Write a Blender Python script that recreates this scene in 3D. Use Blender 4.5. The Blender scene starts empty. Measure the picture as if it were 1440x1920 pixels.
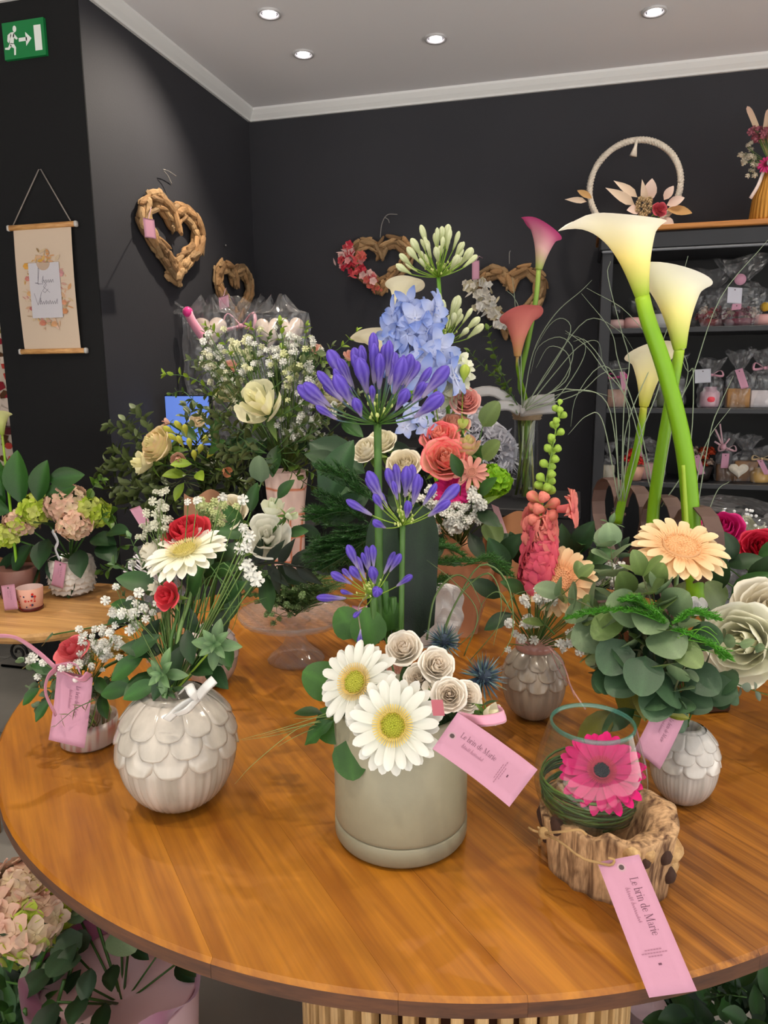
import bpy, bmesh, math, random
from mathutils import Vector as V, Matrix, noise
pi=math.pi; rnd=random.Random(7)
sc=bpy.context.scene; col=sc.collection
# ---------------------------------------------------------------- camera
F=1359.8; PITCH,ROLL,YAW=0.18370714,-0.00726809,0.26011895
CAM=V((0,0,1.3))
_f0=V((-math.sin(YAW),math.cos(YAW),0)); _r0=V((math.cos(YAW),math.sin(YAW),0)); _u0=V((0,0,1))
CF=_f0*math.cos(PITCH)-_u0*math.sin(PITCH); _u=_u0*math.cos(PITCH)+_f0*math.sin(PITCH)
CR=_r0*math.cos(ROLL)+_u*math.sin(ROLL); CU=_u*math.cos(ROLL)-_r0*math.sin(ROLL)
cd=bpy.data.cameras.new('camera'); cam=bpy.data.objects.new('camera',cd); col.objects.link(cam)
cd.sensor_fit='VERTICAL'; cd.sensor_height=24; cd.lens=F*24/1920; cd.clip_start=.05
cam.matrix_world=Matrix(((CR.x,CU.x,-CF.x,0),(CR.y,CU.y,-CF.y,0),(CR.z,CU.z,-CF.z,1.3),(0,0,0,1)))
sc.camera=cam
# ---------------------------------------------------------------- world, lamps, exposure
w=bpy.data.worlds.new('world'); sc.world=w; w.use_nodes=True
w.node_tree.nodes['Background'].inputs[0].default_value=(.93,.96,1,1)
w.node_tree.nodes['Background'].inputs[1].default_value=.88
sc.view_settings.view_transform='Standard'; sc.view_settings.look='None'
sc.view_settings.exposure=.12; sc.view_settings.gamma=1; sc.view_settings.use_curve_mapping=False
def spot(x,y,tx,ty,e,size=95,z=2.585,c=(1,.88,.72),tz=0,soft=.02):
    l=bpy.data.lights.new('downlight_lamp','SPOT'); l.energy=e; l.spot_size=math.radians(size); l.spot_blend=.8; l.shadow_soft_size=soft; l.color=c
    o=bpy.data.objects.new('downlight_lamp',l); col.objects.link(o); o.location=(x,y,z)
    o.rotation_euler=(V((tx,ty,tz))-V((x,y,z))).to_track_quat('-Z','Y').to_euler()
sun=bpy.data.lights.new('sun','SUN'); sun.energy=19; sun.angle=.01; sun.color=(1,.98,.96); so=bpy.data.objects.new('sun',sun); col.objects.link(so); so.rotation_euler=(math.radians(28),0,math.radians(-6))
sc.cycles.transparent_max_bounces=24; sc.cycles.max_bounces=8
SP=22
spot(-1.137,2.71,-1.60,2.45,SP*3.4,size=110,tz=1.7); spot(-1.139,3.057,-1.1,3.2,SP*.55); spot(-.594,3.069,-.55,3.3,SP*.7); spot(.21,3.074,.25,3.3,SP*.9)
for x,y,tx,ty,e in [(-.75,.15,-.35,1.0,1.5),(.35,.2,-.1,1.0,1.35),(.95,1.5,.4,1.3,1.2),(-1.25,1.35,-1.0,1.85,2.0),(-.2,1.75,-.25,1.7,.9),(.95,3.05,.8,3.2,.9)]:  # unseen ceiling spots; the one over the boxwood bouquet added to brighten it
    spot(x,y,tx,ty,SP*e*1.08,size=90,soft=.012)
# ---------------------------------------------------------------- pixel of the photograph -> point of the room
def at(px,py,X=None,Y=None,Z=None):
    d=CR*(px-720)-CU*(py-960)+CF*F
    t=(X/d.x) if X is not None else (Y/d.y) if Y is not None else (Z-1.3)/d.z
    return CAM+d*t
def pxm(Y): return math.hypot(Y,Y*.25)/F*1.0
# ---------------------------------------------------------------- materials
MATS={}
def nodes(name):
    m=bpy.data.materials.new(name); m.use_nodes=True; nt=m.node_tree; return m,nt,nt.nodes,nt.links,nt.nodes['Principled BSDF']
def mat(name,rough=.5,spec=.5,metal=0,color=None,rand=0.,noi=0.,nscale=30,bump=0.,bscale=60,trans=0.,coat=0.,stretch=None,noicol=None,thr=None,sheen=0):
    if name in MATS: return MATS[name]
    m,nt,N,L,b=nodes(name)
    b.inputs['Roughness'].default_value=rough; b.inputs['Specular IOR Level'].default_value=spec; b.inputs['Metallic'].default_value=metal
    if coat: b.inputs['Coat Weight'].default_value=coat; b.inputs['Coat Roughness'].default_value=.12
    if sheen: b.inputs['Sheen Weight'].default_value=sheen
    if color is None:
        a=N.new('ShaderNodeAttribute'); a.attribute_name='Col'; c=a.outputs['Color']
    else:
        a=N.new('ShaderNodeRGB'); a.outputs[0].default_value=(*color,1); c=a.outputs[0]
    tc=N.new('ShaderNodeTexCoord'); mp=N.new('ShaderNodeMapping'); L.new(tc.outputs['Object'],mp.inputs[0])
    if stretch: mp.inputs['Scale'].default_value=stretch
    if noi:
        n=N.new('ShaderNodeTexNoise'); n.inputs['Scale'].default_value=nscale; n.inputs['Detail'].default_value=5; L.new(mp.outputs[0],n.inputs[0])
        r=N.new('ShaderNodeValToRGB'); r.color_ramp.elements[0].position=thr[0] if thr else .3; r.color_ramp.elements[1].position=thr[1] if thr else .7
        L.new(n.outputs[0],r.inputs[0])
        mx=N.new('ShaderNodeMix'); mx.data_type='RGBA'; mx.blend_type='MIX' if noicol else 'MULTIPLY'
        if noicol:
            mm=N.new('ShaderNodeMath'); mm.operation='MULTIPLY'; mm.inputs[1].default_value=noi; L.new(r.outputs[0],mm.inputs[0]); L.new(mm.outputs[0],mx.inputs[0]); L.new(c,mx.inputs[6]); mx.inputs[7].default_value=(*noicol,1)
        else:
            mx.inputs[0].default_value=noi; L.new(c,mx.inputs[6]); L.new(r.outputs[0],mx.inputs[7])
        c=mx.outputs[2]
    if rand:
        oi=N.new('ShaderNodeObjectInfo'); mr=N.new('ShaderNodeMapRange'); mr.inputs[3].default_value=1-rand; mr.inputs[4].default_value=1+rand; L.new(oi.outputs['Random'],mr.inputs[0])
        h=N.new('ShaderNodeHueSaturation'); L.new(mr.outputs[0],h.inputs['Value']); L.new(c,h.inputs['Color']); c=h.outputs[0]
    L.new(c,b.inputs['Base Color'])
    if bump:
        n2=N.new('ShaderNodeTexNoise'); n2.inputs['Scale'].default_value=bscale; n2.inputs['Detail'].default_value=4; L.new(mp.outputs[0],n2.inputs[0])
        bp=N.new('ShaderNodeBump'); bp.inputs['Strength'].default_value=bump; bp.inputs['Distance'].default_value=.004; L.new(n2.outputs[0],bp.inputs['Height']); L.new(bp.outputs[0],b.inputs['Normal'])
    if trans:
        t=N.new('ShaderNodeBsdfTranslucent'); L.new(c,t.inputs[0]); ms=N.new('ShaderNodeMixShader'); ms.inputs[0].default_value=trans
        L.new(b.outputs[0],ms.inputs[1]); L.new(t.outputs[0],ms.inputs[2]); L.new(ms.outputs[0],N['Material Output'].inputs[0])
    MATS[name]=m; return m
def film(name,tint=(1,1,1),gl=.12,rough=.05,milk=0.,milkcol=(.9,.9,.92),crinkle=0.,cs=40,fres=1.45):
    if name in MATS: return MATS[name]
    m,nt,N,L,b=nodes(name); N.remove(b)
    t=N.new('ShaderNodeBsdfTransparent'); t.inputs[0].default_value=(*tint,1)
    g=N.new('ShaderNodeBsdfGlossy'); g.inputs['Roughness'].default_value=rough
    d=N.new('ShaderNodeBsdfDiffuse'); d.inputs[0].default_value=(*milkcol,1)
    a=N.new('ShaderNodeMixShader'); a.inputs[0].default_value=milk; L.new(t.outputs[0],a.inputs[1]); L.new(d.outputs[0],a.inputs[2])
    f=N.new('ShaderNodeLayerWeight'); f.inputs[0].default_value=.5; pw=N.new('ShaderNodeMath'); pw.operation='POWER'; pw.inputs[1].default_value=3.2; L.new(f.outputs['Facing'],pw.inputs[0]); ad=N.new('ShaderNodeMath'); ad.operation='MULTIPLY_ADD'; ad.inputs[1].default_value=.6*(fres-.9); ad.inputs[2].default_value=gl; L.new(pw.outputs[0],ad.inputs[0])
    ms=N.new('ShaderNodeMixShader'); L.new(ad.outputs[0],ms.inputs[0]); L.new(a.outputs[0],ms.inputs[1]); L.new(g.outputs[0],ms.inputs[2]); L.new(ms.outputs[0],N['Material Output'].inputs[0])
    if crinkle:
        n=N.new('ShaderNodeTexVoronoi'); n.inputs['Scale'].default_value=cs; tc=N.new('ShaderNodeTexCoord'); L.new(tc.outputs['Object'],n.inputs[0])
        bp=N.new('ShaderNodeBump'); bp.inputs['Strength'].default_value=crinkle; bp.inputs['Distance'].default_value=.01; L.new(n.outputs[0],bp.inputs['Height']); L.new(bp.outputs[0],g.inputs['Normal']); L.new(bp.outputs[0],f.inputs['Normal'])
    MATS[name]=m; return m
def wood(name,c1,c2,scale=(1,14,14),rough=.4,ns=3.,bump=.06,rand=.1,coat=.0,contrast=(.3,.7),fine=.35):
    if name in MATS: return MATS[name]
    m,nt,N,L,b=nodes(name)
    tc=N.new('ShaderNodeTexCoord'); mp=N.new('ShaderNodeMapping'); mp.inputs['Scale'].default_value=scale
    oi=N.new('ShaderNodeObjectInfo'); ml=N.new('ShaderNodeVectorMath'); ml.operation='MULTIPLY_ADD'; 
    cx=N.new('ShaderNodeCombineXYZ'); L.new(oi.outputs['Random'],cx.inputs[0]); L.new(oi.outputs['Random'],cx.inputs[1])
    ml.inputs[1].default_value=(7,9,3); L.new(cx.outputs[0],ml.inputs[0]); L.new(tc.outputs['Object'],ml.inputs[2]); L.new(ml.outputs[0],mp.inputs[0])
    n=N.new('ShaderNodeTexNoise'); n.inputs['Scale'].default_value=ns; n.inputs['Detail'].default_value=8; n.inputs['Distortion'].default_value=.6; L.new(mp.outputs[0],n.inputs[0])
    r=N.new('ShaderNodeValToRGB'); e=r.color_ramp.elements; e[0].position=contrast[0]; e[1].position=contrast[1]; e[0].color=(*c1,1); e[1].color=(*c2,1); L.new(n.outputs[0],r.inputs[0])
    mp2=N.new('ShaderNodeMapping'); mp2.inputs['Scale'].default_value=(scale[0]*2,scale[1]*5,scale[2]*5) if min(scale)<5 else (30,30,30); L.new(ml.outputs[0],mp2.inputs[0])
    n3=N.new('ShaderNodeTexNoise'); n3.inputs['Scale'].default_value=ns; n3.inputs['Detail'].default_value=6; L.new(mp2.outputs[0],n3.inputs[0])
    r3=N.new('ShaderNodeValToRGB'); r3.color_ramp.elements[0].position=.35; r3.color_ramp.elements[1].position=.6; r3.color_ramp.elements[0].color=(.45,.4,.36,1); L.new(n3.outputs[0],r3.inputs[0])
    m3=N.new('ShaderNodeMix'); m3.data_type='RGBA'; m3.blend_type='MULTIPLY'; m3.inputs[0].default_value=fine; L.new(r.outputs[0],m3.inputs[6]); L.new(r3.outputs[0],m3.inputs[7])
    h=N.new('ShaderNodeHueSaturation'); mr=N.new('ShaderNodeMapRange'); mr.inputs[3].default_value=1-rand; mr.inputs[4].default_value=1+rand; L.new(oi.outputs['Random'],mr.inputs[0]); L.new(mr.outputs[0],h.inputs['Value']); L.new(m3.outputs[2],h.inputs['Color'])
    L.new(h.outputs[0],b.inputs['Base Color']); b.inputs['Roughness'].default_value=rough
    if coat: b.inputs['Coat Weight'].default_value=coat; b.inputs['Coat Roughness'].default_value=.25
    bp=N.new('ShaderNodeBump'); bp.inputs['Strength'].default_value=bump; bp.inputs['Distance'].default_value=.004; L.new(n.outputs[0],bp.inputs['Height']); L.new(bp.outputs[0],b.inputs['Normal'])
    MATS[name]=m; return m
PET=mat('petal',rough=.6,spec=.3,rand=.05,trans=.22,bump=.08,bscale=120)
LEAF=mat('leaf',rough=.42,spec=.45,rand=.22,noi=.25,nscale=60,trans=.12,bump=.1,bscale=90)
STEM=mat('stem',rough=.45,spec=.4,rand=.08,trans=.0)
CER=mat('glazed_ceramic',rough=.16,spec=.5,noi=.22,nscale=55,stretch=(1,1,.12),bump=.12,bscale=80,coat=.3)
SATIN=mat('satin',rough=.45,spec=.4); MATTE=mat('matte',rough=.8,spec=.2); GLOSS=mat('gloss',rough=.2,spec=.5)
PAPER=mat('paper',rough=.75,spec=.25,bump=.05,bscale=200,trans=.08)
INK=mat('ink',rough=.8,spec=.1); RIB=mat('ribbon',rough=.35,spec=.5,sheen=.4,trans=.15)
FUZZ=mat('fuzz',rough=.9,spec=.15,noi=.2,nscale=90,bump=.5,bscale=220)
METAL=mat('metal',rough=.3,metal=1)
GLASS=film('clear_glass',(.985,.99,.985),.03,.03,fres=1.4); GLASSG=film('green_glass',(.62,.86,.8),.08,.05,milk=.12,milkcol=(.2,.6,.5))
TINTG=film('aqua_glass',(.93,.965,.955),.045,.015,milk=.015,milkcol=(.7,.8,.78),fres=2.0)
CELLO=film('cellophane',(.95,.95,.96),.06,.12,milk=.05,crinkle=1.,cs=26); PINKG=film('pink_glass',(.93,.82,.82),.12,.08,milk=.12,milkcol=(.9,.6,.6),crinkle=.6,cs=60)
CUTG=film('cut_glass',(.95,.94,.93),.05,.1,milk=.10,crinkle=.25,cs=60,fres=1.25)
ORG=film('organza',(.9,.9,.9),.03,.4,milk=.3)
# ---------------------------------------------------------------- mesh building
def mul(c,k): return tuple(min(1,x*k) for x in c)
def lerp(a,b,t): return tuple(x+(y-x)*t for x,y in zip(a,b))
class G:
    def __init__(s): s.v=[]; s.f=[]; s.c=[]
    def add(s,vs,fs,c,M=None):
        n=len(s.v)
        for i,p in enumerate(vs):
            p=V(p); s.v.append(M@p if M else p); s.c.append(c(i,p) if callable(c) else c)
        s.f+= [tuple(n+k for k in f) for f in fs]; return s
    def mesh(s,name,m,smooth=True):
        me=bpy.data.meshes.new(name); me.from_pydata([tuple(p) for p in s.v],[],s.f)
        a=me.color_attributes.new('Col','FLOAT_COLOR','POINT'); a.data.foreach_set('color',[x for c in s.c for x in (c[0],c[1],c[2],1)])
        if smooth: me.shade_smooth()
        me.materials.append(m); return me
def frame(o,d,up=(0,0,1),s=1.):
    x=V(d).normalized(); z=V(up)-x*V(up).dot(x)
    if z.length<1e-4: z=V((1,0,0))-x*x.x
    z.normalize(); y=z.cross(x)
    if not hasattr(s,'__len__'): s=(s,s,s)
    return Matrix(((x.x*s[0],y.x*s[1],z.x*s[2],o[0]),(x.y*s[0],y.y*s[1],z.y*s[2],o[1]),(x.z*s[0],y.z*s[1],z.z*s[2],o[2]),(0,0,0,1)))
def zframe(o,z,s=1.,x=(1,0,0)):   # local Z along z
    z=V(z).normalized(); x=V(x)-z*V(x).dot(z)
    if x.length<1e-4: x=V((0,1,0))-z*z.y
    x.normalize(); y=z.cross(x)
    if not hasattr(s,'__len__'): s=(s,s,s)
    return Matrix(((x.x*s[0],y.x*s[1],z.x*s[2],o[0]),(x.y*s[0],y.y*s[1],z.y*s[2],o[1]),(x.z*s[0],y.z*s[1],z.z*s[2],o[2]),(0,0,0,1)))
def T(*p): return Matrix.Translation(V(p) if len(p)==3 else V(p[0]))
def smooth_path(P,n):
    P=[V(p) for p in P]
    if len(P)<3: return [P[0].lerp(P[-1],i/n) for i in range(n+1)]
    Q=[P[0]*2-P[1]]+P+[P[-1]*2-P[-2]]; out=[]; S=len(P)-1
    for i in range(n+1):
        t=i/n*S; k=min(int(t),S-1); t-=k; a,b,c,d=Q[k:k+4]
        out.append(.5*((2*b)+(c-a)*t+(2*a-5*b+4*c-d)*t*t+(3*b-a-3*c+d)*t**3))
    return out
def tube(g,P,r,n=6,c=(.2,.4,.1),flat=None,up=(0,0,1)):
    P=[V(p) for p in P]; m=len(P); vs=[]; fs=[]; cs=[]
    tan=[(P[min(i+1,m-1)]-P[max(i-1,0)]).normalized() for i in range(m)]
    x=V(up)-tan[0]*V(up).dot(tan[0])
    if x.length<1e-3: x=V((1,0,0))-tan[0]*tan[0].x
    x.normalize()
    for i in range(m):
        x=x-tan[i]*x.dot(tan[i]); x.normalize(); y=tan[i].cross(x)
        ri=r(i/(m-1)) if callable(r) else r
        a=ri*(flat[0] if flat else 1); b=ri*(flat[1] if flat else 1)
        for k in range(n):
            an=2*pi*k/n; vs.append(P[i]+x*math.cos(an)*a+y*math.sin(an)*b); cs.append(c(i/(m-1)) if callable(c) else c)
    for i in range(m-1):
        for k in range(n): fs.append((i*n+k,i*n+(k+1)%n,(i+1)*n+(k+1)%n,(i+1)*n+k))
    fs.append(tuple(range(n))[::-1]); fs.append(tuple((m-1)*n+k for k in range(n)))
    g.add(vs,fs,lambda i,p:cs[i]); return g
def lathe(g,prof,n=32,c=(.8,.8,.8),M=None,warp=None,cap=True):
    vs=[];fs=[];m=len(prof)
    for i,(r,z) in enumerate(prof):
        for k in range(n):
            a=2*pi*k/n; q=warp(a,i/(m-1),r,z) if warp else (r,z); vs.append((q[0]*math.cos(a),q[0]*math.sin(a),q[1]))
    for i in range(m-1):
        for k in range(n): fs.append((i*n+k,i*n+(k+1)%n,(i+1)*n+(k+1)%n,(i+1)*n+k))
    if prof[0]==prof[-1]: cap=False
    if cap and prof[0][0]>1e-4: fs.append(tuple(range(n))[::-1])
    if cap and prof[-1][0]>1e-4 : fs.append(tuple((m-1)*n+k for k in range(n)))
    cc=(lambda i,p:c((i//n)/(m-1),(i%n)/n)) if callable(c) else c
    g.add(vs,fs,cc,M); return g
def surf(g,fn,nu,nv,c,M=None,close=False):
    vs=[];cs=[];fs=[]
    for i in range(nu+1):
        for j in range(nv+1):
            u=i/nu;v=j/nv; vs.append(fn(u,v)); cs.append(c(u,v) if callable(c) else c)
    for i in range(nu):
        for j in range(nv): a=i*(nv+1)+j; fs.append((a,a+1,a+nv+2,a+nv+1))
    g.add(vs,fs,lambda i,p:cs[i],M); return g
def box(g,sx,sy,sz,c,M=None,bev=0.):
    x,y,z=sx/2,sy/2,sz/2
    if not bev:
        vs=[(a*x,b*y,d*z) for a in(-1,1) for b in(-1,1) for d in(-1,1)]
        fs=[(0,1,3,2),(4,6,7,5),(0,4,5,1),(2,3,7,6),(0,2,6,4),(1,5,7,3)]; g.add(vs,fs,c,M); return g
    b=bev; out=[]
    vs=[];fs=[]
    for zz,k in((-z,b),(-z+b,0),(z-b,0),(z,b)):
        X,Y=x-k,y-k
        for (p,q) in ((X,Y-b),(X-b,Y),(-X+b,Y),(-X,Y-b),(-X,-Y+b),(-X+b,-Y),(X-b,-Y),(X,-Y+b)): vs.append((p,q,zz))
    for i in range(3):
        for k in range(8): fs.append((i*8+k,i*8+(k+1)%8,i*8+8+(k+1)%8,i*8+8+k))
    fs.append(tuple(range(8))[::-1]); fs.append(tuple(24+k for k in range(8))); g.add(vs,fs,c,M); return g
def ball(g,r,c,M=None,n=8,m=6,sq=1.):
    pr=[(max(1e-5,r*math.sin(pi*i/m)),-r*sq*math.cos(pi*i/m)) for i in range(m+1)]
    return lathe(g,pr,n,c,M)
def flatpoly(g,pts,th,c,M=None):  # extruded outline in local XY
    n=len(pts); vs=[(x,y,th/2) for x,y in pts]+[(x,y,-th/2) for x,y in pts]
    g.add(vs,[tuple(range(n)),tuple(range(2*n-1,n-1,-1))]+[((i+1)%n,i,n+i,n+(i+1)%n) for i in range(n)],c,M); return g
# ---------------------------------------------------------------- objects
W={}
def thing(name,label,cat,loc,group=None):
    o=bpy.data.objects.new(name,None); col.objects.link(o); o.location=loc; o.empty_display_size=.02; W[o]=T(V(loc))
    o['label']=label; o['category']=cat
    if group: o['group']=group
    return o
def part(par,name,me,M=None,label=None,kind=None):
    o=bpy.data.objects.new(name,me); col.objects.link(o); o.parent=par; M=M or Matrix(); W[o]=M
    o.matrix_basis=W[par].inverted()@M
    if label: o['label']=label
    if kind: o['kind']=kind
    return o
def solo(name,label,cat,me,M=None,group=None,kind=None):
    o=bpy.data.objects.new(name,me); col.objects.link(o); M=M or Matrix(); o.matrix_basis=M; W[o]=M; o['label']=label; o['category']=cat
    if group:o['group']=group
    if kind:o['kind']=kind
    return o
def struct(name,me,label=None,M=None):
    o=bpy.data.objects.new(name,me); col.objects.link(o); o['kind']='structure'; W[o]=M or Matrix(); o.matrix_basis=W[o]
    if label:o['label']=label
    return o
CA={}
def cached(key,fn):
    if key not in CA: CA[key]=fn()
    return CA[key]
def rv(s): return V((rnd.uniform(-s,s),rnd.uniform(-s,s),rnd.uniform(-s,s)))
# colours (linear)
def rgb(r,g,b):
    f=lambda c:(c/255/12.92) if c/255<=.04045 else ((c/255+.055)/1.055)**2.4
    return (f(r),f(g),f(b))
WHITE=rgb(240,240,232);CREAM=rgb(240,232,205);IVORY=rgb(235,228,200);PINK=rgb(228,130,140);CORAL=rgb(232,90,95);HOT=rgb(215,25,115);TAGP=rgb(202,148,170)
GREEN=rgb(62,98,40);DGREEN=rgb(38,62,30);LGREEN=rgb(128,158,52);GREY_G=rgb(112,138,102);LIME=rgb(165,190,50);SAGE=rgb(176,172,148);PURP=rgb(88,68,175)
# ---- leaf / petal unit meshes: grow along +X, width in Y, face +Z
def blade(shape='oval',w=.4,bend=.15,cup=.1,fold=0.,c0=GREEN,c1=None,nu=6,nv=4,wav=0.,m=None,mid=.0):
    key=('bl',shape,w,bend,cup,fold,c0,c1,nu,nv,wav,m.name if m else 0,mid)
    def mk():
        prof={'oval':lambda t:math.sin(pi*t)**.8,'round':lambda t:math.sin(pi*t**.85)**.5,'lance':lambda t:(math.sin(pi*t**.7)),
              'strap':lambda t:min(1,(t*8)**.5)*(1-max(0,(t-.72)/.28)**2)**.5 if t<1 else 0,'petal':lambda t:(.3+.7*math.sin(pi*min(1,t*.75+.02))**.8)*(1-max(0,(t-.78)/.22)**2)**.5 if t<.999 else .05,
              'heart':lambda t:math.sin(pi*t**.55)**.8}[shape]
        c_1=c1 or c0
        def fn(u,v):
            u=1-(1-u)**1.5; y=(v-.5)*2; ww=max(prof(u),.02)*w/2
            return (u,y*ww,-bend*u*u*1.0+cup*(y*y)*ww*2+fold*abs(y)*ww+wav*math.sin(u*14+y*2)*ww*abs(y))
        def cf(u,v):
            c=lerp(c0,c_1,u); k=1+mid*(1-min(1,abs(v-.5)*6)); return mul(c,k)
        return surf(G(),fn,nu,nv,cf).mesh('blade',m or LEAF)
    return cached(key,mk)
def stem(par,P,r,c=GREEN,n=14,name='stem',sides=6,m=None,label=None):
    g=tube(G(),smooth_path(P,n),r,sides,c); return part(par,name,g.mesh(name,m or STEM),label=label)
def sphash(i): return ((i*0.61803)%1)
def gerbera(label,C,N,R,base,c0,c1,disc,ring,no=26,ni=22,group=None,stemr=.0028,cup=.12,ringR=.3,mid=None,outer_drop=.12):
    C=V(C);N=V(N).normalized(); t=thing('gerbera',label,'flower',C,group)
    Z=zframe(C,N)
    for row,(n,L,el,w) in enumerate([(no,1.,-outer_drop+.06,.19),(ni,.92,.09,.175)]):
        for i in range(n):
            a=2*pi*(i+.5*row)/n+rnd.uniform(-.05,.05); l=L*R*rnd.uniform(.93,1.04)-ringR*R*.6
            me=blade('petal',w*1.3,rnd.choice([.04,.10]) if row==0 else .03,.16,0,c0,c1,7,4,m=PET)
            e=el+rnd.uniform(-.06,.06); d=V((math.cos(a)*math.cos(e),math.sin(a)*math.cos(e),math.sin(e)))
            p=V((math.cos(a),math.sin(a),0))*ringR*R*.6+V((0,0,.012*R*row))
            part(t,'petal',me,Z@frame(p,d,(0,0,1),(l,R*1.0,R)))
    g=G()
    nr=46
    for rr,rl,kk in ((ringR*.95,.16,0),(ringR*.78,.13,1)):
        for i in range(nr):
            a=2*pi*(i+.5*kk)/nr; e=.5+.5*kk; d=V((math.cos(a)*math.cos(e),math.sin(a)*math.cos(e),math.sin(e)))*rl*R
            p=V((math.cos(a)*rr*R,math.sin(a)*rr*R,.06*R)); q=d.cross(V((0,0,1))).normalized()*.016*R
            g.add([p-q,p+q,p+d+q*.7,p+d-q*.7],[(0,1,2,3)],ring)
    part(t,'floret_ring',g.mesh('floret_ring',PET),Z,kind='stuff')
    g=G(); lathe(g,[(ringR*R*.9,.02*R),(ringR*R*.88,.075*R),(ringR*R*.6,.1*R),(ringR*R*.3,.095*R),(.0001,.07*R)],24,(lambda u,v:lerp(ring,disc,min(1,u*1.6))))
    for i in range(90):
        rr=ringR*R*.8*math.sqrt(i/90); a=i*2.39996
        ball(g,.028*R,lerp(mid or disc,disc,i/90),T(rr*math.cos(a),rr*math.sin(a),.1*R-.02*R*(1-i/90)),5,3,1.4)
    part(t,'disc',g.mesh('disc',PET),Z)
    g=G(); lathe(g,[(.0001,-.2*R),(.1*R,-.17*R),(.2*R,-.06*R),(ringR*R*.8,-.01*R)],14,GREEN); part(t,'calyx',g.mesh('calyx',LEAF),Z)
    b=V(base); stem(t,[C-N*.12*R,C-N*.5*R+(b-C)*.15,(C+b)/2+(b-C)*.1,b],stemr,rgb(110,140,80)); return t
def rose_mesh(k,cin,cout,op,edge=None):
    def mk():
        R=[.08,.17,.27,.38,.50,.63,.76][k]*(.85+.15*op); H=[.76,.74,.71,.66,.60,.50,.38][k]; hw=[1.7,1.45,1.3,1.15,1.0,.95,.9][k]; fl=[-.02,-.01,.0,.03,.06,.12,.20][k]*op; cu=[0,.01,.02,.04,.07,.11,.16][k]*op
        def fn(u,v):
            y=(v-.5)*2; a=y*hw*(1-.15*u); e=1-.22*(abs(y)**3)
            t=u*e
            r=R*(.25+.75*math.sin(min(t*1.25,1)*pi/2))+fl*t**4+.03*math.sin(y*5+k)*u
            if k<4: r+=.035*y
            z=-.55+(H+.5)*t-cu*t**8*1.5+.02*math.sin(y*7+k*2)*u
            if abs(y)<.2 and k>2: z+=.03*u
            return (r*math.cos(a),r*math.sin(a),z)
        base=lerp(cin,cout,k/6)
        def cf(u,v):
            c=lerp(lerp(cout,(.5,.6,.25),.25),base,min(1,u*5)); 
            return lerp(c,edge,max(0,(max(u,abs(v-.5)*1.3+.25)-.72)/.28)*.9) if edge and k>2 else lerp(c,cout,.4*u)
        return surf(G(),fn,10,8,cf).mesh('rose_petal',PET)
    return cached(('rose',k,cin,cout,op,edge),mk)
def rose(label,C,N,R,base,cin,cout,group=None,op=1.,stemr=.0026,name='rose',cat='flower',lay=(2,3,3,4,4,5,5),sepals=True,edge=None,leaves=0):
    C=V(C);N=V(N).normalized(); t=thing(name,label,cat,C,group); spin=rnd.uniform(0,6)
    g=G(); lathe(g,[(.1*R,-.5*R),(.09*R,0),(.07*R,.5*R),(.03*R,.64*R),(.0001,.64*R)],12,mul(cin,.9),warp=lambda a,u,r,z:(r*(1+.2*math.sin(a)),z+.04*R*math.sin(a)*u)); part(t,'bud_core',g.mesh('bud_core',PET),zframe(C,N))
    for k_,n in enumerate(lay):
        k=round(k_*6/(len(lay)-1)) if len(lay)>3 else round(k_*5/(len(lay)-1))
        for i in range(n):
            a=spin+2*pi*i/n+k*.9+rnd.uniform(-.12,.12); Z=zframe(C,N+rv(.06),R*rnd.uniform(.95,1.04))@Matrix.Rotation(a,4,'Z')
            part(t,'petal',rose_mesh(k,cin,cout,op,edge),Z)
    if sepals:
        me=blade('lance',.32,.2,.1,0,GREEN,LGREEN)
        for i in range(5):
            a=i*2*pi/5; d=V((math.cos(a),math.sin(a),-.25)); part(t,'sepal',me,zframe(C,N)@frame(V((0,0,-.52*R)),d,(0,0,1),R*.95))
    b=V(base); stem(t,[C-N*.45*R,C-N*.9*R+(b-C)*.15,(C+b)/2,b],stemr,GREEN)
    for i in range(leaves):
        p=C.lerp(b,.25+.2*i); d=V((rnd.uniform(-1,1),rnd.uniform(-.9,.2),rnd.uniform(-.1,.5)))
        part(t,'leaf',blade('oval',.5,.3,.1,.0,DGREEN,GREEN,wav=.1,mid=.3),frame(p,d,(0,0,1),R*1.3))
    return t
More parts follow.
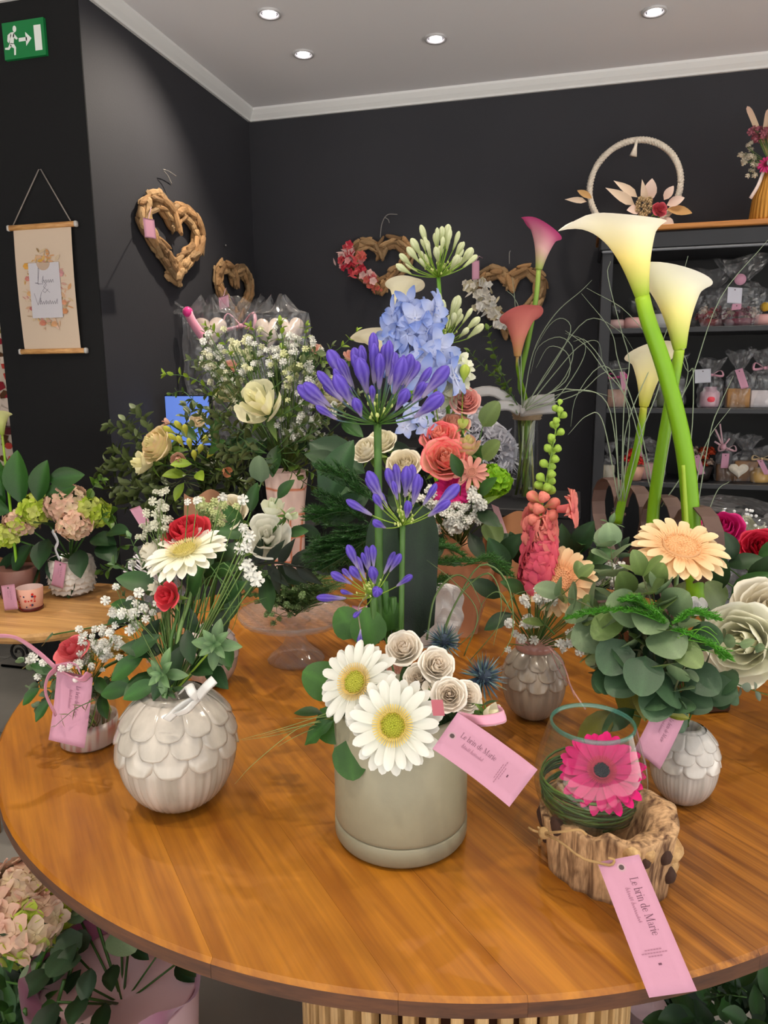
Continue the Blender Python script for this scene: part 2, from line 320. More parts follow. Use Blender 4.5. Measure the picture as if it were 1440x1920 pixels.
def calla(label,M,S,cthroat,cbody,crim,P,stemr,group=None,tip=1.,opening=1.,spadix=True,cst=None):
    # M: matrix of spathe, local Z = axis towards the mouth, +X = lip side ; P stem path from base of spathe downwards
    t=thing('calla_lily',label,'flower',M.translation,group)
    def fn(u,v):
        a=(u-.5)*2*pi*1.06; c=.5+.5*math.cos(a)
        r=.075+.11*v**.8+.15*opening*v**2.2+.012*(u-.5)
        lip=math.exp(-(a/.42)**2)*v**5*tip
        h=v*(.74+.40*c**1.2)
        out=.14*c*v**3*opening
        x=r*math.cos(a)+out+lip*.22; y=r*math.sin(a)*(1+.15*v*v); z=h-lip*.10
        flare=max(0,v-.84)/.16; r2=flare*flare*.06*opening*(1.3-c*.6)
        x+=r2*math.cos(a); y+=r2*math.sin(a); z-=flare*flare*.03
        return (x*S,y*S,z*S)
    def cf(u,v): return lerp(cthroat,cbody,min(1,v/.45)) if v<.45 else lerp(cbody,crim,(v-.45)/.55)
    part(t,'spathe',surf(G(),fn,36,22,cf).mesh('spathe',PET),M)
    if spadix:
        g=G(); lathe(g,[(.03*S,.1*S),(.045*S,.25*S),(.042*S,.6*S),(.0001,.66*S)],10,rgb(235,200,60)); part(t,'spadix',g.mesh('spadix',FUZZ),M)
    g=tube(G(),smooth_path(P,24),lambda s:stemr*(.85+.3*s),10,lambda s:lerp(cthroat,cst or rgb(112,160,20),min(1,s*4))); part(t,'stem',g.mesh('stem',STEM)); return t
def bud_mesh(key,c0,c1,c2,w=.16,nose=.5):
    def mk():
        pr=[(.03,0),(.05,.08),(.07,.22),(w*.7,.42),(w*.97,.6),(w,.74),(w*.8,.88),(w*.4,.97),(.001,1)]
        g=G(); lathe(g,pr,12,lambda u,v:mul(lerp(lerp(c0,c1,min(1,u*1.6)),c2,.9 if int(v*12)%2==0 and u>.3 else 0),1),warp=lambda a,u,r,z:(r*(1+.12*math.cos(3*a)),z)); return g.mesh('bud',PET)
    return cached(('bud',key),mk)
def umbel(label,C,N,R,base,n,cols,ped=(GREEN,PURP),group=None,spread=(.1,1.35),stemr=.005,up=.35,bl=.42,name='agapanthus',sw=1.,droop=0,stemc=rgb(70,105,45)):
    C=V(C);N=V(N).normalized(); t=thing(name,label,'flower',C,group); Z=zframe(C,N)
    for i in range(n):
        f=(i+.5)/n; th=spread[0]+(spread[1]-spread[0])*f**.75; a=i*2.39996+rnd.uniform(-.2,.2); 
        d=V((math.sin(th)*math.cos(a),math.sin(th)*math.sin(a),math.cos(th)))
        Lp=R*rnd.uniform(.52,.66); e=d*Lp; c1=d*Lp*.5-V((0,0,R*.02)); dd=(d+V((0,0,up))).normalized(); e2=e+dd*R*.04
        bd=V(dd)*(1 if rnd.random()>.0 else 1)
        g=tube(G(),smooth_path([V((0,0,0)),c1,e,e2],7),R*.011,5,lambda s:lerp(ped[0],ped[1],max(0,s-.45)*1.4)); pc_=part(t,'pedicel',g.mesh('pedicel',STEM),Z)
        L=R*bl*rnd.uniform(.6,1.1); part(pc_,'bud',bud_mesh((cols,rnd.randint(0,1)),*cols,w=rnd.choice([.13,.17])),Z@zframe(e2-dd*L*.03,dd+rv(.1),(L*sw,L*sw,L)))
    g=G(); 
    for k in range(26):
        th=rnd.uniform(0,1.2); a=rnd.uniform(0,2*pi); d=V((math.sin(th)*math.cos(a),math.sin(th)*math.sin(a),math.cos(th))); L=R*rnd.uniform(.15,.42)
        tube(g,[V((0,0,0)),d*L],R*.009,4,LGREEN); ball(g,R*.022,rgb(190,200,120),T(d*L),5,4,1.5)
    part(t,'young_florets',g.mesh('young_florets',STEM),Z,kind='stuff')
    b=V(base); stem(t,[C,C.lerp(b,.3)-N*.0,C.lerp(b,.7),b],stemr,stemc,sides=9); return t
def blossom_mesh(c=WHITE,k=0):
    def mk():
        g=G(); r=random.Random(k)
        for i in range(14):
            a=i*2.39996; e=math.acos(1-1.5*(i+.5)/14); d=V((math.sin(e)*math.cos(a),math.sin(e)*math.sin(a),math.cos(e)))
            sd=d.cross(V((.3,.2,1))).normalized()*.34; up=d.cross(sd).normalized()*.34
            g.add([d*.35-sd*.5,d*1.0-sd+up*.4,d*1.05+up,d*1.0+sd+up*.2,d*.35+sd*.5,d*.9-up*.6],[(0,1,2,5),(5,2,3,4)],mul(c,.92+.08*r.random()))
        ball(g,.62,mul(c,.85),None,6,4); return g.mesh('blossom',PET)
    return cached(('bls',c,k),mk)
def breath(label,roots,tips,size,group=None,c=WHITE,nb=3,name='babys_breath',stemc=rgb(95,120,60),jit=.02):
    # one spray: branch mesh + one blossom object per flower
    root=V(roots); t=thing(name,label,'flower',root,group); g=G()
    for tp in tips:
        tp=V(tp); mid=root.lerp(tp,.55)+rv(jit*.4); tube(g,smooth_path([root,mid,tp],5),size*.1,4,stemc)
        for j in range(nb):
            q=tp+rv(jit); tube(g,[mid.lerp(tp,.6),q],size*.07,3,stemc)
            part(t,'blossom',blossom_mesh(c,j%3),zframe(q,rv(1)+V((0,-.6,1)),size*rnd.uniform(.7,1.15)))
    part(t,'branches',g.mesh('branches',STEM)); return t
def sprig(label,P,n,L,me,group=None,name='foliage_sprig',cat='foliage',sr=.0012,sc_=GREEN,ang=.9,tip=True,start=.15,jit=.25,taper=.5,alt=False):
    pts=smooth_path(P,16); t=thing(name,label,cat,pts[0],group)
    g=tube(G(),pts,lambda s:sr*(1.1-.7*s),5,sc_); part(t,'stem',g.mesh('stem',STEM))
    ph=rnd.uniform(0,3)
    for i in range(n):
        f=start+(1-start)*i/max(1,n-1); x=f*16; k=min(int(x),15); p=pts[k].lerp(pts[k+1],x-k); d=(pts[k+1]-pts[k]).normalized()
        s=d.cross(V((.2,.1,1))).normalized(); s=Matrix.Rotation(ph+i*1.4,3,d)@s
        for q in ((1,-1) if not alt else ((1,) if i%2 else (-1,))):
            dd=(d*math.cos(ang)+s*q*math.sin(ang)+rv(jit)).normalized(); part(t,'leaf',me,frame(p,dd,d+rv(.3),L*(1-taper*f)*rnd.uniform(.8,1.15)))
    if tip: part(t,'leaf',me,frame(pts[-1],d,(0,-.5,1),L*(1-taper)))
    return t
def dirw(P):
    dx,dy=P[-1][0]-P[0][0],P[0][1]-P[-1][1]; a=round(math.degrees(math.atan2(dy,dx))/30)%12; l=math.hypot(dx,dy)
    return ['tip pointing right','tip right and slightly up','tip steeply up right','tip pointing straight up','tip steeply up left','tip left and slightly up','tip pointing left','tip left and slightly down','tip steeply down left','tip hanging straight down','tip steeply down right','tip right and slightly down'][a]+(' (long)' if l>125 else ' (short)' if l<80 else '')
def leafy(label,base,dirn,L,me,group=None,name='leaf_stalk',up=(0,-.3,1),w=1.,stalk=None):
    t=thing(name,label,'foliage',base,group); part(t,'leaf',me,frame(base,dirn,up,(L,L*w,L)))
    if stalk: stem(t,[V(base),V(stalk)],.0012,GREEN,4)
    return t
def greens(label,items,stalk,up=(0,-.8,.6),name='greenery'):
    t=thing(name,label,'foliage',V(stalk))
    for px,py,Y,d,L,m in items:
        b=at(px,py,Y=Y); part(t,'leaf',m,frame(b,d,up,L)); stem(t,[b,(b+V(stalk))/2+rv(.004),V(stalk)],.0011,GREEN,4)
    return t
def ferns(label,lst,c,r,name='asparagus_fern'):
    t=thing(name,label,'foliage',V(lst[0][0][0]))
    for P,W_,n in lst: fern(label,P,W_,n,c,r=r,par=t)
    return t
def fern(label,P,W_,n,c=rgb(60,105,40),group=None,r=.0004,taper=True,name='asparagus_fern',par=None):
    pts=smooth_path(P,n); t=par or thing(name,label,'foliage',pts[0],group)
    part(t,'stem',tube(G(),pts,r*2.2,4,mul(c,.8)).mesh('stem',STEM)); g=G()
    for i in range(2,n):
        p=pts[i]; d=(pts[i]-pts[i-1]).normalized(); w=W_*(math.sin(pi*(i/n)**.8)**.6 if taper else 1)+.004
        for q in (1,-1):
            s=d.cross(V((0,.35,1))).normalized()*q; a=(s+d*.5+rv(.2)).normalized(); e=p+a*w; tube(g,[p,e],r*.9,3,c)
            m=max(4,int(w/.0045))
            for k in range(m):
                b=p.lerp(e,(k+.5)/m); l=w*.33*(1-.6*k/m)+.002
                for z in (1,-1,0):
                    dd=(a*.6+d*z*.8+V((0,0,.35))+rv(.35)).normalized()*l; o=dd.cross(a+V((0,0,.3))).normalized()*r*1.1
                    g.add([b-o,b+o,b+dd],[(0,1,2)],mul(c,rnd.uniform(.7,1.4)))
    part(t,'fronds',g.mesh('fronds',LEAF,False),kind='stuff'); return t
def blades(label,paths,r,c,group=None,name='grass_blades',flat=(.35,1),cat='foliage',each=True,matl=None):
    t=thing(name,label,cat,V(paths[0][0]),group)
    for P in paths: part(t,'blade',tube(G(),smooth_path(P,20),lambda s:r*(1-.75*s**2),4,c,flat).mesh('blade',matl or STEM))
    return t
def floret4(c0,c1,n=4):
    def mk():
        g=G()
        for i in range(n):
            a=2*pi*i/n; M=Matrix.Rotation(a,4,'Z')@frame((.05,0,0),(1,0,.25))
            surf(g,lambda u,v:(u,(v-.5)*.95*math.sin(pi*min(u*.85+.08,1))**.7,.12*((v-.5)*2)**2-.15*u*u),3,3,lambda u,v:lerp(c0,c1,u),M)
        ball(g,.08,c0,None,5,3); return g.mesh('floret',PET)
    return cached(('f4',c0,c1,n),mk)
def hydrangea_head(t,C,R,n,meshes,sz,N=(0,-.2,1),spread=2.0,flat=.8):
    for i in range(n):
        th=spread*math.sqrt((i+.5)/n); a=i*2.39996; d=zframe((0,0,0),N).to_3x3()@V((math.sin(th)*math.cos(a),math.sin(th)*math.sin(a),math.cos(th)))
        r=R*rnd.uniform(.9,1.06); part(t,'floret',rnd.choice(meshes),zframe(V(C)+V((d.x*r,d.y*r,d.z*r*flat)),d+rv(.25),sz*rnd.uniform(.85,1.15),rv(1)))
    g=G(); ball(g,R*.86,mul(GREEN,.6),None,10,8,flat); part(t,'head_core',g.mesh('head_core',LEAF),T(V(C)))
def starf(c0,c1,n=5,w=.55):
    def mk():
        g=G()
        for i in range(n):
            M=Matrix.Rotation(2*pi*i/n,4,'Z')@frame((.04,0,0),(1,0,.35))
            surf(g,lambda u,v:(u,(v-.5)*w*math.sin(pi*min(u*.9+.05,1))**.8,.12*((v-.5)*2)**2-.25*u*u),4,2,lambda u,v:lerp(c0,c1,u),M)
        ball(g,.07,mul(c1,1.1),None,5,3); return g.mesh('floret',PET)
    return cached(('sf',c0,c1,n,w),mk)
# ---- lettering made of strokes (x, y in em; wide verticals, hairline horizontals)
def _arc(cx,cy,rx,ry,a0,a1,n=8): return [(cx+rx*math.cos(math.radians(a0+(a1-a0)*i/n)),cy+ry*math.sin(math.radians(a0+(a1-a0)*i/n))) for i in range(n+1)]
TK,HL=.085,.035
GL={'L':(.62,[([(.15,0),(.15,.95)],TK),([(.02,.95),(.3,.95)],HL),([(.02,0),(.56,0),(.57,.2)],HL)]),
'M':(1.0,[([(.14,0),(.14,.95),],HL),([(.02,.95),(.18,.95)],HL),([(.02,0),(.27,0)],HL),([(.16,.95),(.48,.05)],TK),([(.48,.05),(.82,.95)],HL),([(.82,0),(.82,.95)],TK),([(.7,0),(.95,0)],HL),([(.82,.95),(.95,.95)],HL)]),
'e':(.5,[(_arc(.26,.3,.19,.3,5,180),HL),(_arc(.26,.3,.19,.3,140,230),TK*.9),(_arc(.26,.3,.19,.3,230,325),HL),([(.07,.33),(.45,.33)],HL)]),
'b':(.56,[([(.13,0),(.13,.98)],TK),([(.02,.98),(.13,.98)],HL),(_arc(.3,.3,.19,.3,180,-180,14),HL),(_arc(.3,.3,.19,.3,50,-50),TK*.9)]),
'd':(.58,[([(.43,0),(.43,.98)],TK),([(.32,.98),(.43,.98)],HL),([(.43,0),(.55,0)],HL),(_arc(.26,.3,.19,.3,0,360,14),HL),(_arc(.26,.3,.19,.3,130,230),TK*.9)]),
'r':(.42,[([(.12,0),(.12,.6)],TK),([(.02,0),(.24,0)],HL),([(.02,.6),(.12,.6)],HL),(_arc(.27,.42,.14,.18,170,40),HL),([(.36,.5),(.37,.54)],TK)]),
'i':(.28,[([(.13,0),(.13,.6)],TK),([(.03,0),(.24,0)],HL),([(.03,.6),(.13,.6)],HL),([(.13,.8),(.13,.87)],TK)]),
'n':(.58,[([(.12,0),(.12,.6)],TK),([(.02,0),(.22,0)],HL),([(.02,.6),(.12,.6)],HL),(_arc(.28,.42,.16,.18,170,20),HL),([(.44,0),(.44,.45)],TK),([(.35,0),(.55,0)],HL)]),
'a':(.5,[([(.36,.05),(.36,.42)],TK),(_arc(.23,.43,.13,.17,0,150),HL),(_arc(.2,.17,.13,.17,60,320,10),HL),([(.36,.03),(.48,.03)],HL)]),
' ':(.28,[])}
def script_squig(words,h,slant=.25):
    out=[];x=0;r=random.Random(sum(words)*7+3)
    for wl in words:
        pts=[]
        for i in range(wl*6+1):
            k=i/6; pts.append((x+k*h*.42+slant*0,(.5-.5*math.cos(k*2*pi))*h*(.45 if r.random()<.85 else .8)))
        if pts: pts=[(p+slant*q,q) for p,q in pts]
        out.append((pts,h*.07)); out.append(([(x-h*.1,h*.15),(x+h*.25,h*1.05),(x+h*.12,0)],h*.06)); x+=wl*h*.42+h*.45
    return out,x
def text_strokes(s,h):
    x=0;out=[]
    for ch in s:
        adv,st=GL[ch]
        for pts,wd in st: out.append(([(x+p*h,q*h) for p,q in pts],wd*h))
        x+=(adv+.02)*h
    return out,x
def ink(g,strokes,S,ox,oy,off,c,sx=1,sy=1):
    # S(a,b): a along text (m), b up (m) -> (point, normal)
    for pts,wd in strokes:
        for (x0,y0),(x1,y1) in zip(pts,pts[1:]):
            dx,dy=x1-x0,y1-y0; l=math.hypot(dx,dy) or 1e-6; nx,ny=-dy/l*wd/2,dx/l*wd/2; ex,ey=dx/l*wd*.25,dy/l*wd*.25
            q=[]
            for a,b in ((x0-ex+nx,y0-ey+ny),(x0-ex-nx,y0-ey-ny),(x1+ex-nx,y1+ey-ny),(x1+ex+nx,y1+ey+ny)):
                p,n=S(ox+a*sx,oy+b*sy); q.append(p+n*off)
            g.add(q,[(0,1,2,3)],c)
def tag(label,A,B,C,bend=0.,mode='full',group=None,name='gift_tag',c=TAGP,hole=True,textflip=False,face=None,th=.0004,string=None,stc=rgb(150,120,70)):
    # A,B: corners of the holed end (A = text-top side), C: far corner on A's side
    A=V(A);B=V(B);C=V(C); wv=B-A; lv=C-A; N=wv.cross(lv).normalized()
    if N.dot(CAM-A)<0: N=-N
    W0=wv.length; L0=lv.length; wu=wv/W0; lu=lv/L0
    def S(a,b):  # a along length, b from A side to B side
        v=a/L0; return A+wu*b+lu*a+N*bend*4*v*(1-v), N
    t=thing(name,label,'tag',A,group); g=G()
    for o in (th/2,-th/2): surf(g,lambda u,v:S(u*L0,v*W0)[0]+N*o,12,4,c)
    n=13*5
    for i in range(12):
        for e in (0,4): a=i*5+e; g.f.append((a,a+5,a+5+n,a+n))
    for e in (0,60):
        for j in range(4): g.f.append((e+j,e+j+1,e+j+1+n,e+j+n))
    crd=part(t,'card',g.mesh('card',PAPER))
    g=G()
    if hole:
        for r,cc,of in ((.0042,rgb(190,150,160),.0004),(.0026,rgb(70,50,50),.0006)):
            pts=[S(.009+r*math.cos(2*pi*k/14),W0/2+r*math.sin(2*pi*k/14))[0]+N*of for k in range(14)]; g.add(pts,[tuple(range(14))],cc)
        part(crd,'eyelet',g.mesh('eyelet',SATIN)); g=G()
    dark=rgb(110,72,88); md=rgb(165,115,135)
    def S2(a,b): return S(a,W0-b)  # b measured up from B side
    if mode!='blank':
        h=W0*.2; st,x=text_strokes('Le brin de Marie',h); k=(L0*.44)/x; 
        ink(g,st,S2,L0*.17,W0*.58,.0005,dark,k,min(1,k*1.25)); st,x=script_squig([6,9],h*.55); k=L0*.28/x; ink(g,st,S2,L0*.24,W0*.40,.0005,md,k,1)
        if mode=='full':
            for j,(q,l) in enumerate([(.0,.42),(.022,.6),(.044,.36)]):
                for z in range(int(16*l)): 
                    y0=W0*(.5-l/2+z/16); ink(g,[([(0,0),(.0,W0*.04)],L0*.008)],S2,L0*(.70+q),y0,.0005,md)
            ink(g,[([(0,0),(.0,W0*.05)],L0*.014)],S2,L0*.80,W0*.47,.0005,dark)
        part(crd,'lettering',g.mesh('lettering',INK,False),kind='stuff')
    if string:
        part(t,'string',tube(G(),smooth_path(string,14),.0009,5,stc).mesh('string',MATTE))
    return t
# ================================================================ room
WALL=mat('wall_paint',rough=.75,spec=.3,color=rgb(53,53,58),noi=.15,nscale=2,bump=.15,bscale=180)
WALLD=mat('wall_shade_and_baseboard',rough=.85,spec=.15,color=rgb(30,30,31),bump=.12,bscale=180)  # darker copy of the wall paint; weaker light on the pillar front painted in
CEIL=mat('ceiling_paint',rough=.9,spec=.1,color=rgb(226,224,228),bump=.05,bscale=120)
TRIM=mat('trim_paint',rough=.6,color=rgb(225,225,225))
def bx(x0,x1,y0,y1,z0,z1,c=(1,1,1),bev=0): return box(G(),abs(x1-x0),abs(y1-y0),abs(z1-z0),c,T((x0+x1)/2,(y0+y1)/2,(z0+z1)/2),bev)
LX=-1.639; BY=3.60
struct('wall_back',bx(-3.6,2.6,BY,BY+.12,0,2.64).mesh('wall',WALL,False))
g=bx(-2.068,LX,2.304,BY,0,2.64); struct('wall_left',g.mesh('wall',WALL,False))
struct('wall_front_shade',bx(-2.07,LX-.0005,2.299,2.3035,0,2.64).mesh('wall',WALLD,False))  # thin sheet on the pillar front, shade put into its colour
struct('wall_right',bx(2.5,2.62,2.2,BY,0,2.64).mesh('wall',WALL,False))
struct('wall_far_left',bx(-3.72,-3.6,-1.8,BY,0,2.64).mesh('wall',WALL,False))
struct('ceiling',bx(-3.6,2.5,-1.8,BY,2.6,2.64).mesh('ceiling',CEIL,False))
def crown(x0,y0,x1,y1,n):
    # small coving: stepped profile extruded between two points, n = inward normal
    pr=[(0,2.55),(.012,2.55),(.016,2.558),(.03,2.572),(.044,2.59),(.046,2.6),(0,2.6)]; vs=[]
    for (x,y) in ((x0,y0),(x1,y1)):
        for a,z in pr: vs.append((x+n[0]*a,y+n[1]*a,z))
    m=len(pr); g=G(); g.add(vs,[(i,(i+1)%m,m+(i+1)%m,m+i) for i in range(m)]+[tuple(range(m)),tuple(range(2*m-1,m-1,-1))],(1,1,1)); return g.mesh('trim',TRIM,False)
struct('trim_1',crown(LX,BY,2.5,BY,(0,-1))); struct('trim_2',crown(LX,2.30,LX,BY,(1,0))); struct('trim_3',crown(-2.07,2.30,LX,2.30,(0,-1)))
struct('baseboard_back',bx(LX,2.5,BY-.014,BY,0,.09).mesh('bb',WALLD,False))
# floor slab with tiles
TILE=mat('floor_tile',rough=.35,spec=.4,color=rgb(170,165,155),rand=.05,noi=.25,nscale=4,bump=.03)
fl=struct('floor',bx(-3.6,2.5,-1.8,BY,-.06,-.004).mesh('floor',mat('grout',rough=.9,color=rgb(70,64,58)),False))
p0=at(0,1616,Z=0);p1=at(63,1631,Z=0); q0=at(0,1650,Z=0);q1=at(47,1610,Z=0)
fa=math.atan2((p1-p0).y,(p1-p0).x); ts=.6
cross=at(28,1624,Z=0); tm=box(G(),ts-.006,ts-.006,.01,(1,1,1),None,.0015).mesh('tile',TILE,False)
for i in range(-7,8):
    for j in range(-6,8):
        c=V((cross.x,cross.y,0))+Matrix.Rotation(fa,3,'Z')@V(((i+.5)*ts,(j+.5)*ts,-.005))
        if -3.3<c.x<2.3 and -1.3<c.y<3.2: part(fl,'tile',tm,T(c)@Matrix.Rotation(fa,4,'Z'))
struct('floor_bounce_pavement',bx(-9,9,-9,-1.85,-.1,-.02).mesh('bounce_pavement',mat('bounce_pavement',rough=.9,color=rgb(200,196,188),noi=.2,nscale=6),False))  # unseen pavement, added so that sunlight bounces up to the ceiling
struct('floor_bounce_pavement_side',bx(2.65,9,-1.85,6,-.1,-.02).mesh('bounce_pavement',MATS['bounce_pavement'],False))
# recessed downlights
LAMP=bpy.data.materials.new('lamp_glow'); LAMP.use_nodes=True; _b=LAMP.node_tree.nodes['Principled BSDF']; _b.inputs['Emission Color'].default_value=(1,.93,.95,1); _b.inputs['Emission Strength'].default_value=9
for i,(px,py) in enumerate([(505,24),(569,100),(817,71),(1227,20)]):
    c=at(px,py,Z=2.6); lb=['round recessed downlight nearest the top left of the ceiling','round recessed downlight nearest the corner of the two black walls','middle recessed downlight above the flowered driftwood heart','recessed downlight at the right above the black shelf unit'][i]
    t=thing('downlight',lb,'light',c,'recessed ceiling lights')
    R=.042
    part(t,'trim_ring',lathe(G(),[(R*.72,.0),(R*.74,-.006),(R,-.008),(R*1.06,-.003),(R*1.06,-.0005)],28,rgb(190,188,190),cap=False).mesh('trim_ring',SATIN),T(c))
    rf_=part(t,'reflector',lathe(G(),[(R*.73,-.002),(R*.6,.0-.003),(.0001,-.0035)],24,rgb(90,85,90)).mesh('reflector',SATIN),T(c))
    part(rf_,'bulb',lathe(G(),[(.0001,-.012),(R*.4,-.011),(R*.58,-.006),(R*.6,-.0)],22,(1,1,1)).mesh('bulb',LAMP),T(c))
# exit sign on the pillar
c=at(8,47,Y=2.298);d=at(91,105,Y=2.298); wx=d.x-c.x; hz=c.z-d.z; t=thing('exit_sign','green emergency exit sign with white running figure, arrow and door','sign',((c.x+d.x)/2,2.298,d.z))
g=bx(c.x,d.x,2.286,2.298,d.z,c.z,rgb(20,120,62)); pn_=part(t,'panel',g.mesh('panel',SATIN,False))
g=G()
def sx(u,v): return (c.x+wx*u,2.2855,d.z+hz*v)
def spoly(g,pts,cc): g.add([sx(u,v) for u,v in pts],[tuple(range(len(pts)))],cc)
wc=rgb(225,230,225)
spoly(g,[(.76,.14),(.93,.14),(.93,.82),(.76,.82)],wc)
spoly(g,[(.38,.44),(.58,.44),(.58,.54),(.38,.54)],wc); spoly(g,[(.55,.30),(.69,.49),(.55,.68)],wc)
spoly(g,[(.30+.045*math.cos(k*pi/6),.80+.09*math.sin(k*pi/6)) for k in range(12)],wc)
for pts in ([(.20,.72),(.29,.72),(.25,.40),(.15,.42)],[(.10,.50),(.13,.44),(.21,.64),(.20,.72),(.12,.66)],[(.27,.70),(.36,.54),(.33,.50),(.24,.60)],[(.17,.44),(.25,.42),(.30,.30),(.28,.10),(.24,.10),(.25,.28),(.16,.36)],[(.15,.42),(.20,.36),(.13,.26),(.03,.28),(.03,.33),(.11,.33)]): spoly(g,pts,wc)
part(pn_,'pictogram',g.mesh('pictogram',SATIN,False))
# hanging scroll
y=2.288; A=at(20,428,Y=y);B=at(145,420,Y=y);Cc=at(37,660,Y=y);D=at(160,657,Y=y); ap=at(73,317,Y=y)
xl,xr,zt,zb=(A.x+Cc.x)/2,(B.x+D.x)/2,(A.z+B.z)/2,(Cc.z+D.z)/2
t=thing('hanging_scroll','cream printed paper scroll with flower wreath hanging on the black pillar','poster',((xl+xr)/2,y,zb))
WB=wood('light_batten',rgb(170,115,60),rgb(215,165,105),(6,1,30),rough=.5)
for z,nm in ((zt,'top_batten'),(zb,'bottom_batten')): part(t,nm,box(G(),xr-xl,.014,.018,(1,1,1),T((xl+xr)/2,y-.002,z),.003).mesh(nm,WB))
for x in (xl,xr):
    for z in (zt,zb): part(t,'end_cap',box(G(),.012,.016,.02,rgb(190,185,180),T(x,y-.002,z),.003).mesh('end_cap',SATIN))
w0=(xr-xl)*.86; h0=zt-zb; cx=(xl+xr)/2
part(t,'sheet',surf(G(),lambda u,v:(cx+(v-.5)*w0,y-.003-.006*math.sin(u*pi*1.0),zt-u*h0),14,4,rgb(212,190,168)).mesh('sheet',PAPER))
cw,ch=w0*.50,h0*.44
g=G(); ccz=(zt+zb)/2-.004
def Sp(u,v,o=.011): return V((cx+u*w0,y-o,ccz+v*h0))
fc=[rgb(196,140,90),rgb(205,160,130),rgb(190,130,120),rgb(200,175,140),rgb(170,140,90),rgb(215,180,160),rgb(150,120,80),rgb(200,150,60)]
for i in range(150):
    a=rnd.uniform(0,2*pi); u,v=.33*math.cos(a)*rnd.uniform(.75,1.2),.27*math.sin(a)*rnd.uniform(.85,1.15)
    u=max(-.42,min(.42,u)); an=rnd.uniform(0,6.3); L=rnd.uniform(.05,.15); wd=L*rnd.uniform(.15,.45)
    pts=[(0,0),(.3,.5),(.7,.45),(1,0),(.7,-.45),(.3,-.5)]; cc=lerp(rnd.choice(fc),rgb(212,190,168),rnd.uniform(0,.5)); o=.0095+i*.00001
    g.add([Sp(u+(p*L*math.cos(an)-q*wd*math.sin(an)),(v+(p*L*math.sin(an)+q*wd*math.cos(an))*.42),o) for p,q in pts],[tuple(range(6))],cc)
for u,v,s,cc in ((.27,.13,.11,rgb(196,140,140)),(-.30,.20,.1,rgb(205,150,70)),(-.3,.1,.08,rgb(190,120,110)),(-.28,-.14,.06,rgb(170,100,100)),(.3,-.1,.08,rgb(200,140,110)),(.3,-.17,.09,rgb(190,130,90)),(-.1,-.26,.09,rgb(190,120,100)),(.1,-.27,.09,rgb(200,150,110)),(-.29,-.02,.08,rgb(205,160,110))):
    for k in range(6):
        a=k*pi/3; g.add([Sp(u+s*(.35*math.cos(a)+.3*math.cos(a+b*1.05)),v+s*.42*(.35*math.sin(a)+.3*math.sin(a+b*1.05)),.0113+.00005*k) for b in range(6)],[tuple(range(6))],mul(cc,.9+.05*k))
part(t,'printed_flowers',g.mesh('printed_flowers',INK,False))
cd_=part(t,'card',bx(cx-cw/2-.004,cx+cw/2+.004,y-.013,y-.0118,ccz-ch/2,ccz+ch/2,rgb(205,200,205)).mesh('card',PAPER,False),label='white rectangular card with handwriting')
g=G(); pts=[(cx+.028*math.cos(pi*k/10),ccz+ch/2-.026*math.sin(pi*k/10)) for k in range(11)]; g.add([(a,y-.0135,b) for a,b in pts],[tuple(range(11))],rgb(190,165,145)); part(t,'finger_notch',g.mesh('finger_notch',PAPER,False))
g=G(); gc=rgb(120,115,125)
SS=lambda a,b:(V((cx-cw/2+a,y-.0131,ccz-ch/2+b)),V((0,-1,0)))
def cur(words,h,ox,oy,tall=()):
    st,x=script_squig(words,h); ink(g,st,SS,ox,oy,.0003,gc)
ink(g,[([(.02,.0),(.0,.004),(.012,.004),(.022,.05),(.018,.055),(.012,0),(.034,.0)],.0014)],SS,cw*.16,ch*.62,.0003,gc)
cur([5],.022,cw*.42,ch*.64); 
ink(g,[([(.03,.0),(.005,.02),(.016,.034),(.018,.026),(.0,.006),(.01,0),(.024,.012)],.0014)],SS,cw*.40,ch*.46,.0003,gc)
ink(g,[([(0,.04),(.012,0),(.032,.045)],.0014)],SS,cw*.10,ch*.24,.0003,gc); cur([8],.022,cw*.27,ch*.25)
part(cd_,'handwriting',g.mesh('handwriting',INK,False),kind='stuff')
part(t,'cord',tube(G(),[(xl+.02,y-.002,zt+.01),(ap.x-.004,y+.004,ap.z),(ap.x+.004,y+.004,ap.z),(xr-.02,y-.002,zt+.01)],.0022,6,rgb(150,140,132)).mesh('cord',MATTE))
# ---------------------------------------------------------------- driftwood hearts
DRIFT=[wood('driftwood_a',rgb(112,78,46),rgb(206,170,122),(1.2,12,12),rough=.75,ns=8,bump=.35,rand=.42),wood('driftwood_b',rgb(105,72,42),rgb(190,148,100),(1.2,14,14),rough=.75,ns=9,bump=.35,rand=.45)]
def drift(k):
    def mk():
        r=random.Random(k); g=G(); n=8; w=r.uniform(.8,1.2)
        pr=lambda s:(.5*(1-max(0,(abs(s-.5)-.42)/.08)*.35)*(1+.12*math.sin(s*9+k)))
        P=[(s/6-.5,.06*math.sin(s+k),.05*math.sin(s*1.3+k*2)) for s in range(7)]
        tube(g,P,lambda s:pr(s),n,lambda s:(1,1,1),flat=(.75,1.))
        for i,v in enumerate(g.v): g.v[i]=V((v.x,v.y+r.uniform(-.05,.05),v.z+r.uniform(-.05,.05)))
        return g.mesh('driftwood_piece',DRIFT[k%2],False)
    return cached(('drift',k),mk)
def heart_pt(t): return (math.sin(t)**3, (13*math.cos(t)-5*math.cos(2*t)-2*math.cos(3*t)-math.cos(4*t))/17.0+.07)
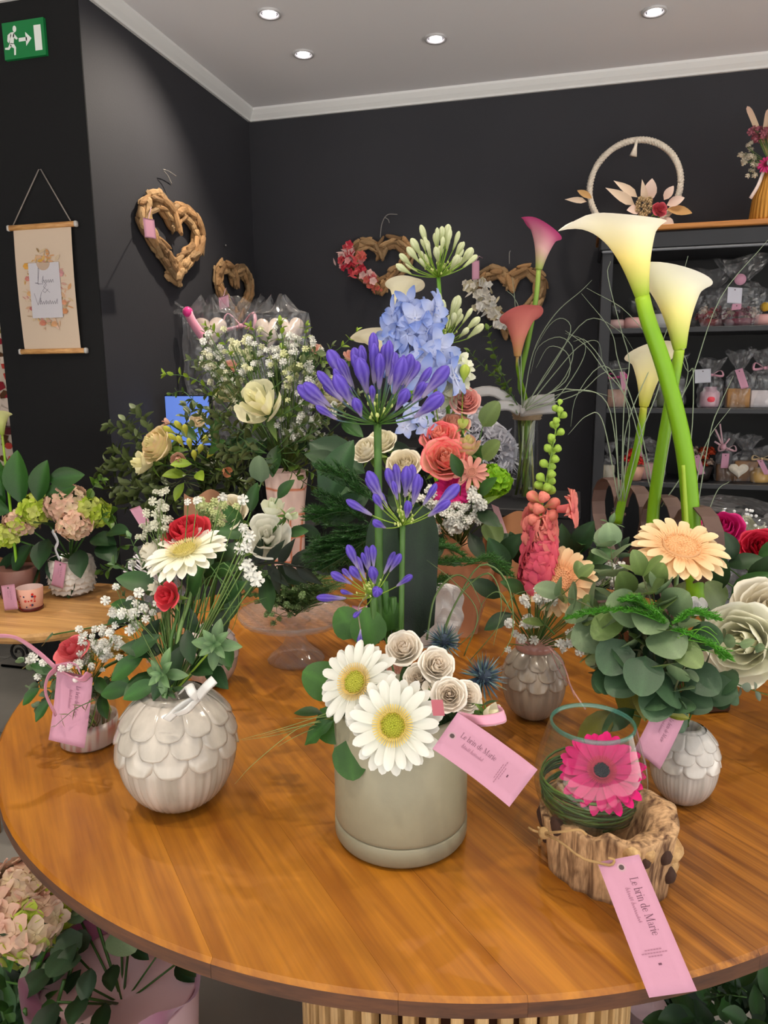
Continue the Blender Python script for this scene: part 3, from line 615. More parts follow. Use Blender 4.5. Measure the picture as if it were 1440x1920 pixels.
def heart_wreath(label,C,ux,uz,nrm,wd,ht,n,pw,group='driftwood hearts on the black walls',dep=1.,ringk=.80):
    # C centre on the wall, ux / uz unit axes, nrm away from the wall
    C=V(C);ux=V(ux);uz=V(uz);nrm=V(nrm); t=thing('heart_wreath',label,'wreath',C,group); pos=[]
    N=400; pts=[heart_pt(2*pi*i/N) for i in range(N)]; L=[0]
    P=[V((p[0]*wd/2*ringk,p[1]*ht/2*ringk)) for p in pts]
    for i in range(N): L.append(L[-1]+(P[(i+1)%N]-P[i]).length)
    for layer,(off,cnt,sh,dz) in enumerate([(0.36,int(n*1.1),0,.35),(-.36,int(n*.95),.5,.35),(0,int(n*1.2),.3,.85),(.5,int(n*.9),.6,.95),(-.5,int(n*.8),.2,.9),(.1,int(n*.7),.9,1.3)]):
        for i in range(cnt):
            s=(i+sh)/cnt*L[-1]; k=max(j for j in range(N) if L[j]<=s); p=P[k]; tn=(P[(k+2)%N]-P[(k-2)%N])
            if tn.length<1e-6: continue
            tn.normalize(); nn=V((-tn.y,tn.x)); q=p+nn*off*pw*rnd.uniform(.7,1.2); tn=(Matrix.Rotation(rnd.uniform(-.22,.22),2)@tn)
            w=C+ux*q.x+uz*q.y+nrm*(pw*.62*dep*dz+.004+rnd.uniform(0,.3)*pw*.3); d=ux*tn.x+uz*tn.y+nrm*rnd.uniform(-.06,.06)
            part(t,'driftwood_piece',drift(rnd.randint(0,7)),frame(w,d,nrm,(pw*rnd.uniform(1.2,2.1),pw*rnd.uniform(.38,.66),pw*.55)))
    return t
a=at(255,425,X=LX+.02);b=at(378,425,X=LX+.02);c=at(316,340,X=LX+.02);d=at(345,545,X=LX+.02)
hy,hz1,hz0=(a.y+b.y)/2,at(285,338,X=LX+.02).z,at(347,545,X=LX+.02).z
h1=heart_wreath('large driftwood heart on the left black wall with small pink tag',(LX,hy,(hz1+hz0)/2),(0,1,0),(0,0,1),(1,0,0),b.y-a.y,(hz1-hz0)*1.0,20,.05)
a=at(400,520,X=LX+.02);b=at(472,520,X=LX+.02); zt_=at(430,474,X=LX+.02).z; zb_=zt_-.36
h2=heart_wreath('small driftwood heart on the left wall above the cellophane-wrapped hearts',(LX,(a.y+b.y)/2,(zt_+zb_)/2),(0,1,0),(0,0,1),(1,0,0),b.y-a.y,zt_-zb_,17,.042)
a=at(648,490,Y=BY-.03);b=at(778,490,Y=BY-.03);zt_=at(710,430,Y=BY-.03).z;zb_=at(710,562,Y=BY-.03).z
h3c=V(((a.x+b.x)/2,BY,(zt_+zb_)/2)); h3=heart_wreath('driftwood heart with coral and pink dried flowers on its left side',h3c,(1,0,0),(0,0,1),(0,-1,0),b.x-a.x,zt_-zb_,16,.042)
a=at(884,520,Y=BY-.03);b=at(1030,520,Y=BY-.03);zt_=at(960,478,Y=BY-.03).z;zb_=at(960,642,Y=BY-.03).z
h4c=V(((a.x+b.x)/2,BY,(zt_+zb_)/2)); h4=heart_wreath('driftwood heart with white dried flowers on its left side',h4c,(1,0,0),(0,0,1),(0,-1,0),b.x-a.x,zt_-zb_,17,.042)
def dried_on(h,pxs,cols,sz,Y,n):
    for k in range(n):
        px,py,s=rnd.choice(pxs); p=at(px+rnd.gauss(0,s),py+rnd.gauss(0,s),Y=Y)+V((0,rnd.uniform(-.02,.02),0)); cc=rnd.choice(cols)
        if k%3: part(h,'dried_flower',floret4(mul(cc,.8),cc,5),zframe(p,V((rnd.uniform(-.5,.5),-1,rnd.uniform(-.3,.6))),sz*rnd.uniform(.6,1.2)))
        else: part(h,'dried_sprig',blade('lance',.25,.2,.1,0,mul(cc,.8),cc,m=PET),frame(p,V((rnd.uniform(-1,.2),-.5,rnd.uniform(-.7,.8))),(0,-1,0),sz*2.2))
dried_on(h3,[(655,470,6),(650,490,8),(670,505,8),(685,515,7),(692,525,6),(662,485,8)],[rgb(225,90,95),rgb(235,160,160),rgb(200,50,70),rgb(230,190,185)],.018,BY-.09,70)
dried_on(h3,[(700,540,5),(688,528,6),(675,480,4)],[rgb(215,120,100),rgb(230,110,100)],.014,BY-.09,24)
dried_on(h4,[(892,540,8),(905,560,8),(918,572,8),(930,585,7),(938,600,6)],[rgb(225,218,205),rgb(200,190,160),rgb(235,232,225)],.02,BY-.09,80)
for (h,P,lb) in ((h1,[(322,345),(315,330),(306,318),(318,322),(330,330)],0),(h3,[(713,445),(716,420),(726,403),(745,402)],1),(h4,[(955,495),(955,475),(957,470)],1)):
    pts=[at(x,y,X=LX+.03) if not lb else at(x,y,Y=BY-.03) for x,y in P]; part(h,'hanging_wire',tube(G(),smooth_path(pts,14),.002,5,rgb(140,135,130)).mesh('wire',SATIN))
part(h3,'hanging_wire',tube(G(),smooth_path([at(722,408,Y=BY-.03),at(728,412,Y=BY-.03),at(730,418,Y=BY-.03)],6),.0018,5,rgb(140,135,130)).mesh('wire',SATIN))
solo('wall_nail','small bare nail in left wall above the small driftwood heart','nail',ball(G(),.006,rgb(150,150,150),None,8,5).mesh('nail',METAL),T(at(423,460,X=LX+.006)))
tag('pink tag hanging on the large driftwood heart',at(268,408,X=LX+.13),at(289,412,X=LX+.13),at(272,445,X=LX+.13),mode='blank',th=.001,hole=False)
tag('pink tag at the top left of the driftwood heart with white flowers',at(885,490,Y=BY-.11),at(899,488,Y=BY-.11),at(885,525,Y=BY-.11),mode='blank',th=.001,hole=False)
tag('pink tag lying against the bottom of the small driftwood heart',at(410,558,X=LX+.12),at(428,552,X=LX+.12),at(412,582,X=LX+.12),mode='blank',th=.001,hole=False)
def hang(o,pts): part(o,'loop_string',tube(G(),pts,.0015,5,rgb(200,160,175)).mesh('loop_string',MATTE))
hang(bpy.data.objects['gift_tag'],[at(278,410,X=LX+.13),at(282,395,X=LX+.09),at(284,385,X=LX+.03)]); hang(bpy.data.objects['gift_tag.001'],[at(892,490,Y=BY-.11),at(898,480,Y=BY-.08),at(905,484,Y=BY-.04)]); hang(bpy.data.objects['gift_tag.002'],[at(419,556,X=LX+.12),at(422,545,X=LX+.08),at(424,540,X=LX+.03)])
# ---------------------------------------------------------------- tables
TB=wood('table_wood',rgb(132,74,8),rgb(180,116,26),(.9,11,11),rough=.45,ns=3.6,bump=.03,rand=.2,coat=.12,contrast=(.28,.72),fine=.28)
TB2=wood('table_wood_striped',rgb(104,54,10),rgb(186,120,40),(.8,20,20),rough=.45,ns=4,bump=.03,rand=.07,coat=.12,fine=.4)
TE=wood('table_edge',rgb(62,32,14),rgb(98,56,26),(3,3,20),rough=.65,ns=4,rand=.1)
tcx,tcy,tr=-.247,1.274,.735; TZ=.75
t=thing('round_table','large round wooden display table with a slatted drum pedestal','table',(tcx,tcy,0))
ang=math.radians(-45.5); ux=V((math.cos(ang),math.sin(ang))); uy=V((-math.sin(ang),math.cos(ang)))
cuts=[-tr,-.565,-.43,-.33,-.19,-.10,-.02,.09,.20,.33,.46,.6,tr]
for i in range(len(cuts)-1):
    a,b=cuts[i]+.00015,cuts[i+1]-.00015; pts=[]
    n=22
    up=[(math.sqrt(max(0,tr*tr-(a+(b-a)*k/n)**2)),a+(b-a)*k/n) for k in range(n+1)]
    ol=up+[(-x,y) for x,y in reversed(up)]
    # clean zero-length ends
    o2=[ol[0]]
    for p in ol[1:]:
        if math.hypot(p[0]-o2[-1][0],p[1]-o2[-1][1])>1e-4: o2.append(p)
    if math.hypot(o2[0][0]-o2[-1][0],o2[0][1]-o2[-1][1])<1e-4: o2.pop()
    m=len(o2); c0=V((0,(a+b)/2)); g=G(); e=.0035
    def sh(p,k): 
        l=math.hypot(*p); return (p[0]*(1-k/l),p[1]*(1-k/l))
    vs=[(p[0],p[1],0) for p in o2]; 
    ring=[(0,.004),(-.004,0),(-.020,0),(-.027,.008)]
    vs=[]; 
    for z,k in ring: vs+=[(*(sh(p,k) if abs(math.hypot(*p)-tr)<1e-3 else p),z) for p in o2]
    fs=[tuple(range(m))]+[(r*m+(i2+1)%m,r*m+i2,(r+1)*m+i2,(r+1)*m+(i2+1)%m) for r in range(3) for i2 in range(m)]+[tuple(range(4*m-1,3*m-1,-1))]
    g.add(vs,fs,(1,1,1)); me=g.mesh('plank',TB2 if i in (4,5,6) else TB,False)
    me.materials.append(TE)
    for pl in me.polygons:
        if abs(pl.normal.z)<.5 : pl.material_index=1
    part(t,'plank',me,T(tcx,tcy,TZ)@Matrix.Rotation(ang,4,'Z'))
pcx,pcy,pr_=at(805,1905,Z=.62).x,tcy-.0,.20
pl=at(515,1895,Z=.6);prr=at(1095,1895,Z=.6); mid_=(pl+prr)/2
SL=wood('slat_wood',rgb(190,145,90),rgb(225,185,130),(20,20,2),rough=.55,ns=3,rand=.08)
dr=.262; dc=V((at(805,1890,Y=.80).x+.01,.765+dr,0))
part(t,'pedestal_core',lathe(G(),[(dr-.03,.02),(dr-.03,TZ-.029)],40,rgb(70,38,20)).mesh('pedestal_core',MATTE),T(dc))
part(t,'pedestal_base',lathe(G(),[(dr-.01,.0),(dr,.004),(dr,.03),(dr-.02,.035)],48,rgb(190,150,100)).mesh('pedestal_base',SATIN),T(dc))
sm=box(G(),.022,.016,TZ-.06,(1,1,1),None,.002).mesh('slat',SL,False)
for i in range(52):
    a=2*pi*i/52; part(t,'slat',sm,T(dc)@Matrix.Rotation(a,4,'Z')@T(dr-.012,0,(TZ-.06)/2+.03))
# side table
SW=wood('pale_wood',rgb(160,112,62),rgb(205,158,98),(.8,10,10),rough=.45,ns=3,rand=.06)
st_z=.65; stc=at(55,1135,Z=st_z); stc=V((-1.46,1.72,0)); e=at(203,1105,Z=st_z); strr=.245
t=thing('side_table','small round pale wood side table at the left edge','table',(stc.x,stc.y,0))
part(t,'tabletop',lathe(G(),[(strr-.012,-.03),(strr-.002,-.02),(strr,-.01),(strr-.003,-.001),(strr-.008,0),(.0001,0)],64,(1,1,1)).mesh('tabletop',SW,False),T(stc.x,stc.y,st_z))
for k in range(3):
    a=[-.72,-2.25,1.4][k]; r=.19; part(t,'leg',tube(G(),[(stc.x+r*math.cos(a)*.95,stc.y+r*math.sin(a)*.95,st_z-.03),(stc.x+r*1.12*math.cos(a),stc.y+r*1.12*math.sin(a),0)],lambda s:.019-.005*s,12,(1,1,1)).mesh('leg',SW))
# dark furniture behind
BLK=mat('black_lacquer',rough=.5,spec=.4,color=rgb(30,30,32),noi=.2,nscale=6,bump=.03)
def plinth(label,x0,x1,y0,y1,z,name='plinth'):
    t=thing(name,label,'plinth',((x0+x1)/2,(y0+y1)/2,0)); part(t,'body',bx(x0+.01,x1-.01,y0+.01,y1-.01,.0,z-.025,(1,1,1),.003).mesh('body',BLK,False)); part(t,'top_panel',bx(x0,x1,y0,y1,z-.025,z,(1,1,1),.003).mesh('top_panel',BLK,False))
plinth('black plinth under the tall glass vase of pink callas',-.34,.02,2.22,2.62,.90)
plinth('black console against the left wall behind the big bouquet',-1.45,-.62,2.85,3.35,1.02,'console')
plinth('black plinth under the dark boxwood bouquet',-1.32,-.86,2.04,2.42,.80)
# ---------------------------------------------------------------- shelf unit
SHX0=.068; SHX1=1.05; SY0=3.25; SY1=BY-.02; zT=at(1130,437,Y=SY0).z
SHM=mat('shelf_paint',rough=.45,spec=.45,color=rgb(46,47,51),noi=.2,nscale=5,bump=.03); SHB=mat('shelf_back',rough=.7,color=rgb(22,22,23))
t=thing('shelf_unit','black display shelf unit with oak top filled with small wrapped gifts','shelf',((SHX0+SHX1)/2,(SY0+SY1)/2,0))
part(t,'wooden_top',bx(SHX0-.02,SHX1+.02,SY0-.03,SY1,zT-.004,zT+.016,(1,1,1),.003).mesh('wooden_top',wood('oak_top',rgb(150,90,35),rgb(200,135,65),(1,10,10),rough=.5,ns=4),False))
part(t,'cornice',bx(SHX0-.01,SHX1+.01,SY0-.015,SY1,zT-.075,zT-.004,(1,1,1),.008).mesh('cornice',SHM,False))
part(t,'cornice_bead',bx(SHX0+.0,SHX1,SY0-.024,SY0-.014,zT-.083,zT-.073,rgb(110,112,118),.003).mesh('cornice_bead',GLOSS,False),label='thin glossy bead under the cornice')
for x in (SHX0+.004,SHX1-.004): part(t,'side_panel',bx(x-.0,x+(.045 if x<.5 else -.045),SY0,SY1,0,zT-.075,(1,1,1),.002).mesh('side_panel',SHM,False))
part(t,'back_panel',bx(SHX0+.03,SHX1-.03,SY1-.012,SY1,0,zT-.08).mesh('back_panel',SHB,False))
SZ=[at(1140,616,Y=SY0).z,at(1140,765,Y=SY0).z,at(1140,902,Y=SY0).z,.52,.2]
for z in SZ: part(t,'shelf_board',bx(SHX0+.04,SHX1-.04,SY0+.004,SY1-.012,z-.022,z,(1,1,1),.002).mesh('shelf_board',SHM,False))
# ================================================================ sage pot arrangement (A)
SAGEM=mat('sage_stoneware',rough=.38,spec=.4,color=rgb(150,144,120),noi=.05,nscale=90,bump=.03,bscale=300)
PC=V((-.191,.788,TZ)); PR=.0805; ph=at(750,1372,Y=.712).z-TZ
t=thing('flower_pot','round sage green hat-box pot with a raised foot band, front centre of table','pot',PC)
part(t,'bowl',lathe(G(),[(PR-.004,.026),(PR-.0005,.029),(PR,.033),(PR,ph-.003),(PR-.002,ph),(PR-.005,ph-.001),(PR-.006,ph-.02),(.0001,ph-.021)],72,(1,1,1)).mesh('bowl',SAGEM),T(PC))
part(t,'foot_band',lathe(G(),[(.0001,0),(PR-.007,0),(PR-.002,.004),(PR+.0005,.008),(PR+.0005,.0255),(PR-.0015,.0275),(PR-.006,.0275)],72,(1,1,1)).mesh('foot_band',SAGEM),T(PC))
part(t,'foam',lathe(G(),[(PR-.008,ph-.02),(PR*.7,ph-.004),(.0001,ph)],24,rgb(40,60,35)).mesh('foam',FUZZ),T(PC))
pb=PC+V((0,0,ph))
GW=(rgb(218,219,204),rgb(232,231,224))
gerbera('white gerbera with yellow centre, lower of the two in sage pot',at(738,1360,Y=.700),V((.02,-.93,.42)),.0525,pb+V((0,-.02,0)),*GW,rgb(172,168,55),rgb(225,200,110),mid=rgb(190,195,70),no=22,ni=18)
gerbera('white gerbera with yellow centre, upper left one in sage pot',at(668,1280,Y=.735),V((-.28,-.82,.55)),.0505,pb+V((-.02,0,0)),*GW,rgb(180,180,65),rgb(222,190,110),mid=rgb(200,200,80),no=22,ni=18)
RC=(rgb(255,240,222),rgb(255,249,238))
rose('cream spray rose at the top of sage pot, above the gerberas',at(757,1216,Y=.80),V((-.05,-.75,.7)),.0245,pb,*RC,group=None)
rose('cream spray rose beside the blue thistle in sage pot',at(818,1248,Y=.775),V((.35,-.7,.6)),.0235,pb,*RC)
rose('cream spray rose lying in centre right of sage pot',at(843,1303,Y=.735),V((.1,-.85,.5)),.0215,pb,*RC)
rose('rightmost cream spray rose of sage pot',at(873,1306,Y=.75),V((.45,-.75,.4)),.0205,pb,*RC)
rose('half hidden cream spray rose between the two white gerberas',at(785,1272,Y=.775),V((0,-.8,.6)),.019,pb,*RC)
rose('small cream rosebud above the pink ribbon of the centre tag',at(922,1338,Y=.735),V((.8,-.4,.25)),.017,pb+V((.03,0,0)),rgb(225,225,190),rgb(238,230,205),lay=(3,3,4))
rose('small closed cream rosebud right of upper white gerbera',at(806,1290,Y=.755),V((0,-.8,.6)),.012,pb,*RC,lay=(3,3))
# round galax leaves round the rim
LR=blade('round',.95,.1,.06,0,rgb(52,92,30),rgb(66,112,36),8,6,wav=.05,mid=.3)
for lb,px,py,Y,d,L in [('round green leaf behind the upper left white gerbera',700,1212,.83,(-.3,.1,1),.05),('round green leaf above the upper left white gerbera',672,1195,.84,(-.6,0,.8),.045),
    ('round green leaf at the far left of the sage pot arrangement',640,1290,.80,(-.9,-.3,.45),.052),('dark round leaf hanging over the sage pot rim, left front',655,1385,.725,(.2,-.45,-.8),.045),
    ('green leaf under the upper left white gerbera',600,1330,.76,(.7,-.3,-.45),.05),('round green leaf behind the cream spray roses',720,1185,.86,(.1,.2,.9),.045)]:
    leafy(lb,at(px,py,Y=Y),V(d),L,LR,up=(0,-1,.4),stalk=pb)
SERR=blade('oval',.5,.25,.05,.1,rgb(42,80,34),rgb(62,104,44),10,4,wav=.25,mid=.3)
leafy('serrated green leaf sticking out left over sage pot rim',at(625,1352,Y=.74),V((-.8,-.3,-.5)),.045,SERR,up=(0,-.6,1),stalk=pb); leafy('dark green leaf at the left rim of the sage pot beneath the gerbera',at(605,1338,Y=.75),V((-.9,-.1,.1)),.035,blade('oval',.5,.2,.1,0,DGREEN,mul(GREEN,.8)),stalk=pb)
SB=blade('lance',.3,.15,.1,0,rgb(40,60,36),rgb(70,100,50))
leafy('pointed green leaf beside the right thistle in sage pot',at(905,1322,Y=.74),V((.7,-.2,.5)),.02,SB,stalk=pb)
def bundle(label,lst,Y0,r,c,group=None,flat=(.35,1),name='grass_blades'):
    paths=[[at(x,y,Y=Y0+(dz if len(q)>2 else 0)) for q in P for x,y,dz in [(q[0],q[1],q[2] if len(q)>2 else 0)]] for P in lst]
    return blades(label,paths,r,c,group,name,flat)
bundle('long bear grass blades sticking out left of the sage pot',[[(625,1345,.02),(560,1365,0),(480,1428,-.03),(440,1470,-.04)],[(622,1352,.02),(560,1378,0),(520,1400,-.02)],[(620,1335,.02),(540,1362,.0),(440,1390,-.02)],[(618,1345,.02),(530,1375,.0),(455,1388,-.02)],[(640,1338,.02),(590,1346,0),(550,1347,-.0)],[(620,1360,.02),(560,1362,0),(490,1380,-.02)],[(625,1350,.02),(575,1358,0),(530,1371,-.02)]],.73,.0011,rgb(120,130,70))
# sea holly thistles
def thistle(label,C,N,R,base):
    t=thing('sea_holly',label,'flower',C); Z=zframe(C,N); g=G()
    lathe(g,[(.0001,-.2*R),(.25*R,-.1*R),(.3*R,.15*R),(.2*R,.4*R),(.0001,.5*R)],12,rgb(70,80,95)); part(t,'cone',g.mesh('cone',FUZZ),Z); g=G()
    for i in range(170):
        th=.25+1.75*(i/170)**.8; a=i*2.39996; d=V((math.sin(th)*math.cos(a),math.sin(th)*math.sin(a),math.cos(th)))
        cc=rnd.choice([rgb(70,95,110),rgb(110,135,140),rgb(45,60,85),rgb(85,105,90)]); p=d*.22*R; e=d*R*rnd.uniform(.7,1.1); o=d.cross(rv(1)).normalized()*.035*R
        g.add([p-o,p+o,(p+e)*.55+o*.7,e,(p+e)*.55-o*.7],[(0,1,2,3,4)],lambda i,p:cc)
    part(t,'bracts',g.mesh('bracts',STEM,False),Z,kind='stuff'); stem(t,[C,(C+V(base))/2,base],.0018,rgb(70,90,90))
thistle('spiky blue-green sea holly at right of sage pot',at(905,1270,Y=.79),V((.5,-.6,.6)),.030,pb)
thistle('spiky dark blue sea holly behind the cream spray roses',at(833,1205,Y=.83),V((.1,-.4,.9)),.027,pb)
# agapanthus
AG=(rgb(175,165,185),rgb(112,92,200),rgb(78,54,165))
umbel('largest purple agapanthus, open head above the centre of table',at(708,795,Y=.92),V((.03,-.12,1)),.1,at(712,1200,Y=.86),42,AG,spread=(.05,1.4),up=.5,bl=.5,stemr=.0052)
umbel('middle purple agapanthus head right of the tallest one',at(755,985,Y=.86),V((-.05,-.2,1)),.068,at(752,1205,Y=.85),17,AG,ped=(LGREEN,rgb(90,95,70)),spread=(.1,1.35),up=.35,stemr=.0036,bl=.6)
umbel('lowest purple agapanthus head just above white gerberas',at(700,1118,Y=.84),V((-.3,-.35,1)),.058,at(705,1205,Y=.84),16,AG,ped=(LGREEN,rgb(90,95,70)),spread=(.1,1.45),up=.16,stemr=.0048,bl=.62)
t=thing('agapanthus_bud','single purple bud hanging by a thin stalk over the white gerbera','flower',at(673,1200,Y=.78)); part(t,'bud',bud_mesh((AG,0),*AG,w=.15),zframe(at(676,1180,Y=.78),V((-.1,0,-1)),.02)); stem(t,[at(676,1182,Y=.78),at(672,1140,Y=.80),at(690,1115,Y=.83)],.0008,rgb(120,110,90),8,label='thin pale stalk')
for lb,P in (('bare green stalk standing behind the lowest purple head',[(722,1090),(728,1200)]),('bare green stalk between the two agapanthus stalks',[(738,1120),(742,1205)])):
    solo('flower_stalk',lb,'stalk',tube(G(),[at(x,y,Y=.87) for x,y in P],.0042,9,rgb(60,100,40)).mesh('stalk',STEM))
ASP=blade('strap',.26,.12,.05,.1,rgb(14,30,14),rgb(28,56,26),10,6,mid=.35)
leafy('broad dark upright leaf behind the agapanthus stalks, left',at(725,1205,Y=.90),V((-.08,.1,1)),.18,ASP,up=(0,-1,.1)); leafy('broad dark upright leaf behind the agapanthus stalks, right',at(778,1205,Y=.91),V((.04,.12,1)),.185,ASP,up=(.3,-1,.1))
leafy('broad dark upright leaf at middle behind the agapanthus stalks',at(750,1205,Y=.93),V((.0,.1,1)),.2,ASP,up=(-.2,-1,.1))
bundle('dark green looped grass blades above the right thistle',[[(800,1200,.08),(815,1120,.1),(850,1080,.1),(880,1090,.08),(905,1140,.05)],[(820,1210,.08),(850,1140,.1),(900,1060,.1),(950,1090,.08),(962,1180,.04),(940,1230,.02)],[(825,1210,.08),(860,1120,.1),(915,1075,.08),(940,1130,.05),(925,1210,.02)],[(850,1220,.07),(890,1180,.07),(905,1130,.07),(935,1110,.05),(960,1150,.03)],[(880,1240,.05),(930,1180,.04),(960,1120,.04),(1000,1105,.04)],[(870,1230,.05),(895,1150,.06),(850,1090,.08),(800,1050,.1)]],.78,.0015,rgb(88,108,62))
# tag of the sage pot, its ribbon
tag('pink shop tag tied on the sage pot, text reads to the right',at(858,1336,Y=.690),at(811,1404,Y=.690),at(1008,1443,Y=.66),bend=-.003)
solo('satin_ribbon','folded pink satin ribbon behind the tag of sage pot','ribbon',tube(G(),smooth_path([at(862,1344,Y=.71),at(900,1352,Y=.69),at(940,1346,Y=.69),at(946,1338,Y=.70),at(935,1330,Y=.71)],16),.006,6,rgb(232,160,185),flat=(1,.12),up=(0,0,1)).mesh('ribbon',RIB))
solo('satin_ribbon','short dark pink ribbon end between gerbera and cream roses','ribbon',surf(G(),lambda u,v:(at(808+22*u+4*v,1312+30*v,Y=.705)),4,4,rgb(180,85,100)).mesh('ribbon',RIB))
# ================================================================ scale-leaf vases
def scale_vase(label,C,R,H,rows=(5,12),op=.42,c=(rgb(205,196,184),rgb(178,172,160)),big=False,cat='vase',nsc=11,scL=.62,grooves=46,neck=None,tilt=None):
    C=V(C); t=thing('ceramic_vase',label,cat,C); k=c
    def prof(u):  # u 0..1 bottom to top
        a=-pi/2+.28+u*(pi-.28-math.acos(min(1,op))*0-.9+.45); r=R*math.cos(a)**.9 if math.cos(a)>0 else .0001; return max(r,.0001),H*(.5+.5*math.sin(a)/math.sin(pi/2))
    us=[i/30 for i in range(31)]; P=[prof(u) for u in us]; P=[p for p in P if p[0]>=R*op or p[1]<H*.5]
    z0=P[0][1]; P=[(r,z-z0) for r,z in P]; top=P[-1]
    pr=[(.0001,0)]+P+[(top[0]-.003,top[1]+.002),(top[0]-.007,top[1]-.004),(top[0]-.008,top[1]-.02),(.0001,top[1]-.022)]
    def warp(a,u,r,z):
        d=.012*max(0,min(1,(top[1]*.72-z)/(top[1]*.3)))*max(0,min(1,z/(top[1]*.1)))
        return (r*(1+d*math.cos(grooves*a+2*math.sin(3*a))),z)
    part(t,'body',lathe(G(),pr,150,lambda u,v:lerp(k[1],k[0],noise.noise(V((math.cos(v*2*pi)*6,math.sin(v*2*pi)*6,u*2)))*.8+.5),warp=warp).mesh('body',CER),T(C))
    def rz(h):
        for (r0,z0_),(r1,z1_) in zip(P,P[1:]):
            if z0_<=h<=z1_: f=(h-z0_)/(z1_-z0_+1e-9); return r0+(r1-r0)*f
        return top[0]
    for row,(hf,L,kk) in enumerate([(.74,.27,0),(.87,.25,.5),(.985,.22,0)]):
        for i in range(nsc):
            a=2*pi*(i+kk)/nsc; L0=R*scL*(L/.3); ww=2*pi/nsc*1.12*(1 if row<2 else 1.05)
            h1=top[1]*hf; Lz=L0
            def fn(u,v):
                y=(v-.5)*2; w=(1-max(0,(u-.45)/.55)**2.3)**.5 if u<.999 else .06
                h=max(0,h1-u*Lz*(1-.04*y*y)); aa=a+y*ww/2*w
                r=rz(h)+.0010+R*.045*u**1.2+R*.018*max(abs(y),max(0,u-.6)*2.5)**4*u+R*.012*row-(R*.07 if (abs(y)>.99 or u>.999) else 0)
                return (r*math.cos(aa),r*math.sin(aa),h)
            g=surf(G(),fn,12,10,lambda u,v:mul(lerp(k[0],k[1],.25+.5*u*(1-abs(v-.5))),1.02+.08*(1-abs(v-.5)*3)))
            part(t,'leaf_scale',g.mesh('leaf_scale',CER),T(C))
    return t,C+V((0,0,top[1]))
BC=V((-.487,.775,TZ)); tB,BT=scale_vase('largest round cream vase with overlapping leaf relief, front left of the table',BC,.0745,.166,c=(rgb(202,192,180),rgb(172,165,152)))
CC=V((-.052,1.135,TZ)); tC,CT=scale_vase('greige leaf-relief vase behind sage pot with coral snapdragon',CC,.0505,.128,c=(rgb(176,162,145),rgb(150,138,124)),nsc=9)
part(tC,'neck_ring',lathe(G(),[(.026,-.004),(.031,0),(.031,.012),(.027,.013)],30,rgb(190,140,130)).mesh('neck_ring',CER),T(CT),label='rosy rim around the mouth')
DC=V((.152,.94,TZ)); tD,DT=scale_vase('small glossy off-white leaf-relief vase at right behind the glass bowl',DC,.042,.112,c=(rgb(215,208,200),rgb(185,180,172)),nsc=9)
GC=V((-.628,1.125,TZ)); tG,GT=scale_vase('pale pinkish leaf-relief vase half hidden behind large round vase',GC,.049,.118,c=(rgb(215,200,196),rgb(190,175,172)),nsc=9)
def ribbon_bow(label,pts_list,w,c,up=(0,0,1),name='ribbon_bow',cat='ribbon',m=None):
    t=thing(name,label,cat,V(pts_list[0][0]))
    for P in pts_list: part(t,'ribbon_loop',tube(G(),smooth_path(P,16),w,6,c,flat=(1,.1),up=up).mesh('ribbon_loop',m or RIB))
    return t
Yb=.712
ribbon_bow('white satin bow on the shoulder of largest cream vase',[[at(374,1308,Y=Yb),at(345,1322,Y=Yb-.005),at(318,1345,Y=Yb-.006),at(312,1350,Y=Yb-.004)],[at(370,1308,Y=Yb),at(385,1290,Y=Yb-.012),at(402,1274,Y=Yb-.01)],[at(372,1310,Y=Yb),at(360,1298,Y=Yb-.008),at(352,1285,Y=Yb),at(338,1300,Y=Yb)],[at(372,1310,Y=Yb),at(350,1332,Y=Yb-.012),at(330,1340,Y=Yb-.008)]],.0055,rgb(225,224,220),up=(0,-.3,1))
# pink hanging ribbon of vase C
ribbon_bow('narrow white and pink ribbon hanging from the greige vase',[[at(1028,1212,Y=1.10),at(1056,1245,Y=1.09),at(1072,1290,Y=1.085),at(1098,1330,Y=1.075)],[at(1028,1212,Y=1.10),at(1050,1260,Y=1.09),at(1068,1285,Y=1.09),at(1078,1310,Y=1.085)]],.004,rgb(235,175,170),up=(0,-1,0),name='satin_ribbon')
# ---------------------------------------------------------------- bouquet of vase B
RS=(rgb(205,40,60),rgb(228,75,85))
gerbera('white gerbera seen from the side over the large left vase',at(348,1035,Y=.83),V((-.12,-.35,.92)),.058,BT,rgb(240,238,205),rgb(246,244,236),rgb(215,200,110),rgb(228,215,150),no=21,ni=17)
rose('coral red rose behind the white gerbera of the large left vase',at(352,1003,Y=.87),V((-.05,-.55,.85)),.038,BT,*RS,edge=rgb(222,60,75),leaves=0)
rose('coral red rose below the white gerbera in large left vase',at(314,1118,Y=.80),V((-.15,-.9,.35)),.0215,BT,*RS,lay=(3,3,4,4),edge=rgb(235,85,95))
rose('white rose at left behind the white gerbera',at(288,1040,Y=.87),V((-.6,-.5,.6)),.028,BT,rgb(235,228,205),rgb(240,236,222))
rose('small white rose peeping out left of the lower coral red rose',at(292,1103,Y=.83),V((-.7,-.5,.3)),.016,BT,rgb(235,228,205),rgb(240,236,222),lay=(3,3,4))
OV=blade('oval',.5,.25,.12,0,rgb(40,76,32),rgb(60,104,44),8,4,wav=.06,mid=.3); OVL=blade('oval',.48,.3,.1,.1,rgb(78,112,70),rgb(112,142,92),7,4,mid=.25); DK=blade('oval',.5,.25,.1,0,rgb(26,50,24),rgb(44,78,36),7,4,mid=.3)
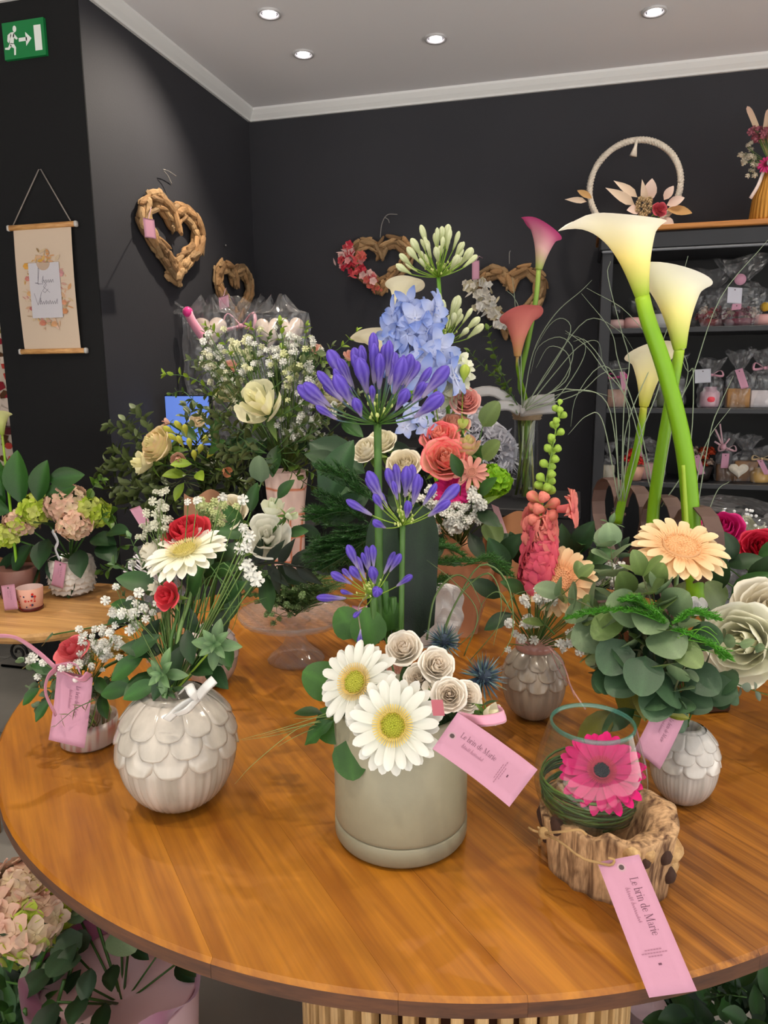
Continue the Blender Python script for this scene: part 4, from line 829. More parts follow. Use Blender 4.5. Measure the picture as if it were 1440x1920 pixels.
greens('dark green rose leaves filling the bouquet of the large left vase',[(300,1100,.84,(-.7,-.3,.25),.06,OV),(330,1130,.82,(.6,-.2,-.6),.05,DK),(300,1190,.79,(-.5,-.4,-.3),.05,OV),(350,1180,.78,(.3,-.5,-.5),.045,DK),(270,1230,.78,(-.6,-.3,-.35),.055,OV),(380,1170,.80,(.5,-.2,-.4),.05,DK),(400,1200,.80,(.5,-.4,-.3),.045,OV),(320,1250,.76,(-.3,-.5,-.6),.045,DK),(360,1120,.83,(.2,-.2,.6),.055,OV),(260,1150,.84,(-.7,0,.2),.05,OV),(410,1130,.84,(.4,-.2,.4),.055,DK),(300,1280,.76,(-.7,-.4,-.2),.05,OV),(380,1080,.85,(.5,0,.2),.05,OV),(340,1210,.77,(-.1,-.6,-.7),.05,DK),(400,1060,.87,(.4,.1,.4),.05,DK),(250,1290,.79,(-.8,-.2,-.1),.05,OV),(300,1160,.81,(-.4,-.4,-.7),.05,DK),(280,1130,.82,(-.6,-.4,-.2),.06,DK),(330,1200,.8,(.4,-.4,.1),.055,DK),(360,1240,.79,(.4,-.4,.1),.055,DK),(310,1220,.8,(-.4,-.4,.2),.055,DK),(290,1260,.8,(-.2,-.6,-.1),.05,OV),(370,1210,.8,(.6,-.4,-.1),.05,DK),(385,1240,.81,(.6,-.4,-.3),.05,DK)],BT)
def star_tip(label,C,N,L,me,group=None,rows=3,base=None,name='foliage_tip'):
    t=thing(name,label,'foliage',C,group); Z=zframe(C,N)
    for r in range(rows):
        for i in range(4):
            a=i*pi/2+r*.8; e=.15+.4*r; d=V((math.cos(a)*math.cos(e),math.sin(a)*math.cos(e),math.sin(e))); part(t,'leaf',me,Z@frame(V((0,0,.004*r)),d,(0,0,1),L*(1-.28*r)))
    if base: stem(t,[V(C),(V(C)+V(base))/2,V(base)],.0015,LGREEN,8)
star_tip('pale green star-shaped leaf tip hanging left over the large vase',at(310,1262,Y=.735),V((-.1,-.95,.3)),.030,OVL,base=BT)
star_tip('pale green star-shaped leaf tip hanging right over the large vase',at(405,1208,Y=.76),V((.2,-.9,.4)),.031,OVL,base=BT)
star_tip('green leaf tip under the left star-shaped tip on the large vase',at(318,1290,Y=.74),V((.1,-.8,-.3)),.018,OV,base=BT)
bundle('looped green grass blades right of the lower coral rose',[[(365,1180),(375,1110),(385,1060),(405,1075),(430,1130),(430,1180)],[(372,1180),(388,1100),(420,1055),(447,1110),(440,1170),(420,1200)],[(378,1170),(400,1090),(415,1065),(440,1085),(455,1140)],[(360,1180),(368,1120),(395,1080),(425,1100),(440,1160)],[(362,1150),(400,1145),(450,1135),(500,1120)],[(382,1180),(385,1110),(380,1070)]],.83,.0021,rgb(88,126,62),flat=(.3,1))
def cluster(px,py,Y,n,sp,dY=.02):
    return [at(px+rnd.gauss(0,sp),py+rnd.gauss(0,sp),Y=Y+rnd.uniform(-dY,dY)) for _ in range(n)]
breath("baby's breath left of the lower coral rose",BT,cluster(240,1160,.80,9,14),.0062)
breath("baby's breath sprig right of the white gerbera",BT,[at(x,y,Y=.80) for x,y in ((462,995),(466,1028),(455,1032),(458,1062),(468,1005),(470,1080),(483,1085))],.009,nb=1,jit=.004)
breath("baby's breath behind the coral rose at the top left",BT,cluster(300,975,.88,12,16),.006,c=rgb(215,215,195))
breath("yellowish baby's breath above the coral rose at the back",BT,cluster(395,958,.92,12,12),.006,c=rgb(200,210,150))
breath("loose baby's breath blossoms in front of the boxwood",BT,[at(x,y,Y=.86) for x,y in ((353,943),(415,932),(370,938),(455,935),(246,1058),(270,1215),(325,1195))],.007,nb=1,jit=.002)
EU=blade('round',.8,.1,.08,0,rgb(88,112,82),rgb(118,142,104),6,4,mid=.2)
for P in ([(330,1160),(285,1110),(245,1075),(215,1060)],[(330,1150),(270,1060),(245,1010)],[(330,1200),(260,1150),(225,1105)]):
    sprig('small-leaved green sprig left of the gerbera bouquet, '+dirw(P),[at(x,y,Y=.86) for x,y in P],7,.026,OVL,'sprigs left of the gerbera bouquet')
# ---------------------------------------------------------------- bouquet of vase G (white lisianthus)
rose('white lisianthus bloom right of the gerbera bouquet',at(500,1008,Y=1.05),V((.3,-.7,.5)),.046,GT,rgb(238,236,220),rgb(240,240,230),lay=(3,3,4,4),op=.8)
rose('half-open white lisianthus above the other white bloom',at(512,955,Y=1.08),V((.1,-.3,1)),.030,GT,rgb(225,232,195),rgb(238,240,222),lay=(3,3,4),op=.4)
rose('cream carnation-like rose behind the coral rose',at(428,965,Y=1.08),V((-.1,-.7,.7)),.040,GT,rgb(225,212,180),rgb(232,224,200))
rose('slim white lisianthus bud pointing right above the dark leaf',at(545,965,Y=1.05),V((.8,-.2,.3)),.018,GT,rgb(205,222,160),rgb(235,240,215),lay=(3,3),op=.2)
greens('green leaves among the white lisianthus blooms',[(a_,b_,1.07,c_,d_,e_) for a_,b_,c_,d_,e_ in [(520,935,(.4,-.1,.5),.042,OV),(490,905,(.0,-.2,.9),.045,EU),(540,1000,(.6,-.3,.2),.04,OV),(560,985,(.7,0,-.3),.04,DK),(455,985,(-.3,-.5,.6),.05,OV),(470,1000,(-.6,-.5,.2),.06,OV),(480,1050,(0,-.6,-.5),.06,DK),(520,1060,(.6,-.3,-.3),.05,DK),(470,960,(.2,-.2,.8),.05,OV),(500,1080,(.2,-.5,-.7),.06,OV),(450,1100,(-.2,-.5,-.7),.06,DK),(440,1060,(-.3,-.5,.2),.06,DK),(425,1140,(-.1,-.5,-.7),.06,DK),(410,1180,(-.1,-.5,-.7),.05,OV),(415,1010,(-.1,-.5,.7),.06,OV),(395,1100,(-.1,-.5,.7),.06,DK),(430,1200,(.1,-.5,-.7),.05,OV)]],GT,up=(0,-.9,.5))
t=thing('ruscus_branch','dark pointed leafy branch reaching right in front of the striped wrap','foliage',at(470,1060,Y=1.05)); stem(t,[at(x,y,Y=1.03) for x,y in ((470,1060),(520,1055),(560,1062),(605,1062))],.002,rgb(20,30,18))
RU=blade('lance',.36,.15,.1,0,rgb(20,34,20),rgb(32,52,28))
for px,py,d in ((480,1060,(.2,0,.9)),(500,1058,(.5,0,.7)),(522,1058,(.5,0,.8)),(545,1060,(.7,0,.6)),(560,1062,(.8,-.1,.5)),(500,1060,(.6,-.1,-.5)),(530,1060,(.7,0,-.5)),(555,1064,(.8,0,-.5)),(585,1064,(1,0,-.1)),(515,1060,(.1,-.1,-.9)),(590,1062,(.9,0,.4))): part(t,'leaf',RU,frame(at(px,py,Y=1.03),d,(0,-1,.2),.05))
# white seersucker fern & small glass with fern: cake stand
# ================================================================ glass cake stand
CK=V((-.52,1.27,TZ)); t=thing('cake_stand','pressed clear glass cake stand holding green fern tufts','cake stand',CK)
part(t,'foot',lathe(G(),[(.052,0),(.055,.003),(.052,.009),(.038,.02),(.024,.035),(.017,.055),(.020,.075),(.03,.083)],60,(1,1,1),warp=lambda a,u,r,z:(r*(1+.035*abs(math.cos(9*a))),z)).mesh('foot',CUTG),T(CK))
part(t,'plate',lathe(G(),[(.02,.083),(.06,.085),(.10,.09),(.108,.100),(.111,.100),(.104,.087),(.06,.080),(.02,.078)],60,(1,1,1),warp=lambda a,u,r,z:(r*(1+.012*math.cos(30*a)),z)).mesh('plate',CUTG),T(CK))
ck=CK+V((0,0,.10))
ferns('soft green fern tuft fanned over the glass cake stand',[([ck+rv(.01),(ck+at(px,py,Y=1.24))/2+V((0,0,.01)),at(px,py,Y=1.22)],.035,22) for px,py in [(470,1090),(500,1070),(540,1075),(580,1070),(615,1075),(640,1090),(600,1100),(560,1110),(520,1115),(490,1130),(640,1120),(455,1115)]],rgb(92,124,68),.0006)
breath("green button blossoms in the fern on the cake stand",ck,cluster(530,1120,1.22,9,25),.006,c=rgb(150,180,120),stemc=rgb(90,120,70))
GB=at(640,1205,Z=TZ)+V((0,.0,0)); solo('ridged_dish','small ridged pale pink glass dish behind the white gerberas','dish',lathe(G(),[(.0001,0),(.035,.0),(.055,.01),(.068,.03),(.071,.032),(.057,.008),(.034,-.0)],48,(1,1,1),warp=lambda a,u,r,z:(r*(1+.03*math.cos(26*a)),z)).mesh('dish',PINKG),T(-.345,1.175,TZ+.001))
# pink tags behind (two), kraft wraps
tag('pink tag standing behind the bud over sage pot',at(625,1160,Y=1.15),at(650,1200,Y=1.12),at(688,1135,Y=1.15),mode='blank',hole=False)
tag('second pink tag crossing the one behind sage pot, upright',at(660,1135,Y=1.17),at(688,1140,Y=1.17),at(660,1190,Y=1.14),mode='blank',hole=False)
ferns('feathery dark green asparagus fern left of the agapanthus',[([at(x,y,Y=.98) for x,y in P],Wd,34) for P,Wd in (([(700,985),(650,1000),(620,1030),(600,1065)],.05),([(700,1000),(640,1020),(600,1030)],.045),([(690,960),(630,960),(585,975)],.045),([(700,940),(650,900),(600,880)],.05),([(690,980),(640,950),(600,930)],.045),([(690,1010),(650,1040),(600,1070)],.04))],rgb(44,84,34),.0006)
ferns('feathery green asparagus fern right of the agapanthus stalks',[([at(x,y,Y=1.0) for x,y in P],Wd,30) for P,Wd in (([(770,1060),(830,1055),(890,1050)],.035),([(770,1050),(820,1025),(870,1040)],.035),([(765,1080),(800,1095),(840,1080)],.03),([(870,1060),(920,1050),(960,1080)],.03))],rgb(60,104,42),.0005)
bigl=blade('oval',.55,.2,.08,.15,rgb(30,62,32),rgb(44,84,42),10,6,wav=.03,mid=.35)
leafy('big veined dark green leaf left of the agapanthus stalk',at(612,950,Y=1.05),V((.25,.1,.9)),.11,bigl,up=(-.3,-1,.2)); leafy('second big dark leaf in front of the fern left of stalk',at(620,985,Y=1.03),V((.6,.0,.6)),.08,bigl,up=(-.3,-1,.2)); leafy('dark leaf under the large white rose behind agapanthus',at(580,830,Y=1.45),V((.6,-.2,-.2)),.14,bigl,up=(0,-.8,.6))
# ================================================================ cup at left (F)
FC=V((-.708,.885,TZ)); t=thing('glass_cup','round tumbler vase with pale printed base at the left edge of the table','vase',FC)
part(t,'glass_body',lathe(G(),[(.038,.004),(.042,.02),(.042,.085),(.040,.088),(.040,.02),(.036,.006)],48,(1,1,1)).mesh('glass_body',GLASS),T(FC))
part(t,'printed_base',lathe(G(),[(.0001,0),(.036,0),(.043,.006),(.0435,.03),(.043,.042),(.041,.03),(.038,.01),(.0001,.008)],60,lambda u,v:(rgb(220,205,195) if noise.noise(V((math.cos(v*2*pi)*5,math.sin(v*2*pi)*5,u*5)))<.15 else rgb(200,140,130))).mesh('printed_base',CER),T(FC))
FT=FC+V((0,0,.085)); g=G()
for i in range(26):
    a=rnd.uniform(0,2*pi); r=.034; tube(g,smooth_path([FC+V((r*.6*math.cos(a),r*.6*math.sin(a),.01)),FC+V((r*math.cos(a+1),r*math.sin(a+1),.045)),FT+V((.02*math.cos(a+2),.02*math.sin(a+2),0))],6),.001,4,rnd.choice([GREEN,LGREEN,rgb(100,80,40)]))
solo('stems_in_glass','tangled thin stems inside the left tumbler vase','stems',g.mesh('stems',STEM),kind='stuff')
rose('pink-red rose over the left tumbler vase with the long ribbon',at(137,1222,Y=.86),V((-.1,-.6,.8)),.031,FT,rgb(205,60,75),rgb(230,120,125),edge=rgb(225,105,110),lay=(3,3,4,4))
breath("baby's breath right of the pink-red rose",FT,cluster(190,1215,.86,16,18),.0055,nb=3)
breath("baby's breath under the pink-red rose",FT,cluster(150,1255,.84,7,14),.005,nb=2)
breath("white bud sprigs left of the pink-red rose",FT,[at(x,y,Y=.85) for x,y in ((65,1232),(55,1240),(70,1270),(80,1243),(62,1228))],.006,nb=1,jit=.002)
for P in ([(150,1290),(100,1270),(60,1290)],[(140,1290),(80,1260),(45,1240)],[(150,1290),(95,1300),(70,1325)],[(160,1290),(190,1300),(210,1270)]):
    sprig('grey-green sprig at the rim of the left tumbler vase, '+dirw(P),[at(x,y,Y=.87) for x,y in P],6,.024,EU,'sprigs of the left tumbler vase')
greens('green leaves around the rim of the left tumbler vase',[(a_,b_,.86,c_,.038,OV) for a_,b_,c_ in ((75,1290,(-.5,-.3,-.4)),(180,1270,(.6,-.5,-.2)),(190,1300,(.4,-.5,-.6)),(95,1310,(-.3,-.5,-.5)),(160,1250,(.2,-.5,.3)),(225,1260,(.4,-.4,-.3)),(105,1260,(-.6,-.3,.3)))],FT)
rose('ochre dried bloom right of the pink-red rose',at(225,1215,Y=.9),V((.2,-.6,.6)),.024,FT,rgb(190,150,70),rgb(200,165,90),lay=(3,3,4),op=.7)
sprig('dried twig sprig crossing the lower left pink tag',[at(x,y,Y=.80) for x,y in ((178,1312),(140,1330),(105,1360))],6,.018,blade('lance',.12,.2,.1,0,rgb(120,120,80),rgb(140,135,90)),sr=.0008)
tag('pink tag with long curled ribbon hanging in front of left tumbler vase',at(174,1270,Y=.825),at(107,1256,Y=.825),at(158,1403,Y=.80),bend=-.002,mode='part')
t=ribbon_bow('long pink satin ribbon curling over the left edge of the table',[[at(-8,1192,Y=.78),at(30,1196,Y=.79),at(70,1222,Y=.81),at(108,1256,Y=.82)],[at(108,1252,Y=.82),at(90,1270,Y=.80),at(86,1300,Y=.79),at(105,1342,Y=.79)],[at(105,1250,Y=.82),at(140,1245,Y=.815),at(150,1262,Y=.82)],[at(108,1256,Y=.82),at(150,1275,Y=.815),at(168,1262,Y=.82)]],.0062,rgb(215,140,165),up=(.2,-.5,.6),name='satin_ribbon')
solo('pearl_pin','white pearl pin at the top of the left pink tag','pin',ball(G(),.0045,rgb(225,215,212),None,12,9).mesh('pearl',GLOSS),T(at(142,1274,Y=.818)))
leafy('thin curved stem tendril with leaves above the left rose',at(100,1190,Y=.9),V((-.4,0,-.3)),.03,EU,stalk=at(235,1165,Y=.9))
# ================================================================ stump bowl (E)
EC=V((.048,.760,TZ)); g=G(); SW_=wood('stump_wood',rgb(92,60,36),rgb(200,160,116),(14,14,2.0),rough=.8,ns=7,bump=.7,rand=0,contrast=(.36,.56),fine=.6)
def sr(a,z):
    n=noise.noise(V((math.cos(a)*1.6+3,math.sin(a)*1.6,z*6)))*.30+noise.noise(V((math.cos(a)*3,math.sin(a)*3,z*8)))*.12
    return .054*(1+n)+.012*math.cos(a*2+.8)+.006
def stump(g):
    nz,na=14,72; vs=[]
    for i in range(nz+1):
        for k in range(na):
            a=2*pi*k/na; u=i/nz; h=.080+.018*noise.noise(V((math.cos(a)*1.7,math.sin(a)*1.7,5)))+.014*math.cos(a-.5); z=u*h; r=sr(a,z)*(1-.08*(1-u)) ; vs.append((r*math.cos(a)*1.08,r*math.sin(a)*.92,z))
    fs=[(i*na+k,i*na+(k+1)%na,(i+1)*na+(k+1)%na,(i+1)*na+k) for i in range(nz) for k in range(na)]
    b=nz*na
    for s_,dz in ((.85,.002),(.6,-.006),(.35,-.02),(.02,-.025)):
        st=len(vs)
        for k in range(na): x,y,z=vs[b+k]; vs.append((x*s_/1,y*s_,(z+dz) if s_>.5 else .045+dz))
        fs+=[((st-na if s_!=.85 else b)+k,(st-na if s_!=.85 else b)+(k+1)%na,st+(k+1)%na,st+k) for k in range(na)]
    fs.append(tuple(range(na))[::-1])
    g.add(vs,fs,lambda i,p:(1,1,1)); return g
t=thing('driftwood_stump','gnarled driftwood stump carrying the glass bowl, front right','stump',EC); part(t,'wood',stump(g).mesh('wood',SW_),T(EC))
BK=mat('bark_dark',rough=.9,color=rgb(62,38,26),bump=.6,bscale=120)
for a,z,s in ((2.75,.05,.016),(2.95,.035,.012),(-1.25,.055,.010),(-1.0,.06,.009),(-.35,.03,.012),(-.2,.05,.011),(3.3,.06,.014),(-.55,.058,.012),(-.05,.022,.012)):
    r=sr(a,z)-.002; s*=.62; g=G(); ball(g,s,(1,1,1),None,9,6,1.4); [g.v.__setitem__(i,v*(1+.35*noise.noise(v*90))) for i,v in enumerate(g.v)]
    part(t,'bark_knot',g.mesh('bark_knot',BK),T(EC)@T(r*math.cos(a)*1.04,r*math.sin(a)*.9,z),label='dark bark knot')
LTW=wood('burl_wood',rgb(150,105,55),rgb(222,185,130),(5,5,5),rough=.8,ns=8,bump=.8)
for a,z,s in ((.15,.06,.022),(-.15,.055,.018),(.5,.06,.02),(-1.15,.062,.014),(-.9,.064,.012),(.0,.035,.02)):
    r=sr(a,z)-.004; s*=.75; g=G(); ball(g,s,(1,1,1),None,14,10,1.2); [g.v.__setitem__(i,v*(1+.5*noise.noise(v*70+V((a,0,0))))) for i,v in enumerate(g.v)]
    part(t,'burl',g.mesh('burl',LTW),T(EC)@T(r*math.cos(a)*1.04,r*math.sin(a)*.9,z),label='pale knobbly burl')
# glass bowl: opening at px (1043..1203, 1333..1400)
bo=at(1118,1570,Y=.76); GZ=.797; BCn=V((.030,.790,GZ)); 
pr=[(.0001,.0),(.030,.001),(.048,.012),(.059,.032),(.0625,.052),(.060,.075),(.053,.10),(.0465,.122)]
def spline_prof(P,n): return [(max(.0001,p.x),p.y) for p in smooth_path([V((a,b,0)) for a,b in P],n)]
op_=spline_prof(pr,30); inn=[(max(.0001,r-.0022),z+.002) for r,z in reversed(op_)]; 
t=thing('glass_bowl','clear egg-shaped glass bowl with green-tinted rim resting on the stump','vase',BCn)
part(t,'bowl_wall',lathe(G(),op_,72,(1,1,1),cap=False).mesh('bowl_wall',TINTG),T(BCn)); 
tz=op_[-1]; part(t,'rim',lathe(G(),[(tz[0]-.0022,tz[1]-.004),(tz[0],tz[1]-.004),(tz[0]+.0004,tz[1]),(tz[0]-.001,tz[1]+.0012),(tz[0]-.0026,tz[1]),(tz[0]-.0022,tz[1]-.004)],72,(1,1,1)).mesh('rim',GLASSG),T(BCn),label='green tinted rim')
WAT=film('water',(.90,.95,.92),.02,.02)
g=G(); lathe(g,[(.0001,.018),(.049,.018)],40,(1,1,1)); part(t,'water',g.mesh('water',WAT),T(BCn))
gc_=at(1128,1447,Y=.765)
gerbera('hot pink gerbera with dark centre inside the glass bowl',gc_,V((-.02,-.62,.78)),.0475,BCn+V((0,.01,.01)),rgb(200,6,100),rgb(212,12,112),rgb(22,6,9),rgb(190,40,70),no=22,ni=18,ringR=.2,mid=rgb(15,5,8),outer_drop=.05)
t=thing('coiled_grass','dark green grass blades coiled inside the glass bowl under the gerbera','foliage',BCn)
for k in range(16):
    z=.022+.0022*k; a0=rnd.uniform(0,6); tilt=rnd.uniform(-.25,.25); ph=rnd.uniform(0,6); P=[]
    rr=[r for r,zz in op_ if zz>=z][0]-.006-rnd.uniform(0,.004)
    for j in range(22): a=a0+j*.26; P.append(BCn+V((rr*math.cos(a),rr*math.sin(a),z+.013*math.cos(a-ph)*(.5+tilt))))
    part(t,'blade',tube(G(),P,.0019,4,rnd.choice([rgb(36,64,28),rgb(58,92,36),rgb(92,122,44)]),flat=(1,.3)).mesh('blade',LEAF))
g=G()
for i in range(9): ball(g,rnd.uniform(.006,.010),rgb(190,205,205),T(BCn+V((-.02+rnd.uniform(-.016,.016),-.02+rnd.uniform(-.01,.014),.012+rnd.uniform(0,.008)))),10,7)
solo('glass_pebbles','clear glass pebbles at the bottom of the glass bowl','pebbles',g.mesh('pebbles',TINTG),kind='stuff')
# twine round the stump
TW=rgb(176,142,96)
t=thing('jute_twine','jute twine knotted round the stump and running to the tag','string',at(1025,1560,Y=.73))
part(t,'knot',ball(G(),.0065,TW,None,8,6).mesh('knot',FUZZ),T(at(1020,1562,Y=.727)))
for P in ([(1018,1562,.727),(1050,1560,.70),(1085,1556,.70),(1100,1565,.70)],[(1018,1562,.727),(1050,1578,.70),(1090,1608,.69),(1120,1617,.685),(1145,1622,.683),(1152,1612,.684),(1140,1609,.684)],[(1018,1562,.727),(1000,1557,.73),(992,1552,.74)],[(1018,1560,.727),(1008,1550,.73)],[(1018,1562,.727),(1012,1585,.78),(1010,1570,.82)]):
    part(t,'strand',tube(G(),smooth_path([at(x,y,Y=d) for x,y,d in P],14),.0014,5,TW).mesh('strand',FUZZ))
tA=at(1120,1617,Y=.688); tB=at(1198,1602,Y=.69); zE=TZ+.004
tC=at(1222,1879,Z=TZ-.012)
tag('long pink shop tag hanging from stump over the table edge',tB,tA,at(1307,1858,Y=at(1265,1868,Z=TZ+.006).y),bend=.004)
# ================================================================ tag, leaves and gerbera of vase D
tag('pink shop tag behind the glass bowl, on the small glossy vase',at(1285,1345,Y=.87),at(1237,1307,Y=.87),at(1237,1443,Y=.85),bend=.002,mode='part')
LCt=rgb(150,150,40)
t=thing('tag_leaf','yellow-green curled leaf holding the tag of the small glossy vase','foliage',at(1290,1335,Y=.87)); part(t,'leaf',blade('oval',.36,.2,.3,0,rgb(110,115,30),rgb(165,165,60),mid=.2),frame(at(1247,1340,Y=.862),V((1,0,-.02)),(0,-.8,.6),.028)); part(t,'stem',tube(G(),smooth_path([at(1290,1338,Y=.865),at(1278,1315,Y=.87),at(1240,1290,Y=.9)],10),.0016,5,DGREEN).mesh('stem',STEM))
EUL=blade('round',1.0,.12,.07,0,rgb(104,130,92),rgb(140,162,120),8,6,mid=.18,wav=.02); EUD=blade('round',.95,.1,.06,0,rgb(50,78,52),rgb(74,104,70),8,6,mid=.2); EUM=blade('round',.75,.12,.08,0,rgb(92,116,58),rgb(124,146,84),8,6,mid=.2)
PE0=rgb(240,190,135);PE1=rgb(240,222,180)
gerbera('large pale peach gerbera facing up over the eucalyptus, right',at(1277,1027,Y=.97),V((.12,-.42,.9)),.0625,DT,PE0,PE1,rgb(245,195,140),rgb(248,205,155),no=20,ni=16,ringR=.42,stemr=.003)
gerbera('peach gerbera left of the eucalyptus, behind the greige vase',at(1048,1088,Y=1.10),V((-.25,-.75,.55)),.058,CT,rgb(240,180,130),rgb(240,218,175),rgb(245,180,130),rgb(248,195,145),no=20,ni=17,ringR=.42)
def eu(label,P,Y,n,L,me,**k): return sprig(label,[at(*p,Y=Y+(p2 if False else 0)) for p in P for p2 in (0,)],n,L,me,**k)
for lb,P,Y,n,L,me in [
 ('round-leaved eucalyptus sprig rising left of the large peach gerbera',[(1190,1280),(1165,1180),(1150,1080),(1145,1025)],.95,6,.048,EUL),
 ('round-leaved eucalyptus sprig pointing left to the small peach gerbera',[(1200,1270),(1160,1190),(1110,1140),(1050,1115)],.93,6,.052,EUL),
 ('dark eucalyptus sprig drooping at the lower left of the bunch',[(1230,1260),(1200,1220),(1165,1230),(1140,1260)],.91,5,.05,EUD),
 ('eucalyptus sprig with large leaves in the middle of the right bunch',[(1240,1290),(1225,1220),(1225,1150),(1205,1080)],.90,6,.052,EUM),
 ('dark eucalyptus sprig hanging over the small glossy vase',[(1250,1240),(1230,1270),(1240,1300),(1260,1330)],.89,4,.05,EUD),
 ('eucalyptus sprig under the large peach gerbera',[(1260,1290),(1265,1230),(1270,1160),(1245,1110)],.92,5,.046,EUL),
 ('dark eucalyptus sprig spreading right towards the wooden trough end',[(1240,1260),(1280,1255),(1320,1270),(1350,1290)],.93,5,.046,EUD),
 ('small eucalyptus sprig with pale leaves at the front of right bunch',[(1260,1310),(1270,1280),(1285,1245),(1290,1215)],.88,5,.03,EUL),
 ('eucalyptus sprig reaching far left at mid height',[(1220,1270),(1170,1250),(1120,1200),(1110,1160)],.94,5,.05,EUM)]:
    sprig(lb,[at(x,y,Y=Y) for x,y in P],n,L,me,jit=.5,ang=1.1,taper=.35,sr=.0015,sc_=rgb(110,110,75),name='eucalyptus_sprig')
EL=[(1200,1150,.91,(-.6,-.4,.3),.05,EUL),(1230,1180,.89,(.3,-.5,-.2),.048,EUL),(1170,1200,.90,(-.4,-.5,-.6),.05,EUD),(1210,1230,.88,(-.1,-.6,-.6),.05,EUD),(1260,1200,.88,(.5,-.5,-.3),.045,EUM),(1290,1250,.9,(.5,-.4,-.3),.045,EUD),(1240,1290,.88,(-.2,-.5,-.4),.045,EUD),(1275,1300,.9,(.6,-.4,-.1),.04,EUD),(1180,1120,.93,(-.2,-.4,.6),.045,EUM),(1140,1180,.93,(-.6,-.3,-.2),.05,EUL),(1255,1150,.91,(.2,-.4,.5),.045,EUL),(1220,1100,.93,(.2,-.4,.7),.04,EUM),(1310,1290,.92,(.7,-.3,.1),.045,EUD),(1190,1260,.9,(-.5,-.4,-.3),.045,EUD),(1160,1150,.92,(-.5,-.5,-.4),.048,EUM),(1290,1190,.92,(.6,-.4,.1),.042,EUD),(1225,1145,.9,(-.2,-.7,-.2),.045,EUL)]
greens('loose round eucalyptus leaves filling the right bunch',EL,DT)
ferns('bright green asparagus fern crossing the right eucalyptus bunch',[([at(x,y,Y=.88) for x,y in P],.022,36) for P in ([(1260,1175),(1180,1145),(1110,1148),(1060,1160)],[(1255,1180),(1290,1190),(1340,1215),(1362,1235)],[(1250,1175),(1200,1130),(1165,1125)],[(1260,1170),(1300,1150),(1345,1160)])],rgb(72,140,36),.0006)
bundle('bright green stalks tied at the middle of the eucalyptus bunch',[[(1270,1195),(1320,1205),(1362,1215)],[(1270,1200),(1310,1215),(1350,1228)],[(1275,1192),(1310,1180),(1340,1195),(1360,1230)],[(1285,1205),(1320,1175),(1345,1190)]],.875,.0022,rgb(105,165,45))
greens('yellow-green soft leaves lying on the table behind the glass bowl',[(1165,1265,.97,(.2,-.5,-.5),.07,blade('oval',.5,.3,.2,0,rgb(105,105,25),rgb(150,145,50),mid=.25)),(1150,1330,.93,(-.4,-.3,-.4),.07,blade('oval',.5,.3,.2,0,rgb(105,105,25),rgb(150,145,50),mid=.25)),(1200,1260,.95,(.1,-.5,-.6),.06,blade('oval',.5,.3,.2,0,rgb(105,105,25),rgb(150,145,50),mid=.25)),(1190,1330,.93,(-.6,-.4,-.3),.05,OV)],DT)
t=thing('twig','pale bare twig end sticking out left of the eucalyptus bunch','twig',at(1165,1228,Y=.95)); part(t,'twig',tube(G(),[at(1175,1225,Y=.95),at(1145,1236,Y=.94),at(1118,1248,Y=.93)],.0016,6,rgb(170,140,100)).mesh('twig',MATTE)); 
# ================================================================ snapdragon etc. in vase C
t=thing('snapdragon','coral pink snapdragon spike with green bud tip','flower',CT)
sp=smooth_path([at(1012,1090,Y=1.12),at(1010,1000,Y=1.13),at(1025,900,Y=1.13),at(1050,765,Y=1.13)],40); part(t,'stem',tube(G(),[CT]+sp,lambda s:.0028*(1.1-.8*s),6,rgb(120,150,60)).mesh('stem',STEM))
SN=lambda c0,c1:cached(('snap',c0,c1),lambda:_snap(c0,c1))
def _snap(c0,c1):
    g=G(); tube(g,[(0,0,0),(.35,0,0),(.6,0,.02)],lambda s:.13+.07*s,8,c0)
    for i,(a,l,w) in enumerate([(.9,.55,.7),(-.5,.5,.55),(1.5,.5,.6),(2.3,.45,.5),(-1.3,.55,.7),(3.4,.35,.5)]):
        M=frame((.5,0,0),(.55,math.cos(a)*.8,math.sin(a)*.8),(1,0,0),.85); surf(g,lambda u,v:(u*l*1.4,(v-.5)*w*1.6*math.sin(pi*min(.92,u*.8+.12)),.15*math.sin(v*9)*u-.45*u*u),5,5,lambda u,v:lerp(c0,c1,u),M)
    return g.mesh('snap_bloom',PET)
for i in range(46):
    f=i/45; k=min(39,int(f*40)); p=sp[k]; d=(sp[min(40,k+1)]-sp[max(0,k-1)]).normalized(); a=i*2.2; s=V((math.cos(a),math.sin(a)*.9-.25,0)); 
    if f<.42:
        part(t,'bloom',SN(rgb(215,75,110),rgb(232,100,115)) if f<.3 else SN(rgb(228,112,115),rgb(238,145,130)),frame(p,(s+V((0,0,.25))).normalized(),(0,0,1),.042*(1-.4*f)))
    elif f<.56: part(t,'opening_bud',bud_mesh('sn1',rgb(150,175,70),rgb(240,150,130),rgb(235,130,120),w=.3),zframe(p,s+d*.5,.03))
    else: part(t,'green_bud',bud_mesh('sn2',rgb(140,170,60),rgb(165,195,80),rgb(150,185,70),w=.34),zframe(p,s+d*.9,.0215*(1.45-f*.75)))
part(t,'bloom',SN(rgb(235,120,120),rgb(242,150,135)),frame(at(1045,955,Y=1.12),(1,-.2,.15),(0,0,1),.042))
for i in range(5): part(t,'tip_bud',bud_mesh('sn2',rgb(140,170,60),rgb(165,195,80),rgb(150,185,70),w=.34),zframe(sp[-1-i]+rv(.002),d+rv(.2),.012))
breath("baby's breath around the mouth of the greige vase, left",CT,cluster(985,1175,1.09,11,17),.0075,nb=1,jit=.012)
breath("baby's breath around the mouth of the greige vase, right",CT,cluster(1070,1190,1.09,12,17),.0075,nb=2,jit=.01)
